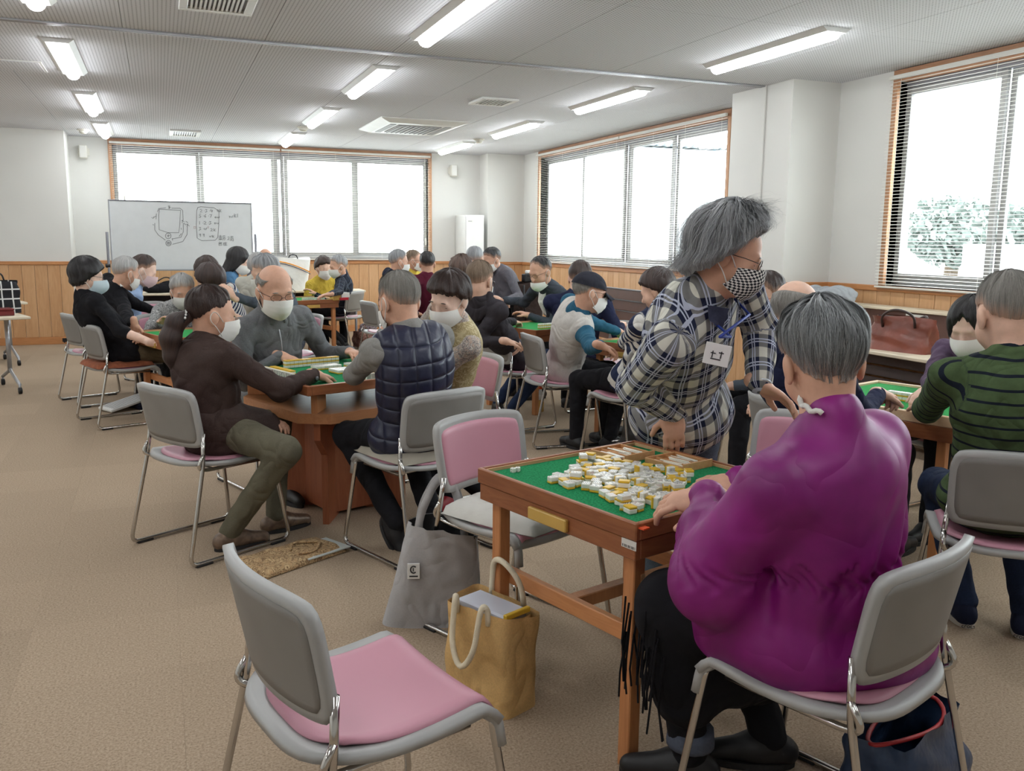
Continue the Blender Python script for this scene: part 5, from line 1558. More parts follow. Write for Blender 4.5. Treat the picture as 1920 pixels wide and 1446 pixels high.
# ---- 7 man in cap
cx = person('man in a dark cap, teal shirt and pale vest facing right', on('cap', .06), -2, at_depth(1105, 548, 6.0), 70, (-6, 14, 0), C_teal, ('balding', 'stubble'), 'b', bottom=C_blackp, lod=1, mask=M_maskw, glasses=M_wire, hs=1.10, collar=C_teal,
    hands={1: dict(p=np.array(at_z(1125, 648, .80)), dir=V3(.9, .1, -.3), curl=.6), -1: dict(p=V3(3.1, 5.75, .78))}, feet={1: (V3(2.85, 5.35, .085), V3(.95, -.3, 0)), -1: (V3(3.05, 5.7, .085), V3(1, 0, 0))}, knees={1: V3(3.02, 5.5, .49), -1: V3(3.06, 5.8, .49)})
def vest(cx, mat, name='vest', low=.02, grow=.012):
    fd = Field(); P, U, L, w, g, sl = cx['P'], cx['U'], cx['L'], cx['w'], cx['g'], cx['slump']; e = V3(grow, grow, grow)
    fd.ell(P + U * (.03 - low), V3(.172 * w, .132 * w, .12) * g + e, cx['RT1'], .05)
    fd.ell(P - V3(0, 0, .01), V3(.176 * w, .145 * w, .105) * g + e, np.stack([cx['Rt'], cx['Fd'], V3(0, 0, 1)]), .04)
    fd.ell(P + U * L * .40 - cx['F1'] * sl * .6 + cx['F1'] * .02 * (w - .9), V3(.150 * w, .122 * w, .17) * g + e, cx['RT1'], .06)
    fd.ell(P + U * L * .70 - cx['F2'] * sl, V3(.165 * w, .118 * w, .165) * g + e, cx['RT2'], .06)
    fd.cone(cx['ShC'] - cx['R2'] * .11, cx['ShC'] + cx['R2'] * .11, .060 * g + grow, .060 * g + grow, .06)
    for s in (1, -1): fd.cone(cx['NB'] - U * .02, cx['Sh'][s] * .6 + cx['ShC'] * .4 + U * .012, .050 + grow, .050 + grow, .05)
    Pm, Fm = fd.mesh(cx['vox'], warp=folds(cx['seed'] + 9, .003))
    me = np_mesh(name, Pm - cx['off'], Fm, mat); set_uv(me, bone_uv(Pm, [(P - U * .1, cx['NB'], cx['F1'], 0.0, .13)]))
    o = bpy.data.objects.new(name, me); COL.objects.link(o); o.parent = cx['root']; return o
vest(cx, C_vestb)
T, hs, off, root = cx['T'], cx['hs'], cx['off'], cx['root']
cp = MB()
def capfn(u, v):
    a = u * 2 * PI; th = v * math.radians(86)
    d = V3(math.sin(th) * math.sin(a), math.sin(th) * math.cos(a), math.cos(th))
    return tuple(T((d * V3(.094, .114, .100) + V3(0, -.012, .026)) * hs) - off)
cp.grid(capfn, 36, 12, wrapu=True)
M_cap_ = cloth('dark_cap_cloth', rgb(48, 49, 58))
co = obj('cap', cp, M_cap_, root, True)
obj('cap_peak', MB().shell(lambda u, v: tuple(T(V3((u - .5) * .155 * (1 - .25 * v * v), .085 + .085 * v * (1 - (2 * u - 1) ** 2 * .45), .030 - .030 * v - .022 * (2 * u - 1) ** 2) * hs) - off), 13, 7, .004), M_cap_, co, True)
# ---- 8 navy sweater beyond the cap
person('broad man in a navy sweater seen beyond the cap', (3.15, 6.5), 60, at_depth(1088, 522, 7.0), 62, (40, 20, 0), C_navy, ('thin', 'brown'), 'a', bottom=C_blackp, lod=2, w=1.2, sh_w=.19, hands={1: dict(p=V3(3.45, 6.35, .76)), -1: dict(p=V3(3.3, 6.75, .76))})
# ---- 9 striped sleeve
person('person in a navy and white striped top, half hidden behind the plaid shirt', on('stripe', .05), 100, at_depth(1232, 545, 5.25), 75, (130, 22, 0), C_navyw, ('bobshort', 'brown'), 'a', bottom=C_blackp, lod=2, hands={-1: dict(p=V3(2.98, 5.38, .77), hint=V3(-1, -.5, -.8)), 1: dict(p=V3(3.3, 5.36, .77))})
# ---- 10 hooded top
cx = person('man with thinning hair in a dark hooded top, facing away', on('hood', .04), 32, at_depth(900, 527, 6.2), 70, (44, 16, 0), C_char, ('thin', 'tan'), 'a', bottom=C_jeand, lod=1, mask=M_maskw, glasses=M_wire, hs=1.10, slump=.04,
    hands={1: dict(p=np.array(at_z(948, 640, .74)), dir=V3(.9, .3, -.2)), -1: dict(p=V3(2.75, 6.95, .75))}, feet={1: (V3(2.62, 6.62, .085), V3(-.1, 1, 0)), -1: (V3(2.6, 6.9, .085), V3(.2, 1, 0))}, knees={1: V3(2.92, 6.5, .50), -1: V3(2.88, 6.8, .50)})
fd = Field()
for a in np.linspace(.9, 2 * PI - .9, 12):
    q = cx['NB'] + (cx['F2'] * math.cos(a) + cx['R2'] * math.sin(a)) * .082 - cx['U'] * (.005 - .03 * math.cos(a)); q2 = q - cx['U'] * .05 * max(0, -math.cos(a)) - cx['F2'] * .03 * max(0, -math.cos(a))
    fd.cone(q, q2, .028, .030, .03)
Pm, Fm = fd.mesh(.009, warp=folds(3, .003))
o = bpy.data.objects.new('hood', np_mesh('hood', Pm - cx['off'], Fm, C_char)); COL.objects.link(o); o.parent = cx['root']
# ---- 11 suit
cx = person('man in a dark suit jacket with his mask lowered, leaning on the far table', (3.55, 7.62), 196, at_depth(1013, 510, 8.0), 52, (200, 22, 0), C_suit, ('thin', 'black'), 'b', bottom=C_blackp, lod=2, glasses=M_wire, hs=1.08,
    hands={1: dict(p=np.array(at_z(945, 563, .86)), dir=V3(-.9, 0, -.2)), -1: dict(p=V3(3.1, 7.45, .76))})
add_mask(cx['T'], cx['hs'], M_maskw, cx['root'], cx['off'], 'pleat', low=.045)
vfd = MB(); q = cx['ShC'] + cx['F2'] * .10
obj('shirt_front', MB().shell(lambda u, v: tuple(cx['ShC'] + cx['U'] * (.06 - .26 * v) + cx['F2'] * (.05 + .085 * min(1, v * 2.2)) + cx['R2'] * (u - .5) * .11 * (1 - v * .75) - cx['off']), 5, 8, .01), C_white, cx['root'], True)
# ---- 12 to 18 far group
person('woman with curly brown hair in black, seen from behind', (2.55, 7.75), 80, at_depth(864, 508, 8.1), 46, (84, 10, 0), C_black, ('curly', 'curl'), 'a', bottom=C_blackp, lod=3)
person('grey haired man in a denim shirt standing by the far table', (3.1, 8.9), 30, at_depth(890, 488, 9.2), 46, (60, 24, 0), C_denim, ('short', 'grey'), 'a', bottom=C_jeand, lod=2, hip=.80, knee_h=.45, knees={1: V3(3.12, 8.78, .42), -1: V3(3.06, 9.0, .42)}, feet={1: (V3(3.1, 8.75, .085),), -1: (V3(3.05, 9.0, .085),)}, hands={1: dict(p=np.array(at_z(932, 560, .85)), dir=V3(.9, -.3, -.3)), -1: dict(p=V3(3.3, 9.2, .80))})
person('dark haired man in a grey sweater leaning beside the far column', (3.72, 9.42), 190, at_depth(922, 488, 9.9), 43, (196, 24, 0), C_greyk, ('short', 'black'), 'b', bottom=C_blackp, lod=2, hip=.78, mask=M_maskw, knees={1: V3(3.75, 9.5, .43), -1: V3(3.75, 9.3, .43)}, feet={1: (V3(3.77, 9.5, .085),), -1: (V3(3.77, 9.3, .085),)}, hands={1: dict(p=V3(3.45, 9.25, .80)), -1: dict(p=V3(3.45, 8.95, .80))})
person('grey haired man in a navy cardigan and mask, left of the far three', on('far_l', .05), 8, at_depth(748, 491, 9.4), 42, (2, 10, 0), C_navyd, ('short', 'grey'), 'b', bottom=C_blackp, lod=2, mask=M_maskw)
person('man in glasses and a yellow top between the grey and the dark haired heads', (2.82, 10.65), -40, at_depth(776, 489, 10.7), 38, (-20, 8, 0), C_yellow, ('crop', 'tan'), 'b', bottom=C_blackp, lod=3, mask=M_maskw, glasses=M_wire)
person('dark haired man in a maroon shirt seen from behind', (2.78, 9.72), 70, at_depth(801, 495, 9.9), 42, (78, 8, 0), C_maroon, ('short', 'black'), 'b', bottom=C_blackp, lod=2)
# ---- T2 players
cx = person('man in a quilted navy vest with cropped grey hair, facing away', on('quilt', .06), 108, at_depth(748, 566, 3.95), 108, (112, 20, 0), C_shirtg, ('crop', 'stubble'), 'b', bottom=C_blackp, shoes=(M_shoeb, M_soled), lod=1, mask=M_maskw, hs=1.06, slump=.05, w=1.08, collar=C_shirtg, hstr=1200,
    hands={-1: dict(p=np.array(at_depth(722, 622, 4.12)), dir=V3(.35, .1, .6), palm=V3(.6, -.2, .3), curl=.8, hint=V3(-.8, -.2, -1)), 1: dict(p=V3(1.05, 4.35, .80))},
    feet={-1: (V3(.97, 3.90, .12), V3(.25, -.55, -.7)), 1: (V3(1.12, 3.75, .12), V3(.25, -.5, -.75))}, knees={-1: V3(.80, 4.20, .49), 1: V3(1.10, 4.28, .49)})
vest(cx, C_quilt, 'quilted_vest', .03, .016)
cx = person('woman in a dark brown jacket with a low ponytail, reaching to the middle table', on('brown', .06), 28, at_depth(397, 590, 4.12), 106, (12, 8, 0), C_brownj, ('tied', 'brown'), 'b', bottom=C_olive, shoes=(plain('bronze_shoe', rgb(120, 100, 84), .35, .3, var=.3, scale=40), M_soled), lod=0, mask=M_maskw, hs=1.05, loose=1.08, hem=.05, hstr=1200, coat=True, collar=C_brownj,
    hands={1: dict(p=np.array(at_z(590, 703, .775)), dir=V3(.8, .45, -.25), curl=.75, hint=V3(.3, -.9, -.9)), -1: dict(p=np.array(at_depth(484, 788, 4.22)), curl=.4, hint=V3(-.8, .2, -.6))},
    knees={1: V3(*at_z(535, 845, .50)[:3]), -1: V3(.52, 4.55, .50)}, feet={1: (V3(.24, 4.14, .085), V3(.95, .2, 0)), -1: (V3(.47, 4.33, .085), V3(.9, .3, 0))})
dv = unit(cx['Wr'][1] - cx['El'][1]); q = cx['Wr'][1] - dv * .035; sd = unit(np.cross(dv, V3(0, 0, 1)))
obj('cuff_button', MB().lathe([(.011, .0), (.011, .004), (.007, .006)], 12, Matrix.Translation(tuple(q + sd * .040 - V3(0, 0, .004) - cx['off'])) @ Vector(sd).to_track_quat('Z', 'Y').to_matrix().to_4x4()), M_graymet, cx['root'], True)
T, hs, off = cx['T'], cx['hs'], cx['off']; fd = Field()
tail = [(0, -.105, -.02), (.0, -.15, -.05), (0, -.165, -.12), (0, -.15, -.20), (0, -.14, -.26)]
tr = [.030, .040, .044, .036, .012]
for i in range(4): fd.cone(T(V3(*tail[i]) * hs), T(V3(*tail[i + 1]) * hs), tr[i] * hs, tr[i + 1] * hs, .02)
Pm, Fm = fd.mesh(.006)
me = np_mesh('ponytail', Pm - off, Fm, HM['brown']); set_uv(me, bone_uv(Pm, [(T(V3(0, -.12, 0) * hs), T(V3(0, -.15, -.26) * hs), T.right, 0, .04)]))
po = bpy.data.objects.new('ponytail', me); COL.objects.link(po); po.parent = cx['root']
obj('hair_tie', MB().tube([tuple(T((V3(0, -.122, -.032) + V3(math.cos(a), .25 * math.sin(a), .95 * math.sin(a)) * .036) * hs) - off) for a in np.linspace(0, 2 * PI, 16, endpoint=False)], .006, 6, closed=True), M_dark, po, True)
for k in range(4):
    a = .2 + k * .35
    p = T((V3(0, -.124, -.032) + V3(math.cos(a), .25 * math.sin(a), .95 * math.sin(a)) * .043) * hs) - off
    obj('bead', MB().lathe([(.001, -.006), (.005, -.003), (.005, .003), (.001, .006)], 8, Matrix.Translation(tuple(p))), M_white, po, True)
cx = person('bald man in glasses, mask and grey zip jacket facing the camera', on('bald', .0), -72, at_depth(516, 545, 4.85), 94, (-74, 18, -3), C_greyj, ('balding', 'stubble'), 'b', bottom=C_blackp, lod=0, mask=M_maskw, glasses=M_wire, eyes=True, hs=1.14, w=1.12, loose=1.06, collar=('stand', C_greyj), coat=True,
    hands={1: dict(p=np.array(at_z(528, 668, .785)), dir=V3(.75, -.45, -.2), curl=.42, spread=.05, hint=V3(-1, .1, -.7)), -1: dict(p=V3(.98, 5.02, .79), dir=V3(.2, -1, 0))})
obj('inner_collar', MB().tube([tuple(cx['NB'] + (cx['nb0'] - cx['NB']) * .25 + (cx['F2'] * math.cos(a) + cx['R2'] * math.sin(a)) * .060 - cx['U'] * .014 * math.cos(a) - cx['off']) for a in np.linspace(0, 2 * PI, 20, endpoint=False)], .013, 6, closed=True), C_black, cx['root'], True)
obj('zip', MB().tube([tuple(cx['NB'] - cx['off'] + cx['F2'] * (.065 + .075 * min(1, k / 2.5)) - cx['U'] * (.01 + .05 * k) + cx['R2'] * .004 * k) for k in range(8)], .004, 5), M_alu, cx['root'], True)
cx = person('woman with a short dark bob, beige vest and floral blouse looking down', on('bob', .05), 200, at_depth(842, 560, 4.55), 96, (214, 24, 6), C_floral, ('bobshort', 'brown'), 'c', bottom=C_black, shoes=plain('red_shoe', rgb(150, 34, 44), .4, var=.1), lod=1, mask=M_maskw, mkind='kf', eyes=True, hs=1.08, sh_w=.155, hstr=1200,
    hands={1: dict(p=V3(1.15, 4.98, .79)), -1: dict(p=V3(1.12, 4.62, .79))}, feet={1: (V3(1.38, 4.35, .085), V3(-.8, -.4, 0)), -1: (V3(1.55, 4.30, .085), V3(-.8, -.4, 0))})
vest(cx, blotch('beige_knit_vest', rgb(190, 176, 138), rgb(150, 134, 96), rgb(206, 196, 164), 26), 'knit_vest', .0, .012)
for s in (1, -1):
    obj('lanyard', MB().tube([tuple(cx['NB'] + cx['R2'] * .06 * s + cx['U'] * .02 - cx['off']), tuple(cx['ShC'] + cx['R2'] * .05 * s + cx['F2'] * .14 - cx['off']), tuple(cx['ShC'] + cx['F2'] * .15 - cx['U'] * .2 - cx['off'])], .004, 6), plain('maroon_cord', rgb(120, 30, 46), .6, var=.05), cx['root'], True)
# ---- left group
person('woman in black with a black bob, glasses and blue mask sitting at the left', on('blackw', .04), 18, at_depth(164, 518, 6.65), 74, (4, 10, 0), C_black, ('bob', 'black'), 'c', bottom=C_olived, lod=1, mask=M_maskb, mkind='kf', glasses=M_dark, sleeve='elbow', w=1.12, hs=1.08, hem=.03, sit=.47,
    hands={1: dict(p=np.array(at_z(285, 643, .655)), dir=V3(.9, .25, -.2), curl=.45), -1: dict(p=np.array(at_z(283, 636, .66)), dir=V3(.9, .2, -.2), curl=.4)}, knees={1: V3(.12, 7.42, .52), -1: V3(.08, 7.72, .52)})
cx = person('grey haired man in a black sweatshirt with a small white shoulder mark, leaning over', (-.53, 8.5), 25, at_depth(236, 513, 7.5), 64, (32, 22, 0), C_black, ('short', 'white'), 'b', bottom=C_blackp, lod=1, mask=M_maskw, w=1.08, hs=1.06, hands={1: dict(p=np.array(at_z(252, 606, .78)), dir=V3(.1, .2, -1), hint=V3(.2, -.6, -1)), -1: dict(p=V3(.0, 8.35, .76))})
def surface_point(ctx, part, px, py):
    """nearest point of a garment under a picture point, with its outward direction"""
    o = [c for c in ctx['root'].children if c.name.split('.')[0] == part][0]
    n = len(o.data.vertices); co = np.zeros(n * 3, np.float32); o.data.vertices.foreach_get('co', co); co = co.reshape(-1, 3) + ctx['off'] - V3(0, 0, CAM_H)
    nr = np.zeros(n * 3, np.float32); o.data.vertices.foreach_get('normal', nr); nr = nr.reshape(-1, 3)
    z = co @ CF; x = 960 + 1663.06 * (co @ CR) / z; y = 723 + 1663.06 * (co @ CD) / z
    d = (x - px) ** 2 + (y - py) ** 2 + 400 * ((nr * co).sum(1) > 0); k = np.argmin(d)
    return co[k] + V3(0, 0, CAM_H) - ctx['off'], nr[k]
q, n_ = surface_point(cx, 'top', 229, 534)
zx = Vector(n_).to_track_quat('Z', 'Y').to_matrix().to_4x4(); zx.translation = Vector(q) + Vector(n_) * .001
lg = obj('shoulder_logo', MB().prism([(-.022, -.014), (.022, -.014), (.022, -.002)] + [(.022 * math.cos(a), -.002 + .018 * math.sin(a)) for a in np.linspace(.2, PI, 8)], 0, .003, M=zx), M_white, cx['root'])
person('dark haired person in a pink mask and sky blue shirt looking down', (-.42, 9.1), 10, at_depth(270, 508, 8.2), 54, (-4, 24, 0), C_skyb, ('short', 'brown'), 'c', bottom=C_blackp, lod=2, mask=M_maskp, eyes=False)
person('elderly woman in a black and white leaf print blouse behind the left table', on('oldlady', .02), -74, at_depth(342, 548, 7.35), 64, (-84, 16, 0), C_leafy, ('elder', 'white'), 'b', bottom=C_blackp, lod=1, mask=M_maskw, eyes=True, hs=1.06, sh_w=.15,
    hands={1: dict(p=V3(-.02, 7.55, .76)), -1: dict(p=V3(.25, 7.62, .76))})
person('brown haired woman standing out above the ponytail, farther of two', (.48, 9.2), 100, at_depth(388, 512, 8.7), 56, (100, 12, 0), C_brownj, ('bobshort', 'brown'), 'a', bottom=C_blackp, lod=3)
person('brown haired woman in a striped top just above the ponytail', (.62, 8.05), 140, at_depth(394, 530, 7.35), 66, (120, 14, 0), C_navyw2, ('bobshort', 'brown'), 'a', bottom=C_blackp, lod=2, hands={1: dict(p=V3(.45, 8.35, .78)), -1: dict(p=V3(.3, 8.2, .78))})
person('person with wavy grey hair in a slate coat behind the bald man', on('coat', .05), 196, at_depth(497, 512, 7.1), 60, (196, 20, 0), C_slate, ('elder', 'grey'), 'a', bottom=C_blackp, lod=2, mask=M_maskw, w=1.1, hands={1: dict(p=np.array(at_depth(437, 556, 6.95)), dir=V3(-.6, .1, .7), palm=V3(-.5, .5, 0), curl=.6, hint=V3(.2, -.5, -1)), -1: dict(p=V3(.6, 7.3, .78))})
person('woman with long dark hair in a denim shirt before the whiteboard', (.66, 10.25), -5, at_depth(446, 489, 9.7), 46, (-14, 24, 0), C_denim, ('long', 'black'), 'c', bottom=C_jeand, lod=2, mask=M_maskw, mkind='kf', eyes=True, sh_w=.15)
person('grey haired woman in a cream top beside the denim shirt', (.95, 9.75), 60, at_depth(485, 500, 9.2), 46, (50, 14, 0), C_cream, ('bobshort', 'white'), 'a', bottom=C_blackp, lod=2, mask=M_maskw)
person('bald head showing above the grey haired woman at the window', (1.2, 11.6), -60, at_depth(498, 484, 11.0), 34, (-70, 16, 0), C_greyk, ('balding', 'stubble'), 'b', bottom=C_blackp, lod=3, mask=M_maskw)
person('person in a dark checked jacket with short grey hair sitting below the far window', on('tartan', .03), 165, at_depth(634, 500, 11.05), 47, (192, 14, 0), C_tartan, ('short', 'grey'), 'b', collar=C_navyd, bottom=C_blackp, shoes=(M_shoeb, M_sole), lod=2, mask=M_maskw, hs=1.08,
    hands={1: dict(p=np.array(at_z(618, 552, .80)), dir=V3(-.9, -.1, -.1)), -1: dict(p=V3(1.75, 11.0, .76))}, feet={1: (V3(2.12, 11.40, .11), V3(.65, .1, -.75)), -1: (V3(2.2, 11.62, .11), V3(.65, .1, -.75))})
person('person in a mustard top and mask opposite the checked jacket', (2.02, 12.1), -80, at_depth(607, 503, 11.75), 40, (-70, 10, 0), C_yellow, ('bobshort', 'brown'), 'a', bottom=C_blackp, lod=3, mask=M_maskw)
# ================================================================ loose things
# ---- mahjong tiles
M_tile = plain('tile_ivory', rgb(238, 236, 228), .3, var=.02)
M_tback = plain('tile_yellow_back', rgb(226, 184, 58), .35, var=.06)
_m, _t = newmat('tile_face_print', .3)
_v = _t.coords(); _oi = _t.add('ShaderNodeObjectInfo')
_s = _t.add('ShaderNodeSeparateXYZ'); _t.link(_v, _s.inputs[0])
_va = _t.add('ShaderNodeVectorMath', operation='MULTIPLY_ADD'); _t.link(_oi.outputs['Random'], _va.inputs[0]); _va.inputs[1].default_value = (9, 7, 5); _t.link(_v, _va.inputs[2])
_nz = _t.noise(_va.outputs[0], 210, 2, .5, .6)
_bars = _t.math('LESS_THAN', _t.math('ABSOLUTE', _t.math('SUBTRACT', _t.math('FRACT', _t.math('MULTIPLY', _s.outputs[0], 190)), .5)), .22)
_sel = _t.math('GREATER_THAN', _oi.outputs['Random'], .55)
_ink = _t.math('ADD', _t.math('MULTIPLY', _sel, _bars), _t.math('MULTIPLY', _t.math('SUBTRACT', 1.0, _sel), _t.math('GREATER_THAN', _nz, .53)))
_in = _t.math('MULTIPLY', _t.math('LESS_THAN', _t.math('ABSOLUTE', _s.outputs[0]), .0092), _t.math('LESS_THAN', _t.math('ABSOLUTE', _s.outputs[1]), .0125))
_col = _t.ramp(_t.math('FRACT', _t.math('MULTIPLY', _oi.outputs['Random'], 7.3)), [(0, rgb(60, 64, 72)), (.6, rgb(60, 84, 72)), (.85, rgb(130, 52, 50))], 'CONSTANT')
_t.base(_t.mix(_t.math('MULTIPLY', _t.math('MULTIPLY', _ink, _in), .85), rgb(238, 236, 228), _col)); M_tface = _m
def tile_mesh():
    mb = MB(); a, b, c = .0124, .0165, .0206
    mb.box((-a, -b, .0066), (a, b, c), .002); n1 = len(mb.f)
    mb.box((-a, -b, 0), (a, b, .0069), .0016); mb.mi[n1:] = [1] * (len(mb.f) - n1)
    mb.mi[5] = 2
    return mb.mesh('mahjong_tile', [M_tile, M_tback, M_tface])
ME_TILE = tile_mesh()
def tile(p, rz, pose, label, group):
    o = bpy.data.objects.new('mahjong_tile', ME_TILE); COL.objects.link(o)
    if pose == 'up': o.rotation_euler = (0, 0, rz); z = p[2]
    elif pose == 'down': o.rotation_euler = (PI, 0, rz); z = p[2] + .0206
    elif pose == 'stand': o.rotation_euler = (PI / 2, 0, rz); z = p[2] + .0165
    elif pose == 'side': o.rotation_euler = (0, PI / 2, rz); z = p[2] + .0124
    o.location = (p[0], p[1], z)
    return tag(o, label, 'mahjong tile', group)
R = random.Random(21)
poly = [(1028, 903), (1062, 890), (1108, 862), (1150, 866), (1200, 880), (1262, 886), (1290, 905), (1262, 940), (1225, 952), (1180, 962), (1150, 945), (1130, 935), (1095, 918), (1050, 915)]
def inside(x, y):
    c = False
    for i in range(len(poly)):
        x1, y1 = poly[i]; x2, y2 = poly[i - 1]
        if (y1 > y) != (y2 > y) and x < (x2 - x1) * (y - y1) / (y2 - y1) + x1: c = not c
    return c
pts = []
tries = 0
while len(pts) < 112 and tries < 60000:
    tries += 1
    x, y = R.uniform(1025, 1292), R.uniform(860, 965)
    if not inside(x, y): continue
    p = at_z(x, y, .7002)
    if all((p - q).length > .0298 for q in pts): pts.append(p)
for p in pts:
    k = R.random()
    pose = 'up' if k < .66 else 'down' if k < .93 else 'stand'
    lb = {'up': 'face up tile in the heap on the foreground table', 'down': 'tile showing its yellow back in the heap on the foreground table', 'stand': 'tile standing on edge in the heap on the foreground table'}[pose]
    tile(p, R.uniform(-.7, .7) + math.radians(16 + 90 * R.randint(0, 1)), pose, lb, 'mahjong tiles heaped on the foreground table')
for k in range(10):
    p = pts[R.randrange(len(pts))]
    tile((p.x + R.uniform(-.01, .01), p.y + R.uniform(-.01, .01), .7002 + .0208), R.uniform(0, 3), 'up' if k % 3 else 'down', 'tile lying on top of other tiles in the foreground heap', 'mahjong tiles heaped on the foreground table')
# dice, chip
def die(p, rz, label):
    t = thing('die', label, 'die', p, rz)
    obj('cube', MB().box((-.0075, -.0075, 0), (.0075, .0075, .015), .002), M_tile, t)
    for dx, dy in ((-.003, -.003), (.003, .003), (0, 0)):
        obj('pip', MB().lathe([(.0012, .0149), (.0012, .0153)], 8, Matrix.Translation((dx, dy, 0))), M_ink, t)
    for dz in (.004, .011): obj('pip', MB().lathe([(.0012, .0074), (.0012, .0079)], 8, Matrix.Rotation(-PI / 2, 4, 'Y') @ Matrix.Translation((dz, 0, 0))), M_ink, t)
p = at_z(962, 886, .7002); die(p, .4, 'white die at the far left corner of the foreground felt'); die((p.x + .017, p.y + .004, p.z), .9, 'second white die touching the corner die')
p = at_z(1196, 988, .7002)
tag(obj('orange_marker', MB().prism([(-.03, -.012), (.03, -.012), (.03, .012), (-.03, .012)], 0, .004), M_orange, None, loc=p, rotz=math.radians(-70)), 'flat orange marker chip in the near corner of the foreground felt', 'marker')
# ---- score stick trays
M_tray = wood('tray_wood', rgb(190, 138, 88), rgb(214, 166, 116), 6, 'x', .5)
M_stick = plain('ivory_stick', rgb(238, 234, 220), .35, var=.03)
def tray(c, rz, label, L=.155, W=.105):
    t = thing('score_stick_tray', label, 'tray', (c[0], c[1], .7003), rz, 'wooden score stick trays')
    obj('tray_bottom', MB().box((-L / 2, -W / 2, 0), (L / 2, W / 2, .003)), M_tray, t)
    for s in (-1, 1):
        obj('tray_side', MB().box((-L / 2, s * W / 2 - .003, 0), (L / 2, s * W / 2 + .003, .017), .001), M_tray, t)
        obj('tray_end', MB().box((s * L / 2 - .003, -W / 2, 0), (s * L / 2 + .003, W / 2, .017 if s < 0 else .026), .001), M_tray, t)
    for k in (1, 2):
        y = -W / 2 + W * k / 3
        obj('tray_divider', MB().box((-L / 2, y - .002, 0), (L / 2, y + .002, .013)), M_tray, t)
    return t
def stick(t_loc, rz, dx, dy, z, a, label):
    c, s = math.cos(rz), math.sin(rz)
    o = bpy.data.objects.new('score_stick', ME_STICK); COL.objects.link(o)
    o.location = (t_loc[0] + c * dx - s * dy, t_loc[1] + s * dx + c * dy, z); o.rotation_euler = (0, 0, rz + a)
    tag(o, label, 'score stick', 'ivory score sticks')
ME_STICK = MB().box((-.042, -.0034, 0), (.042, .0034, .003), .001).mesh('score_stick', M_stick)
for px, py, lb in ((1167, 852, 'left'), (1272, 868, 'right')):
    c = at_z(px, py, .705); rz = math.radians(-74)
    if lb == 'right': rz = math.radians(-74)
    t = tray(c, rz, '%s wooden tray of ivory score sticks at the far edge of the foreground table' % lb, .165, .14)
    for r in range(3):
        for k in range(6):
            stick(c, rz, R.uniform(-.03, .028), -.046 + r * .046 + R.uniform(-.012, .012), .7065 + .0031 * (k // 2), R.uniform(-.15, .15), 'ivory score stick in the %s tray on the foreground table' % lb)
# ---- tiles on the middle table
def tt(x, y):
    a = math.radians(20); return (.86 + x * math.cos(a) - y * math.sin(a), 4.66 + x * math.sin(a) + y * math.cos(a))
zt = .7352
a20 = math.radians(20)
for k in range(13):
    x, y = tt(-.33, -.13 + k * .0252); tile((x, y, zt), a20 - PI / 2, 'stand', 'tile in the standing hand of the woman in brown', 'standing hand in front of the brown jacket')
for k in range(12):
    x, y = tt(-.05 + k * .0252, -.34); tile((x, y, zt), a20, 'stand', 'tile in the standing hand of the man in the quilted vest', 'standing hand in front of the quilted vest')
for k in range(13):
    for lv in (0, 1):
        x, y = tt(-.17 + k * .0252, .27); tile((x, y, zt + lv * .0208), a20, 'down', 'yellow backed tile in the far wall on the middle table', 'far tile wall on the middle table')
for k in range(7):
    for lv in (0, 1):
        x, y = tt(.28, -.04 + k * .0252 + .12); tile((x, y, zt + lv * .0208), a20 + PI / 2, 'down', 'yellow backed tile in the right wall on the middle table', 'right tile wall on the middle table')
for k in range(9):
    x, y = tt(-.26, -.02 + k * .0252 + .06); tile((x, y, zt), a20 + PI / 2, 'down', 'yellow backed tile in the left wall on the middle table', 'left tile wall on the middle table')
for r in range(3):
    for k in range(6):
        x, y = tt(-.06 + k * .0254, -.02 - r * .034); tile((x, y, zt), a20, 'up', 'face up discard in the front rows of the middle table', 'front discards on the middle table')
        if r < 2:
            x, y = tt(-.08 + k * .0254, .10 + r * .034); tile((x, y, zt), a20, 'up', 'face up discard in the back rows of the middle table', 'back discards on the middle table')
            x, y = tt(.12 + r * .034, -.0 + k * .0254); tile((x, y, zt), a20 + PI / 2, 'up', 'face up discard in the right rows of the middle table', 'right discards on the middle table')
x, y = tt(-.36, .30); tag(obj('orange_marker', MB().prism([(-.02, -.008), (.02, -.008), (.02, .008), (-.02, .008)], 0, .004), M_orange, None, loc=(x, y, zt), rotz=.3), 'small orange marker at the left corner of the middle table', 'marker')
# tiles on further tables
def rot(cx_, cy_, a, x, y): a = math.radians(a); return (cx_ + x * math.cos(a) - y * math.sin(a), cy_ + x * math.sin(a) + y * math.cos(a))
for k in range(5):
    x, y = rot(.24, 7.2, 20, -.24, -.02 + k * .0255); tile((x, y, .7002), a20 + PI / 2, 'up' if k % 2 else 'down', 'tile in the short row on the left table', 'tile row on the left table')
for k in range(8):
    x, y = rot(3.30, 3.18, 18, -.08 + .0, -.12 + k * .0255)
    for lv in (0, 1): tile((x, y, .7002 + lv * .0208), math.radians(108), 'up', 'tile in the white double row on the right table', 'tile row on the right table')
for k in range(12):
    for lv in (0, 1):
        x, y = rot(3.02, 7.05, 20, -.13 + k * .0252, -.16); tile((x, y, .7002 + lv * .0208), a20, 'up', 'tile in the row beside the hooded top', 'tile row beside the hooded top')
for k in range(10):
    x, y = rot(3.36, 5.62, 20, -.26, -.10 + k * .0252); tile((x, y, .7002), a20 + PI / 2, 'stand', 'tile in front of the man in the cap', 'tile row in front of the cap')
for k in range(12):
    x, y = rot(1.55, 11.0, 20, -.05 + k * .0252, -.18); tile((x, y, .7002), a20, 'stand', 'tile on the far window table', 'tile row on the far window table')
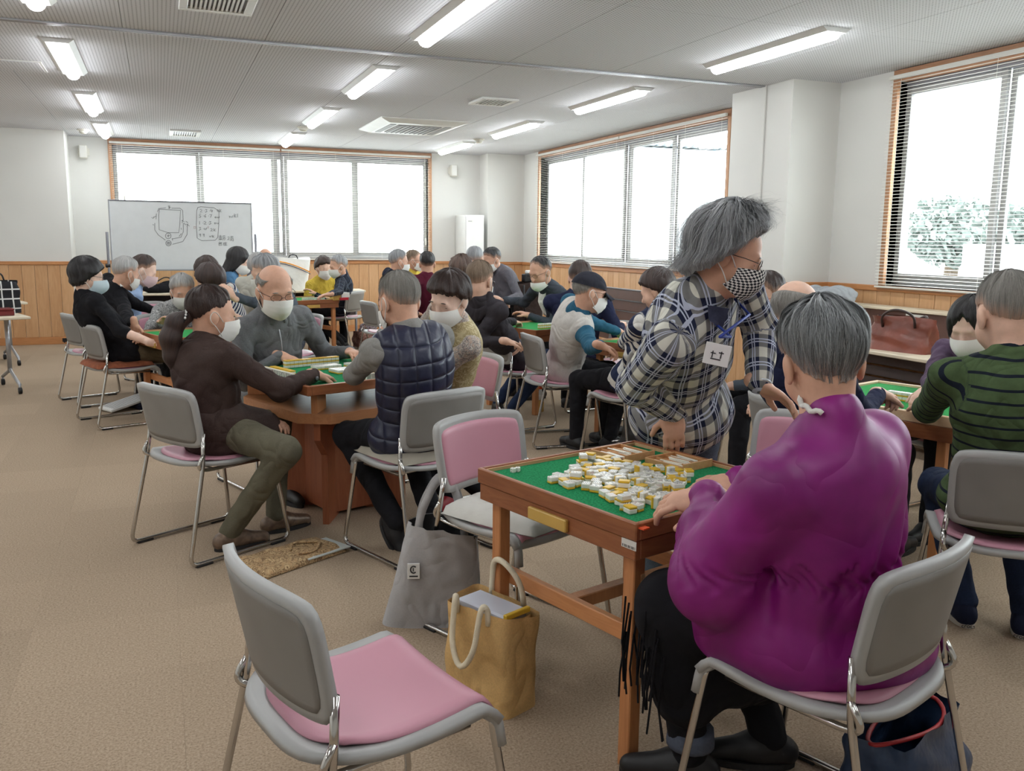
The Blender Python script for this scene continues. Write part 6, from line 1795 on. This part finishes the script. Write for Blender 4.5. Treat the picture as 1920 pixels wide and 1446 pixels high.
# ---- cushions
M_cush = plain('pale_grey_cushion', rgb(206, 205, 198), .9, var=.06, scale=14, bump=.3, bscale=40, bdist=.006)
def cushion(c, rz, s, z, th, mat, label, buttons=True, n=27):
    t = thing('seat_cushion', label, 'cushion', (c[0], c[1], z), rz)
    bt = [(-.09, -.09), (.09, -.09), (-.09, .09), (.09, .09), (0, 0)] if buttons else []
    def prof(x, y):
        e = max(abs(x), abs(y)) / (s / 2)
        h_ = th * (1 - e ** 4) ** .5 if e < 1 else 0
        for bx, by in bt: h_ *= 1 - .62 * math.exp(-((x - bx * s / .4) ** 2 + (y - by * s / .4) ** 2) / .0009)
        return h_
    mb = MB()
    def top(u, v):
        x = (u - .5) * s; y = (v - .5) * s; k = 1 - .05 * (abs(2 * u - 1) * abs(2 * v - 1)) ** 2
        return (x * k, y * k, .004 + prof(x, y) * (1 + .06 * math.sin(x * 60 + y * 37)))
    def bot(u, v):
        p = top(1 - u, v); return (p[0], p[1], max(0, .004 - prof(p[0], p[1]) * .1))
    mb.grid(top, n, n); mb.grid(bot, n, n)
    obj('cover', mb, mat, t, True)
    for bx, by in bt:
        obj('button', MB().lathe([(.011, 0), (.011, .004), (.006, .008)], 10, Matrix.Translation((bx * s / .4, by * s / .4, .004 + prof(bx * s / .4, by * s / .4)))), mat, t, True)
    return t
cB = CH['B']; c = on('B', .03)
cushion(c, cB.rotation_euler[2] + .12, .44, .450, .055, M_cush, 'pale grey buttoned cushion on the empty pink chair')
c = on('quilt', .04); cushion(c, CH['quilt'].rotation_euler[2], .42, .450, .03, plain('beige_cushion', rgb(176, 168, 152), .9, var=.08), 'thin beige cushion under the man in the quilted vest', False, 15)
c = on('blackw', -.02)
t = cushion(c, CH['blackw'].rotation_euler[2], .44, .450, .045, plain('rust_brown_cushion', rgb(150, 86, 58), .9, var=.2, scale=30, bump=.4, bscale=60), 'rust brown tufted cushion under the woman in black', True)
# ---- bags
def sack(outline_w, depth, hgt, pts=9, top_pinch=.35, lean=0.0, seed=1, nu=40, nv=16, flare=.0, crease=.012):
    """open soft bag body standing on the ground"""
    R2 = random.Random(seed); ph = [R2.uniform(0, 6) for _ in range(6)]
    mb = MB()
    def fn(u, v):
        a = u * 2 * PI; ca, sa = math.cos(a), math.sin(a)
        e = 9.0
        k = (abs(ca) ** e + abs(sa) ** e) ** (-1 / e)
        w_ = outline_w / 2 * (1 + flare * v); d_ = depth / 2 * (1 - top_pinch * v)
        x = ca * k * w_; y = sa * k * d_
        f = crease * (math.sin(a * 3 + ph[0] + v * 4) * v + .6 * math.sin(a * 7 + ph[1] + v * 7) * v + .5 * math.sin(v * 11 + a * 2 + ph[2]) * min(1, v * 3))
        x += f * ca; y += f * sa + lean * v
        return (x, y, v * hgt * (1 + .03 * math.sin(a * 2 + ph[3])))
    mb.grid(fn, nu, nv, wrapu=True)
    base = len(mb.v); mb.add([fn(i / nu, 0) for i in range(nu)], [tuple(range(nu - 1, -1, -1))])
    return mb
M_canvas = cloth('grey_canvas', rgb(176, 174, 174), var=.06, bump=.45); M_burlap = cloth('tan_burlap', rgb(208, 170, 114), var=.12, bump=.5, weave=1400)
M_rope = plain('cream_rope', rgb(226, 214, 188), .8, var=.06, bump=.5, bscale=160)
# grey canvas tote with black lining
g0 = at_z(812, 1190, 0)
t = thing('tote_bag', 'grey canvas tote bag slumped beside the tan burlap bag', 'bag', (g0.x + .03, g0.y + .12, 0), math.radians(-18))
def tote(u, v):
    a = u * 2 * PI; ca, sa = math.cos(a), math.sin(a); e = 3.2
    k = (abs(ca) ** e + abs(sa) ** e) ** (-1 / e)
    w_ = .185 * (1 - .34 * v); d_ = .070 * (1 + .45 * v * v)
    f = .010 * (math.sin(a * 4 + v * 5) + .7 * math.sin(a * 9 + 2 + v * 8)) * v
    return (ca * k * w_ + .05 * v + f, sa * k * d_ + f * .6, .39 * v - .05 * v * max(0, ca))
mb = MB(); mb.grid(tote, 44, 18, wrapu=True); mb.add([tote(i / 44, 0) for i in range(44)], [tuple(range(43, -1, -1))])
obj('body', mb, M_canvas, t, True)
obj('lining', MB().grid(lambda u, v: tuple(V3(*tote(u, 1 - .25 * v)) * V3(1 - .04 * (.2 + v), 1 - .05 * (.2 + v), 1) + V3(.002, 0, -.002)), 44, 5, wrapu=True), M_dark, t, True)
for s in (-1, 1):
    pth = smoothpath([(-.05, s * .056, .30), (-.045, s * .058, .42), (.02, s * .025, .56), (.075, s * .03, .56), (.12, s * .055, .41), (.125, s * .056, .29)], 5, .06)
    mb = MB(); ring = []
    for q in range(len(pth)):
        d_ = (pth[min(q + 1, len(pth) - 1)] - pth[max(q - 1, 0)]).normalized(); n_ = Vector((0, 1, 0)); l_ = d_.cross(n_).normalized() * .014
        ring += [pth[q] - l_ - n_ * .002, pth[q] + l_ - n_ * .002, pth[q] + l_ + n_ * .002, pth[q] - l_ + n_ * .002]
    fs_ = [(4 * q + k, 4 * q + (k + 1) % 4, 4 * q + 4 + (k + 1) % 4, 4 * q + 4 + k) for q in range(len(pth) - 1) for k in range(4)]
    mb.add(ring, fs_); obj('strap', mb, M_canvas, t, True)
lb_ = obj('patch', MB().box((-.085, -.0885, .20), (-.040, -.0790, .258), .001), M_white, t)
MX = Matrix.Translation((-.0625, -.0892, .236)) @ Matrix.Rotation(PI / 2, 4, 'X')
cpts = [(.011 * math.cos(a), .013 * math.sin(a)) for a in np.linspace(.8, 2 * PI - .8, 14)]
obj('logo_mark', MB().tube([tuple(MX @ Vector((x, y, 0))) for x, y in cpts], .0026, 5), M_ink, lb_, True)
obj('logo_mark', MB().tube([tuple(MX @ Vector((-.001, -.006, 0))), tuple(MX @ Vector((-.001, .006, 0)))], .0020, 5), M_ink, lb_, True)
obj('logo_text', MB().box((-.078, -.0895, .208), (-.047, -.0880, .213)), M_ink, lb_)
# tan burlap bag with rope handles and a plastic box inside
b0 = at_z(905, 1300, 0)
t = thing('burlap_bag', 'tan burlap shopping bag with cream rope handles under the foreground table', 'bag', (.905, 2.45, 0), math.radians(-66))
obj('body', sack(.28, .15, .31, top_pinch=.0, seed=3, crease=.006), M_burlap, t, True)
obj('lining', MB().grid(lambda u, v: ((lambda a: (math.cos(a) * (abs(math.cos(a)) ** 4 + abs(math.sin(a)) ** 4) ** -.25 * .134, math.sin(a) * (abs(math.cos(a)) ** 4 + abs(math.sin(a)) ** 4) ** -.25 * .069, .305 - .12 * v))(u * 2 * PI)), 32, 3, wrapu=True), M_burlap, t, True)
obj('plastic_box', MB().box((-.10, -.05, .08), (.11, .05, .315), .006), plain('clear_plastic_box', rgb(206, 210, 222), .2, var=.03), t)
obj('box_lid_strip', MB().box((.105, -.052, .305), (.12, .052, .322), .002), M_tback, t)
for s in (-1, 1):
    z0 = .33
    pth = smoothpath([(-.07, s * .078, .285), (-.07, s * .082, .34), (-.055, s * .10, .36 if s > 0 else .345), (-.05, s * .12, .20), (.0, s * .13, .13), (.05, s * .12, .20), (.06, s * .10, .35), (.07, s * .082, .34), (.07, s * .078, .285)] if s < 0 else [(-.07, .07, .29), (-.07, .075, .36), (-.05, .06, .43), (.02, .04, .44), (.07, .06, .38), (.07, .075, .30)], 5, .05)
    obj('rope_handle', MB().tube(pth, .0095, 8), M_rope, t, True)
# patterned cloth bag lying flat with magazines
f0 = at_z(548, 1047, 0)
M_map = blotch('old_map_print', rgb(206, 178, 136), rgb(110, 78, 54), rgb(168, 128, 90), 30)
t = thing('cloth_bag', 'old map print cloth bag lying on the carpet with magazines inside', 'bag', (f0.x, f0.y, 0), math.radians(28))
def flat(u, v):
    x = (u - .5) * .46; y = (v - .5) * .27 * (1 - .12 * u)
    e = min(1, (1 - abs(2 * u - 1)) / .16, (1 - abs(2 * v - 1)) / .16)
    return (x, y, .004 + .026 * (1 - (1 - e) ** 2) + .004 * math.sin(x * 41 + y * 30) * e)
obj('upper_cloth', MB().shell(lambda u, v: flat(u, v), 25, 17, .003), M_map, t, True)
for k, (cc, z) in enumerate((((228, 226, 224), .006), ((96, 60, 120), .013), ((206, 212, 208), .020))):
    obj('magazine', MB().box((-.02 + .01 * k, -.10 - .012 * k, z), (.235, .06, z + .006), .001), plain('magazine_%d' % k, rgb(*cc), .4, var=.05), t)
for s in (-1, 1):
    obj('handle', MB().tube(smoothpath([(.0, -.03 * s - .02, .034), (.06, -.09 * s, .040), (.14, -.02 * s, .037), (.16, .02, .034)], 5, .05), .006, 6), M_map, t, True)
# navy bag under the purple chair
n0 = at_z(1745, 1420, .16)
t = thing('shoulder_bag', 'navy nylon bag with a red lining edge under the purple robed woman', 'bag', (at_z(1700, 1400, .14).x, at_z(1700, 1400, .14).y, 0), math.radians(20))
obj('body', sack(.36, .24, .22, top_pinch=.45, seed=5, crease=.016), plain('navy_nylon', rgb(42, 62, 92), .4, var=.25, scale=6, bump=.5, bscale=20, bdist=.01), t, True)
obj('red_edge', MB().tube([(.17 * math.cos(a) - .01, .060 * math.sin(a), .215 + .012 * math.sin(2 * a)) for a in np.linspace(0, 2 * PI, 28, endpoint=False)], .006, 6, closed=True), plain('red_piping', rgb(170, 40, 44), .5, var=.05), t, True)
obj('strap', MB().tube(smoothpath([(-.16, .03, .25), (-.12, .08, .36), (.05, .1, .38), (.15, .03, .25)], 5, .08), .010, 6), M_dark, t, True)
# brown leather bag on the right desk
M_leather = plain('brown_leather', rgb(128, 70, 56), .38, var=.22, scale=7, bump=.5, bscale=14, bdist=.012)
l0 = at_z(1718, 652, .70)
t = thing('leather_bag', 'brown leather handbag with dark rolled handles on the right hand desk', 'bag', (4.78, 4.72, .7), math.radians(100))
obj('body', sack(.46, .20, .235, top_pinch=.72, seed=8, crease=.020), M_leather, t, True)
for s in (-1, 1):
    obj('handle', MB().tube(smoothpath([(-.12, s * .05, .17), (-.13, s * .08, .26), (.0, s * .11, .30 if s > 0 else .20), (.12, s * .09, .24), (.13, s * .05, .16)], 6, .09), .009, 8), plain('dark_leather', rgb(58, 42, 40), .4, var=.1), t, True)
obj('luggage_tag', MB().box((-.03, -.118, .06), (.05, -.112, .15), .003, Matrix.Rotation(.35, 4, 'Y')), M_leather, t)
obj('tag_window', MB().box((.0, -.1195, .095), (.018, -.1175, .125), .002, Matrix.Rotation(.35, 4, 'Y')), M_sticker, t)
obj('zip', MB().box((-.2, -.012, .228), (.2, .012, .236), .002), M_dark, t)
# notice taped to the desk back and papers on the desk
t = thing('notice_sheet', 'printed notice taped to the dark panel beside the leather bag', 'notice', (5.295, 5.13, .72), math.radians(90))
obj('paper', MB().box((-.085, .0, .0), (.085, .0015, .19)), M_white, t)
for k in range(7): obj('text_line', MB().box((-.065, .0015, .165 - .022 * k), (.065 - .02 * (k % 3), .0020, .171 - .022 * k)), M_graymet, t)
t = thing('paper_stack', 'papers and an orange folder lying left of the leather bag', 'papers', (4.72, 5.20, .7), .3)
obj('orange_folder', MB().box((-.12, -.17, 0), (.12, .17, .008), .002), plain('salmon_folder', rgb(226, 150, 110), .5, var=.05), t)
obj('sheet', MB().box((-.10, -.13, .008), (.11, .14, .014), .001), M_white, t)
obj('pen', MB().tube([(-.02, -.04, .02), (.05, .07, .02)], .004, 8), M_dark, t)
# grey coat draped on the upper shelf at the right wall
t = thing('folded_jacket', 'light grey jacket heaped on the shelf below the column', 'jacket', (5.15, 5.85, .948))
fd = Field(); Rj = random.Random(2)
for k in range(9): fd.ell(V3(Rj.uniform(-.1, .1), Rj.uniform(-.22, .22), .04 + Rj.uniform(0, .07)), V3(.10, .12, .055), None, .03)
Pm, Fm = fd.mesh(.012, warp=folds(77, .009), clipz=.0)
o = bpy.data.objects.new('cloth', np_mesh('cloth', Pm, Fm, cloth('light_grey_jacket', rgb(164, 168, 172), bump=.9))); COL.objects.link(o); o.parent = t
# bag with N under the striped person's chair
t = thing('wire_rack_bag', 'black bag with a large white letter N on the wire rack below the grey chair', 'bag', (2.86, 4.86, .17), math.radians(15))
obj('body', sack(.34, .22, .16, top_pinch=.55, seed=12, crease=.01), M_dark, t, True)
for x0, z0, x1, z1 in ((-.06, .02, -.045, .13), (-.045, .13, .02, .02), (.02, .02, .035, .13)):
    obj('letter_stroke', MB().tube([(x0, -.112 + z0 * .30, z0), (x1, -.112 + z1 * .30, z1)], .009, 6), M_white, t, True)
fo = bpy.data.objects.new('bag_text', text_mesh('bag_text', 'CON', .05, M_white)); COL.objects.link(fo); fo.parent = t; fo.matrix_local = Matrix.Translation((.08, -.108, .03)) @ Matrix.Rotation(PI / 2, 4, 'X')
for k in range(7): obj('rack_wire', MB().tube([(-.18 + k * .06, -.14, -.004), (-.18 + k * .06, .12, -.004)], .003, 6), M_chrome, t, True)
for y in (-.14, .12): obj('rack_wire', MB().tube([(-.2, y, -.004), (.2, y, -.004)], .004, 6), M_chrome, t, True)
for x in (-.2, .2): obj('rack_leg', MB().tube([(x, -.14, -.004), (x, -.14, -.17)], .004, 6), M_chrome, t, True)
# drink bottle
p = at_z(1013, 772, 0)
t = thing('drink_bottle', 'small bottle of amber drink standing on the carpet', 'bottle', (p.x, p.y, 0))
obj('liquid', MB().lathe([(.026, .002), (.030, .008), (.030, .085), (.022, .105)], 16), plain('amber_drink', rgb(206, 160, 90), .15, var=.05), t, True)
obj('label', MB().lathe([(.0308, .105), (.0308, .150)], 16), M_sticker, t, True)
obj('neck', MB().lathe([(.022, .105), (.0300, .11), (.0300, .15), (.013, .18), (.013, .195)], 16), plain('clear_bottle', rgb(206, 208, 206), .1, var=.03), t, True)
obj('cap', MB().lathe([(.015, .195), (.015, .215)], 12), M_orange, t, True)
# paper sheets and bag under the chair of the woman in black
p = at_z(205, 702, 0)
t = thing('paper_bag', 'white printed paper bag lying under the chair of the woman in black', 'bag', (-.28, 8.0, 0), .5)
obj('body', MB().box((-.22, -.10, .05), (.16, .12, .075), .006, Matrix.Rotation(-.2, 4, 'Y')), M_white, t)
for k in range(6): obj('print_line', MB().box((-.19, -.09 + k * .034, .0755), (.12, -.08 + k * .034, .0762), 0, Matrix.Rotation(-.2, 4, 'Y')), M_graymet, t)
obj('dark_side', MB().box((.0, -.12, 0), (.22, .13, .05), .01), M_navyb if False else C_navyd, t)
# wicker bag by the far tartan chair
t = thing('floral_bag', 'bulging patterned bag on the carpet behind the far grey chair', 'bag', (2.52, 11.75, 0), .3)
obj('body', sack(.30, .22, .22, top_pinch=-.1, seed=15, crease=.012), blotch('rose_weave', rgb(150, 110, 100), rgb(110, 76, 72), rgb(190, 160, 150), 26), t, True)
fd = Field(); Rj = random.Random(9)
for k in range(8): fd.ell(V3(Rj.uniform(-.1, .1), Rj.uniform(-.06, .06), .24 + Rj.uniform(-.02, .07)), V3(.06, .06, .05), None, .02)
Pm, Fm = fd.mesh(.012, warp=folds(7, .006)); o = bpy.data.objects.new('scarf', np_mesh('scarf', Pm, Fm, blotch('flower_scarf', rgb(70, 60, 90), rgb(200, 190, 186), rgb(140, 90, 80), 40))); COL.objects.link(o); o.parent = t
# ---- white carrier bag on a far desk
desk(1.95, 12.75, 0, 1.5, 'long cream desk below the far window, holding the white carrier', H=.72)
t = thing('carrier_bag', 'large white carrier bag with orange and navy stripes on the far desk', 'bag', (1.72, 12.72, .72), 0)
def car(u, v):
    a = u * 2 * PI; ca, sa = math.cos(a), math.sin(a); k = (abs(ca) ** 5 + abs(sa) ** 5) ** -.2
    w_ = .175 + .065 * v; d_ = .11
    return (ca * k * w_, sa * k * d_ * (1 - .5 * v * v), .44 * v + .02 * math.sin(a * 2) * v)
mb = MB(); mb.grid(car, 40, 12, wrapu=True); mb.add([car(i / 40, 0) for i in range(40)], [tuple(range(39, -1, -1))]); mb.add([car(i / 40, 1) for i in range(40)], [tuple(range(40))])
obj('body', mb, plain('white_carrier', rgb(236, 236, 232), .45, var=.03, bump=.4, bscale=9, bdist=.02), t, True)
for dz, th, cc in ((.0, .018, (240, 160, 40)), (-.024, .010, (40, 46, 80))):
    st = []
    for i in range(15):
        f = i / 14; st.append((-.225 + .445 * f, -.118 + .02 * (1 - f), .40 - .15 * f ** 1.6 + dz))
    obj('stripe', MB().tube(st, th * .5, 6), plain('carrier_stripe_%d' % cc[0], rgb(*cc), .5, var=.04), t, True)
obj('printed_box', MB().box((-.15, -.1125, .10), (-.045, -.1110, .17)), M_white, t)
for k in range(3): obj('print_line', MB().box((-.14, -.1135, .112 + .02 * k), (-.06 - .02 * k, -.1122, .118 + .02 * k)), M_ink, t)
obj('handle', MB().tube(smoothpath([(-.06, 0, .43), (-.04, 0, .49), (.05, 0, .49), (.07, 0, .43)], 4, .04), .008, 6), M_dark, t, True)
# boxes on the far table
t = thing('tile_case', 'small box with yellow, white and red blocks beside the checked jacket', 'box', (2.0, 10.82, .70), .3)
obj('yellow_block', MB().box((-.10, -.05, 0), (.0, .05, .10), .003), M_brass, t)
obj('white_block', MB().box((.01, -.05, .03), (.12, .05, .09), .003), M_white, t)
obj('red_block', MB().box((-.02, -.06, 0), (.10, .04, .03), .003), plain('red_case', rgb(196, 40, 60), .4, var=.05), t)
# black bag on the back desk, pair of bags by the suit man
t = thing('shoulder_bag', 'black slouchy bag lying on the desk under the whiteboard', 'bag', (-.02, 12.42, .72), .2)
fd = Field(); fd.ell(V3(0, 0, .05), V3(.22, .12, .07), None, .03); fd.ell(V3(.12, .0, .10), V3(.10, .08, .06), None, .04)
Pm, Fm = fd.mesh(.014, warp=folds(17, .008), clipz=.001); o = bpy.data.objects.new('body', np_mesh('body', Pm, Fm, C_black)); COL.objects.link(o); o.parent = t
obj('strap', MB().tube(smoothpath([(-.1, 0, .1), (.1, .02, .22), (.22, 0, .1)], 5, .08), .008, 6), M_dark, t, True)
t = thing('camera_bag', 'dark backpack with a camera on top beside the man in the suit', 'bag', (3.82, 9.2, .45), 0)
obj('body', sack(.30, .22, .52, top_pinch=.25, seed=31, crease=.012), cloth('dark_brown_nylon', rgb(64, 52, 48)), t, True)
obj('camera_body', MB().box((-.07, -.05, .53), (.07, .05, .62), .01), M_dark, t)
obj('camera_top', MB().box((-.04, -.03, .62), (.04, .03, .66), .01), M_white, t)
obj('strap', MB().tube(smoothpath([(-.1, -.10, .5), (-.12, -.16, .3), (-.08, -.13, .08)], 4, .05), .01, 6), M_dark, t, True)
t = thing('stool', 'low dark stool under the backpack with the camera', 'stool', (3.82, 9.2, 0))
obj('seat', MB().lathe([(.15, .42), (.16, .43), (.16, .448), (.15, .45)], 18), M_dark, t, True)
for a in range(4): obj('leg', MB().tube([(.12 * math.cos(a * PI / 2), .12 * math.sin(a * PI / 2), .42), (.15 * math.cos(a * PI / 2), .15 * math.sin(a * PI / 2), 0)], .012, 8), M_graymet, t, True)
# left edge: checked bag and red box on the castor desk
t = thing('checked_bag', 'black and white checked bag on the castor desk at the left edge', 'bag', (-1.47, 9.62, .7), math.radians(20))
m_c, t_c = newmat('window_check_cloth', .8)
_s = t_c.add('ShaderNodeSeparateXYZ'); t_c.link(t_c.coords(), _s.inputs[0])
def _ln(o_, per): return t_c.math('LESS_THAN', t_c.math('ABSOLUTE', t_c.math('SUBTRACT', t_c.math('FRACT', t_c.math('MULTIPLY', o_, 1 / per)), .5)), .07)
t_c.base(t_c.mix(t_c.math('MAXIMUM', _ln(_s.outputs[0], .09), _ln(_s.outputs[2], .09)), rgb(24, 24, 28), rgb(220, 220, 216)))
obj('body', sack(.40, .20, .30, top_pinch=.5, seed=41, crease=.012), m_c, t, True)
obj('handle', MB().tube(smoothpath([(-.09, 0, .29), (-.07, 0, .38), (.07, 0, .38), (.09, 0, .29)], 5, .05), .008, 6), M_dark, t, True)
t = thing('case_box', 'dark red flat case on the castor desk at the left edge', 'case', (-1.46, 9.30, .7), math.radians(20))
M_redcase = plain('maroon_case', rgb(110, 36, 36), .4, var=.1)
obj('case_body', MB().box((-.17, -.09, 0), (.17, .09, .045), .006), M_redcase, t)
obj('case_lid', MB().box((-.172, -.092, .047), (.172, .092, .066), .006), M_redcase, t)
obj('clasp', MB().box((-.02, -.096, .035), (.02, -.09, .06), .002), M_brass, t)
# ---- locker
t = thing('locker', 'narrow white steel locker beside the far corner column', 'locker', (4.625, 13.63, 0))
obj('body', MB().box((-.16, -.24, 0), (.16, .24, 1.83), .006), M_white, t)
d = obj('door', MB().box((-.145, -.252, .06), (.145, -.241, 1.80), .004), M_white, t)
obj('handle', MB().box((.105, -.262, .92), (.12, -.252, 1.04), .003), M_alu, d)
obj('name_plate', MB().box((-.12, -.255, 1.715), (-.03, -.251, 1.75)), M_sticker, d)
obj('name_text', MB().box((-.11, -.2562, 1.728), (-.05, -.2548, 1.736)), M_graymet, d)
# ---- whiteboard on its stand with the drawn diagram
M_wb = plain('whiteboard_enamel', rgb(214, 217, 218), .22, var=.02)
M_pen = plain('marker_pen_line', rgb(92, 94, 96), .6, var=.05)
M_penr = plain('faint_red_pen_line', rgb(196, 160, 160), .6, var=.05)
YW = 13.0
t = thing('whiteboard', 'large white board on a wheeled stand with a seating sketch and tile notes', 'whiteboard', (.31, YW, 0))
bd = obj('board', MB().box((-.90, -.012, 1.0), (.90, .012, 1.895), .003), M_wb, t)
for s in (-1, 1):
    obj('edge_trim', MB().box((s * .90 - .01, -.016, .99), (s * .90 + .01, .016, 1.905), .003), M_alu, t)
    obj('stand_post', MB().tube([(s * .945, 0, .10), (s * .945, 0, 1.49)], .017, 8), M_graymet, t, True)
    obj('pivot_knob', MB().lathe([(.02, -.03), (.026, -.02), (.026, .03)], 10, Matrix.Translation((s * .955, 0, 1.05)) @ Matrix.Rotation(PI / 2, 4, 'Y')), M_dark, t)
    ft = obj('stand_foot', MB().box((s * .945 - .02, -.28, .07), (s * .945 + .02, .28, .10), .004), M_graymet, t)
    for yy in (-.25, .25): obj('castor', MB().lathe([(.012, -.012), (.032, -.012), (.034, 0), (.032, .012), (.012, .012)], 12, Matrix.Translation((s * .945, yy, .035)) @ Matrix.Rotation(PI / 2, 4, 'Y')), M_dark, ft)
obj('edge_trim', MB().box((-.91, -.016, 1.895), (.91, .016, 1.912), .003), M_graymet, t)
obj('pen_tray', MB().box((-.80, -.07, .985), (.80, -.012, 1.0), .003), M_alu, t)
obj('cross_bar', MB().tube([(-.945, 0, .20), (.945, 0, .20)], .014, 8), M_graymet, t, True)
def W(px, py):
    """point of the board sketch, measured on the photographed board (340x180 crop at 5.647 px)"""
    q = at_y(180 + px / 5.647, 360 + py / 5.647, YW - .0135)
    return (q.x - .31, -.0140, q.z)
def stroke(pts, r=.0026, m=None, name='pen_stroke'):
    obj(name, MB().tube([W(*p) for p in pts], r, 4), m or M_pen, bd)
stroke([(672, 180), (664, 250), (668, 400), (760, 430), (876, 432), (888, 340), (895, 195), (672, 182)])
stroke([(650, 210), (664, 175), (740, 168)]); stroke([(800, 172), (890, 172), (918, 195), (922, 300)]); stroke([(640, 230), (636, 290)])
stroke([(622, 330), (622, 400), (660, 455), (735, 510)]); stroke([(925, 330), (925, 420), (900, 480), (810, 497)]); stroke([(968, 365), (965, 450), (920, 525), (810, 555)])
for cx_, cy_, r_ in ((765, 465, 30), (768, 543, 29)):
    stroke([(cx_ + r_ * math.cos(a), cy_ + r_ * math.sin(a)) for a in np.linspace(0, 2 * PI, 18)])
for q in ([(748, 465), (785, 462)], [(766, 448), (764, 482)], [(752, 540), (786, 538)], [(756, 530), (756, 562)], [(768, 528), (770, 562)], [(783, 532), (782, 560)],
          [(762, 150), (785, 146), (768, 160), (790, 160)], [(765, 172), (788, 170)], [(775, 150), (775, 178)], [(588, 270), (605, 282), (612, 262)], [(612, 270), (632, 256), (640, 268)], [(600, 345), (614, 350)],
          [(905, 300), (935, 315)], [(918, 296), (912, 330)], [(932, 330), (950, 352)], [(950, 310), (975, 325)], [(955, 340), (990, 362)], [(975, 335), (962, 368)], [(806, 490), (812, 515)], [(902, 380), (904, 400)], [(880, 470), (905, 440)]): stroke(q)
stroke([(1075, 165), (1110, 156), (1250, 168), (1302, 200), (1300, 350), (1290, 480), (1262, 512), (1120, 515), (1072, 490), (1062, 350), (1066, 200), (1078, 163)])
GL = {'2': [[(0, .2), (.5, 0), (.9, .3), (0, 1), (1, .95)]], '3': [[(0, .05), (.8, .1), (.35, .45), (.85, .7), (0, 1)]], '4': [[(.2, 0), (0, .6), (1, .55)], [(.7, .2), (.6, 1)]], '5': [[(.9, 0), (.2, 0), (.15, .4), (.8, .55), (.6, 1), (0, .95)]],
      '6': [[(.7, 0), (.1, .6), (.4, 1), (.8, .75), (.2, .6)]], '7': [[(0, .1), (.9, .05), (.4, 1)]], '1': [[(.4, 0), (.4, 1)]], '9': [[(.7, .2), (.2, .1), (.2, .5), (.7, .4), (.7, .1), (.6, 1)]], '.': [[(.3, .55), (.5, .55)]],
      'w': [[(0, .3), (.2, .9), (.45, .4), (.7, .9), (1, .2)]], 'o': [[(.1, .5), (.5, .2), (.9, .5), (.5, .9), (.1, .5)]], 'k': [[(.1, 0), (.2, 1)], [(.9, .2), (.3, .6), (1, 1)]],
      'b': [[(.5, 0), (.5, .5)], [(0, .3), (1, .3)], [(.2, .5), (.8, .5), (.8, 1), (.2, 1), (.2, .5)]]}
def write(txt, x, y, w_=26, h_=34, gap=12):
    for ch in txt:
        for st in GL.get(ch, []): stroke([(x + a * w_, y + b * h_) for a, b in st], .0024)
        x += w_ + gap if ch != '.' else 18
write('2.3.4', 1100, 182); write('5.6.7', 1090, 236); write('1.2.3', 1086, 310); write('3.w', 1090, 372); write('99', 1090, 440)
write('ok', 1280, 180, 22, 34, 4); write('ow', 1255, 255, 24, 26, 6); write('ow', 1250, 318, 22, 26, 6); write('2k', 1212, 386, 24, 30, 8); write('wk', 1200, 456, 22, 26, 8)
write('w', 1410, 242, 40, 34); write('k1', 1462, 230, 22, 40, 8)
# east round two / west seat notes
for q in ([(1298, 470), (1335, 468)], [(1302, 482), (1332, 480)], [(1302, 482), (1304, 500), (1332, 498), (1332, 480)], [(1317, 456), (1317, 512)], [(1317, 498), (1298, 510)], [(1317, 498), (1338, 508)],
          [(1345, 464), (1366, 462), (1366, 478), (1345, 480), (1345, 464)], [(1342, 490), (1370, 488)], [(1352, 490), (1344, 512)], [(1368, 492), (1360, 512)],
          [(1392, 478), (1410, 474), (1410, 490), (1390, 506), (1414, 506)], [(1428, 470), (1452, 470), (1452, 482), (1430, 484)], [(1430, 470), (1424, 520)], [(1436, 496), (1454, 494), (1456, 518), (1446, 520)], [(1436, 500), (1436, 514), (1446, 512)],
          [(1296, 538), (1335, 534)], [(1300, 546), (1330, 544), (1330, 568), (1302, 568), (1300, 546)], [(1310, 538), (1308, 556)], [(1322, 536), (1322, 556)], [(1306, 524), (1310, 530)],
          [(1348, 540), (1388, 536)], [(1352, 540), (1350, 566)], [(1368, 530), (1368, 568)], [(1356, 552), (1384, 552)], [(1354, 568), (1390, 566)]): stroke(q, .0022)
stroke([(1036, 365), (1054, 365), (1054, 388), (1036, 388), (1036, 365)], .002, M_penr)
stroke([(1178, 372), (1192, 366), (1194, 382), (1180, 384)], .002, M_penr)
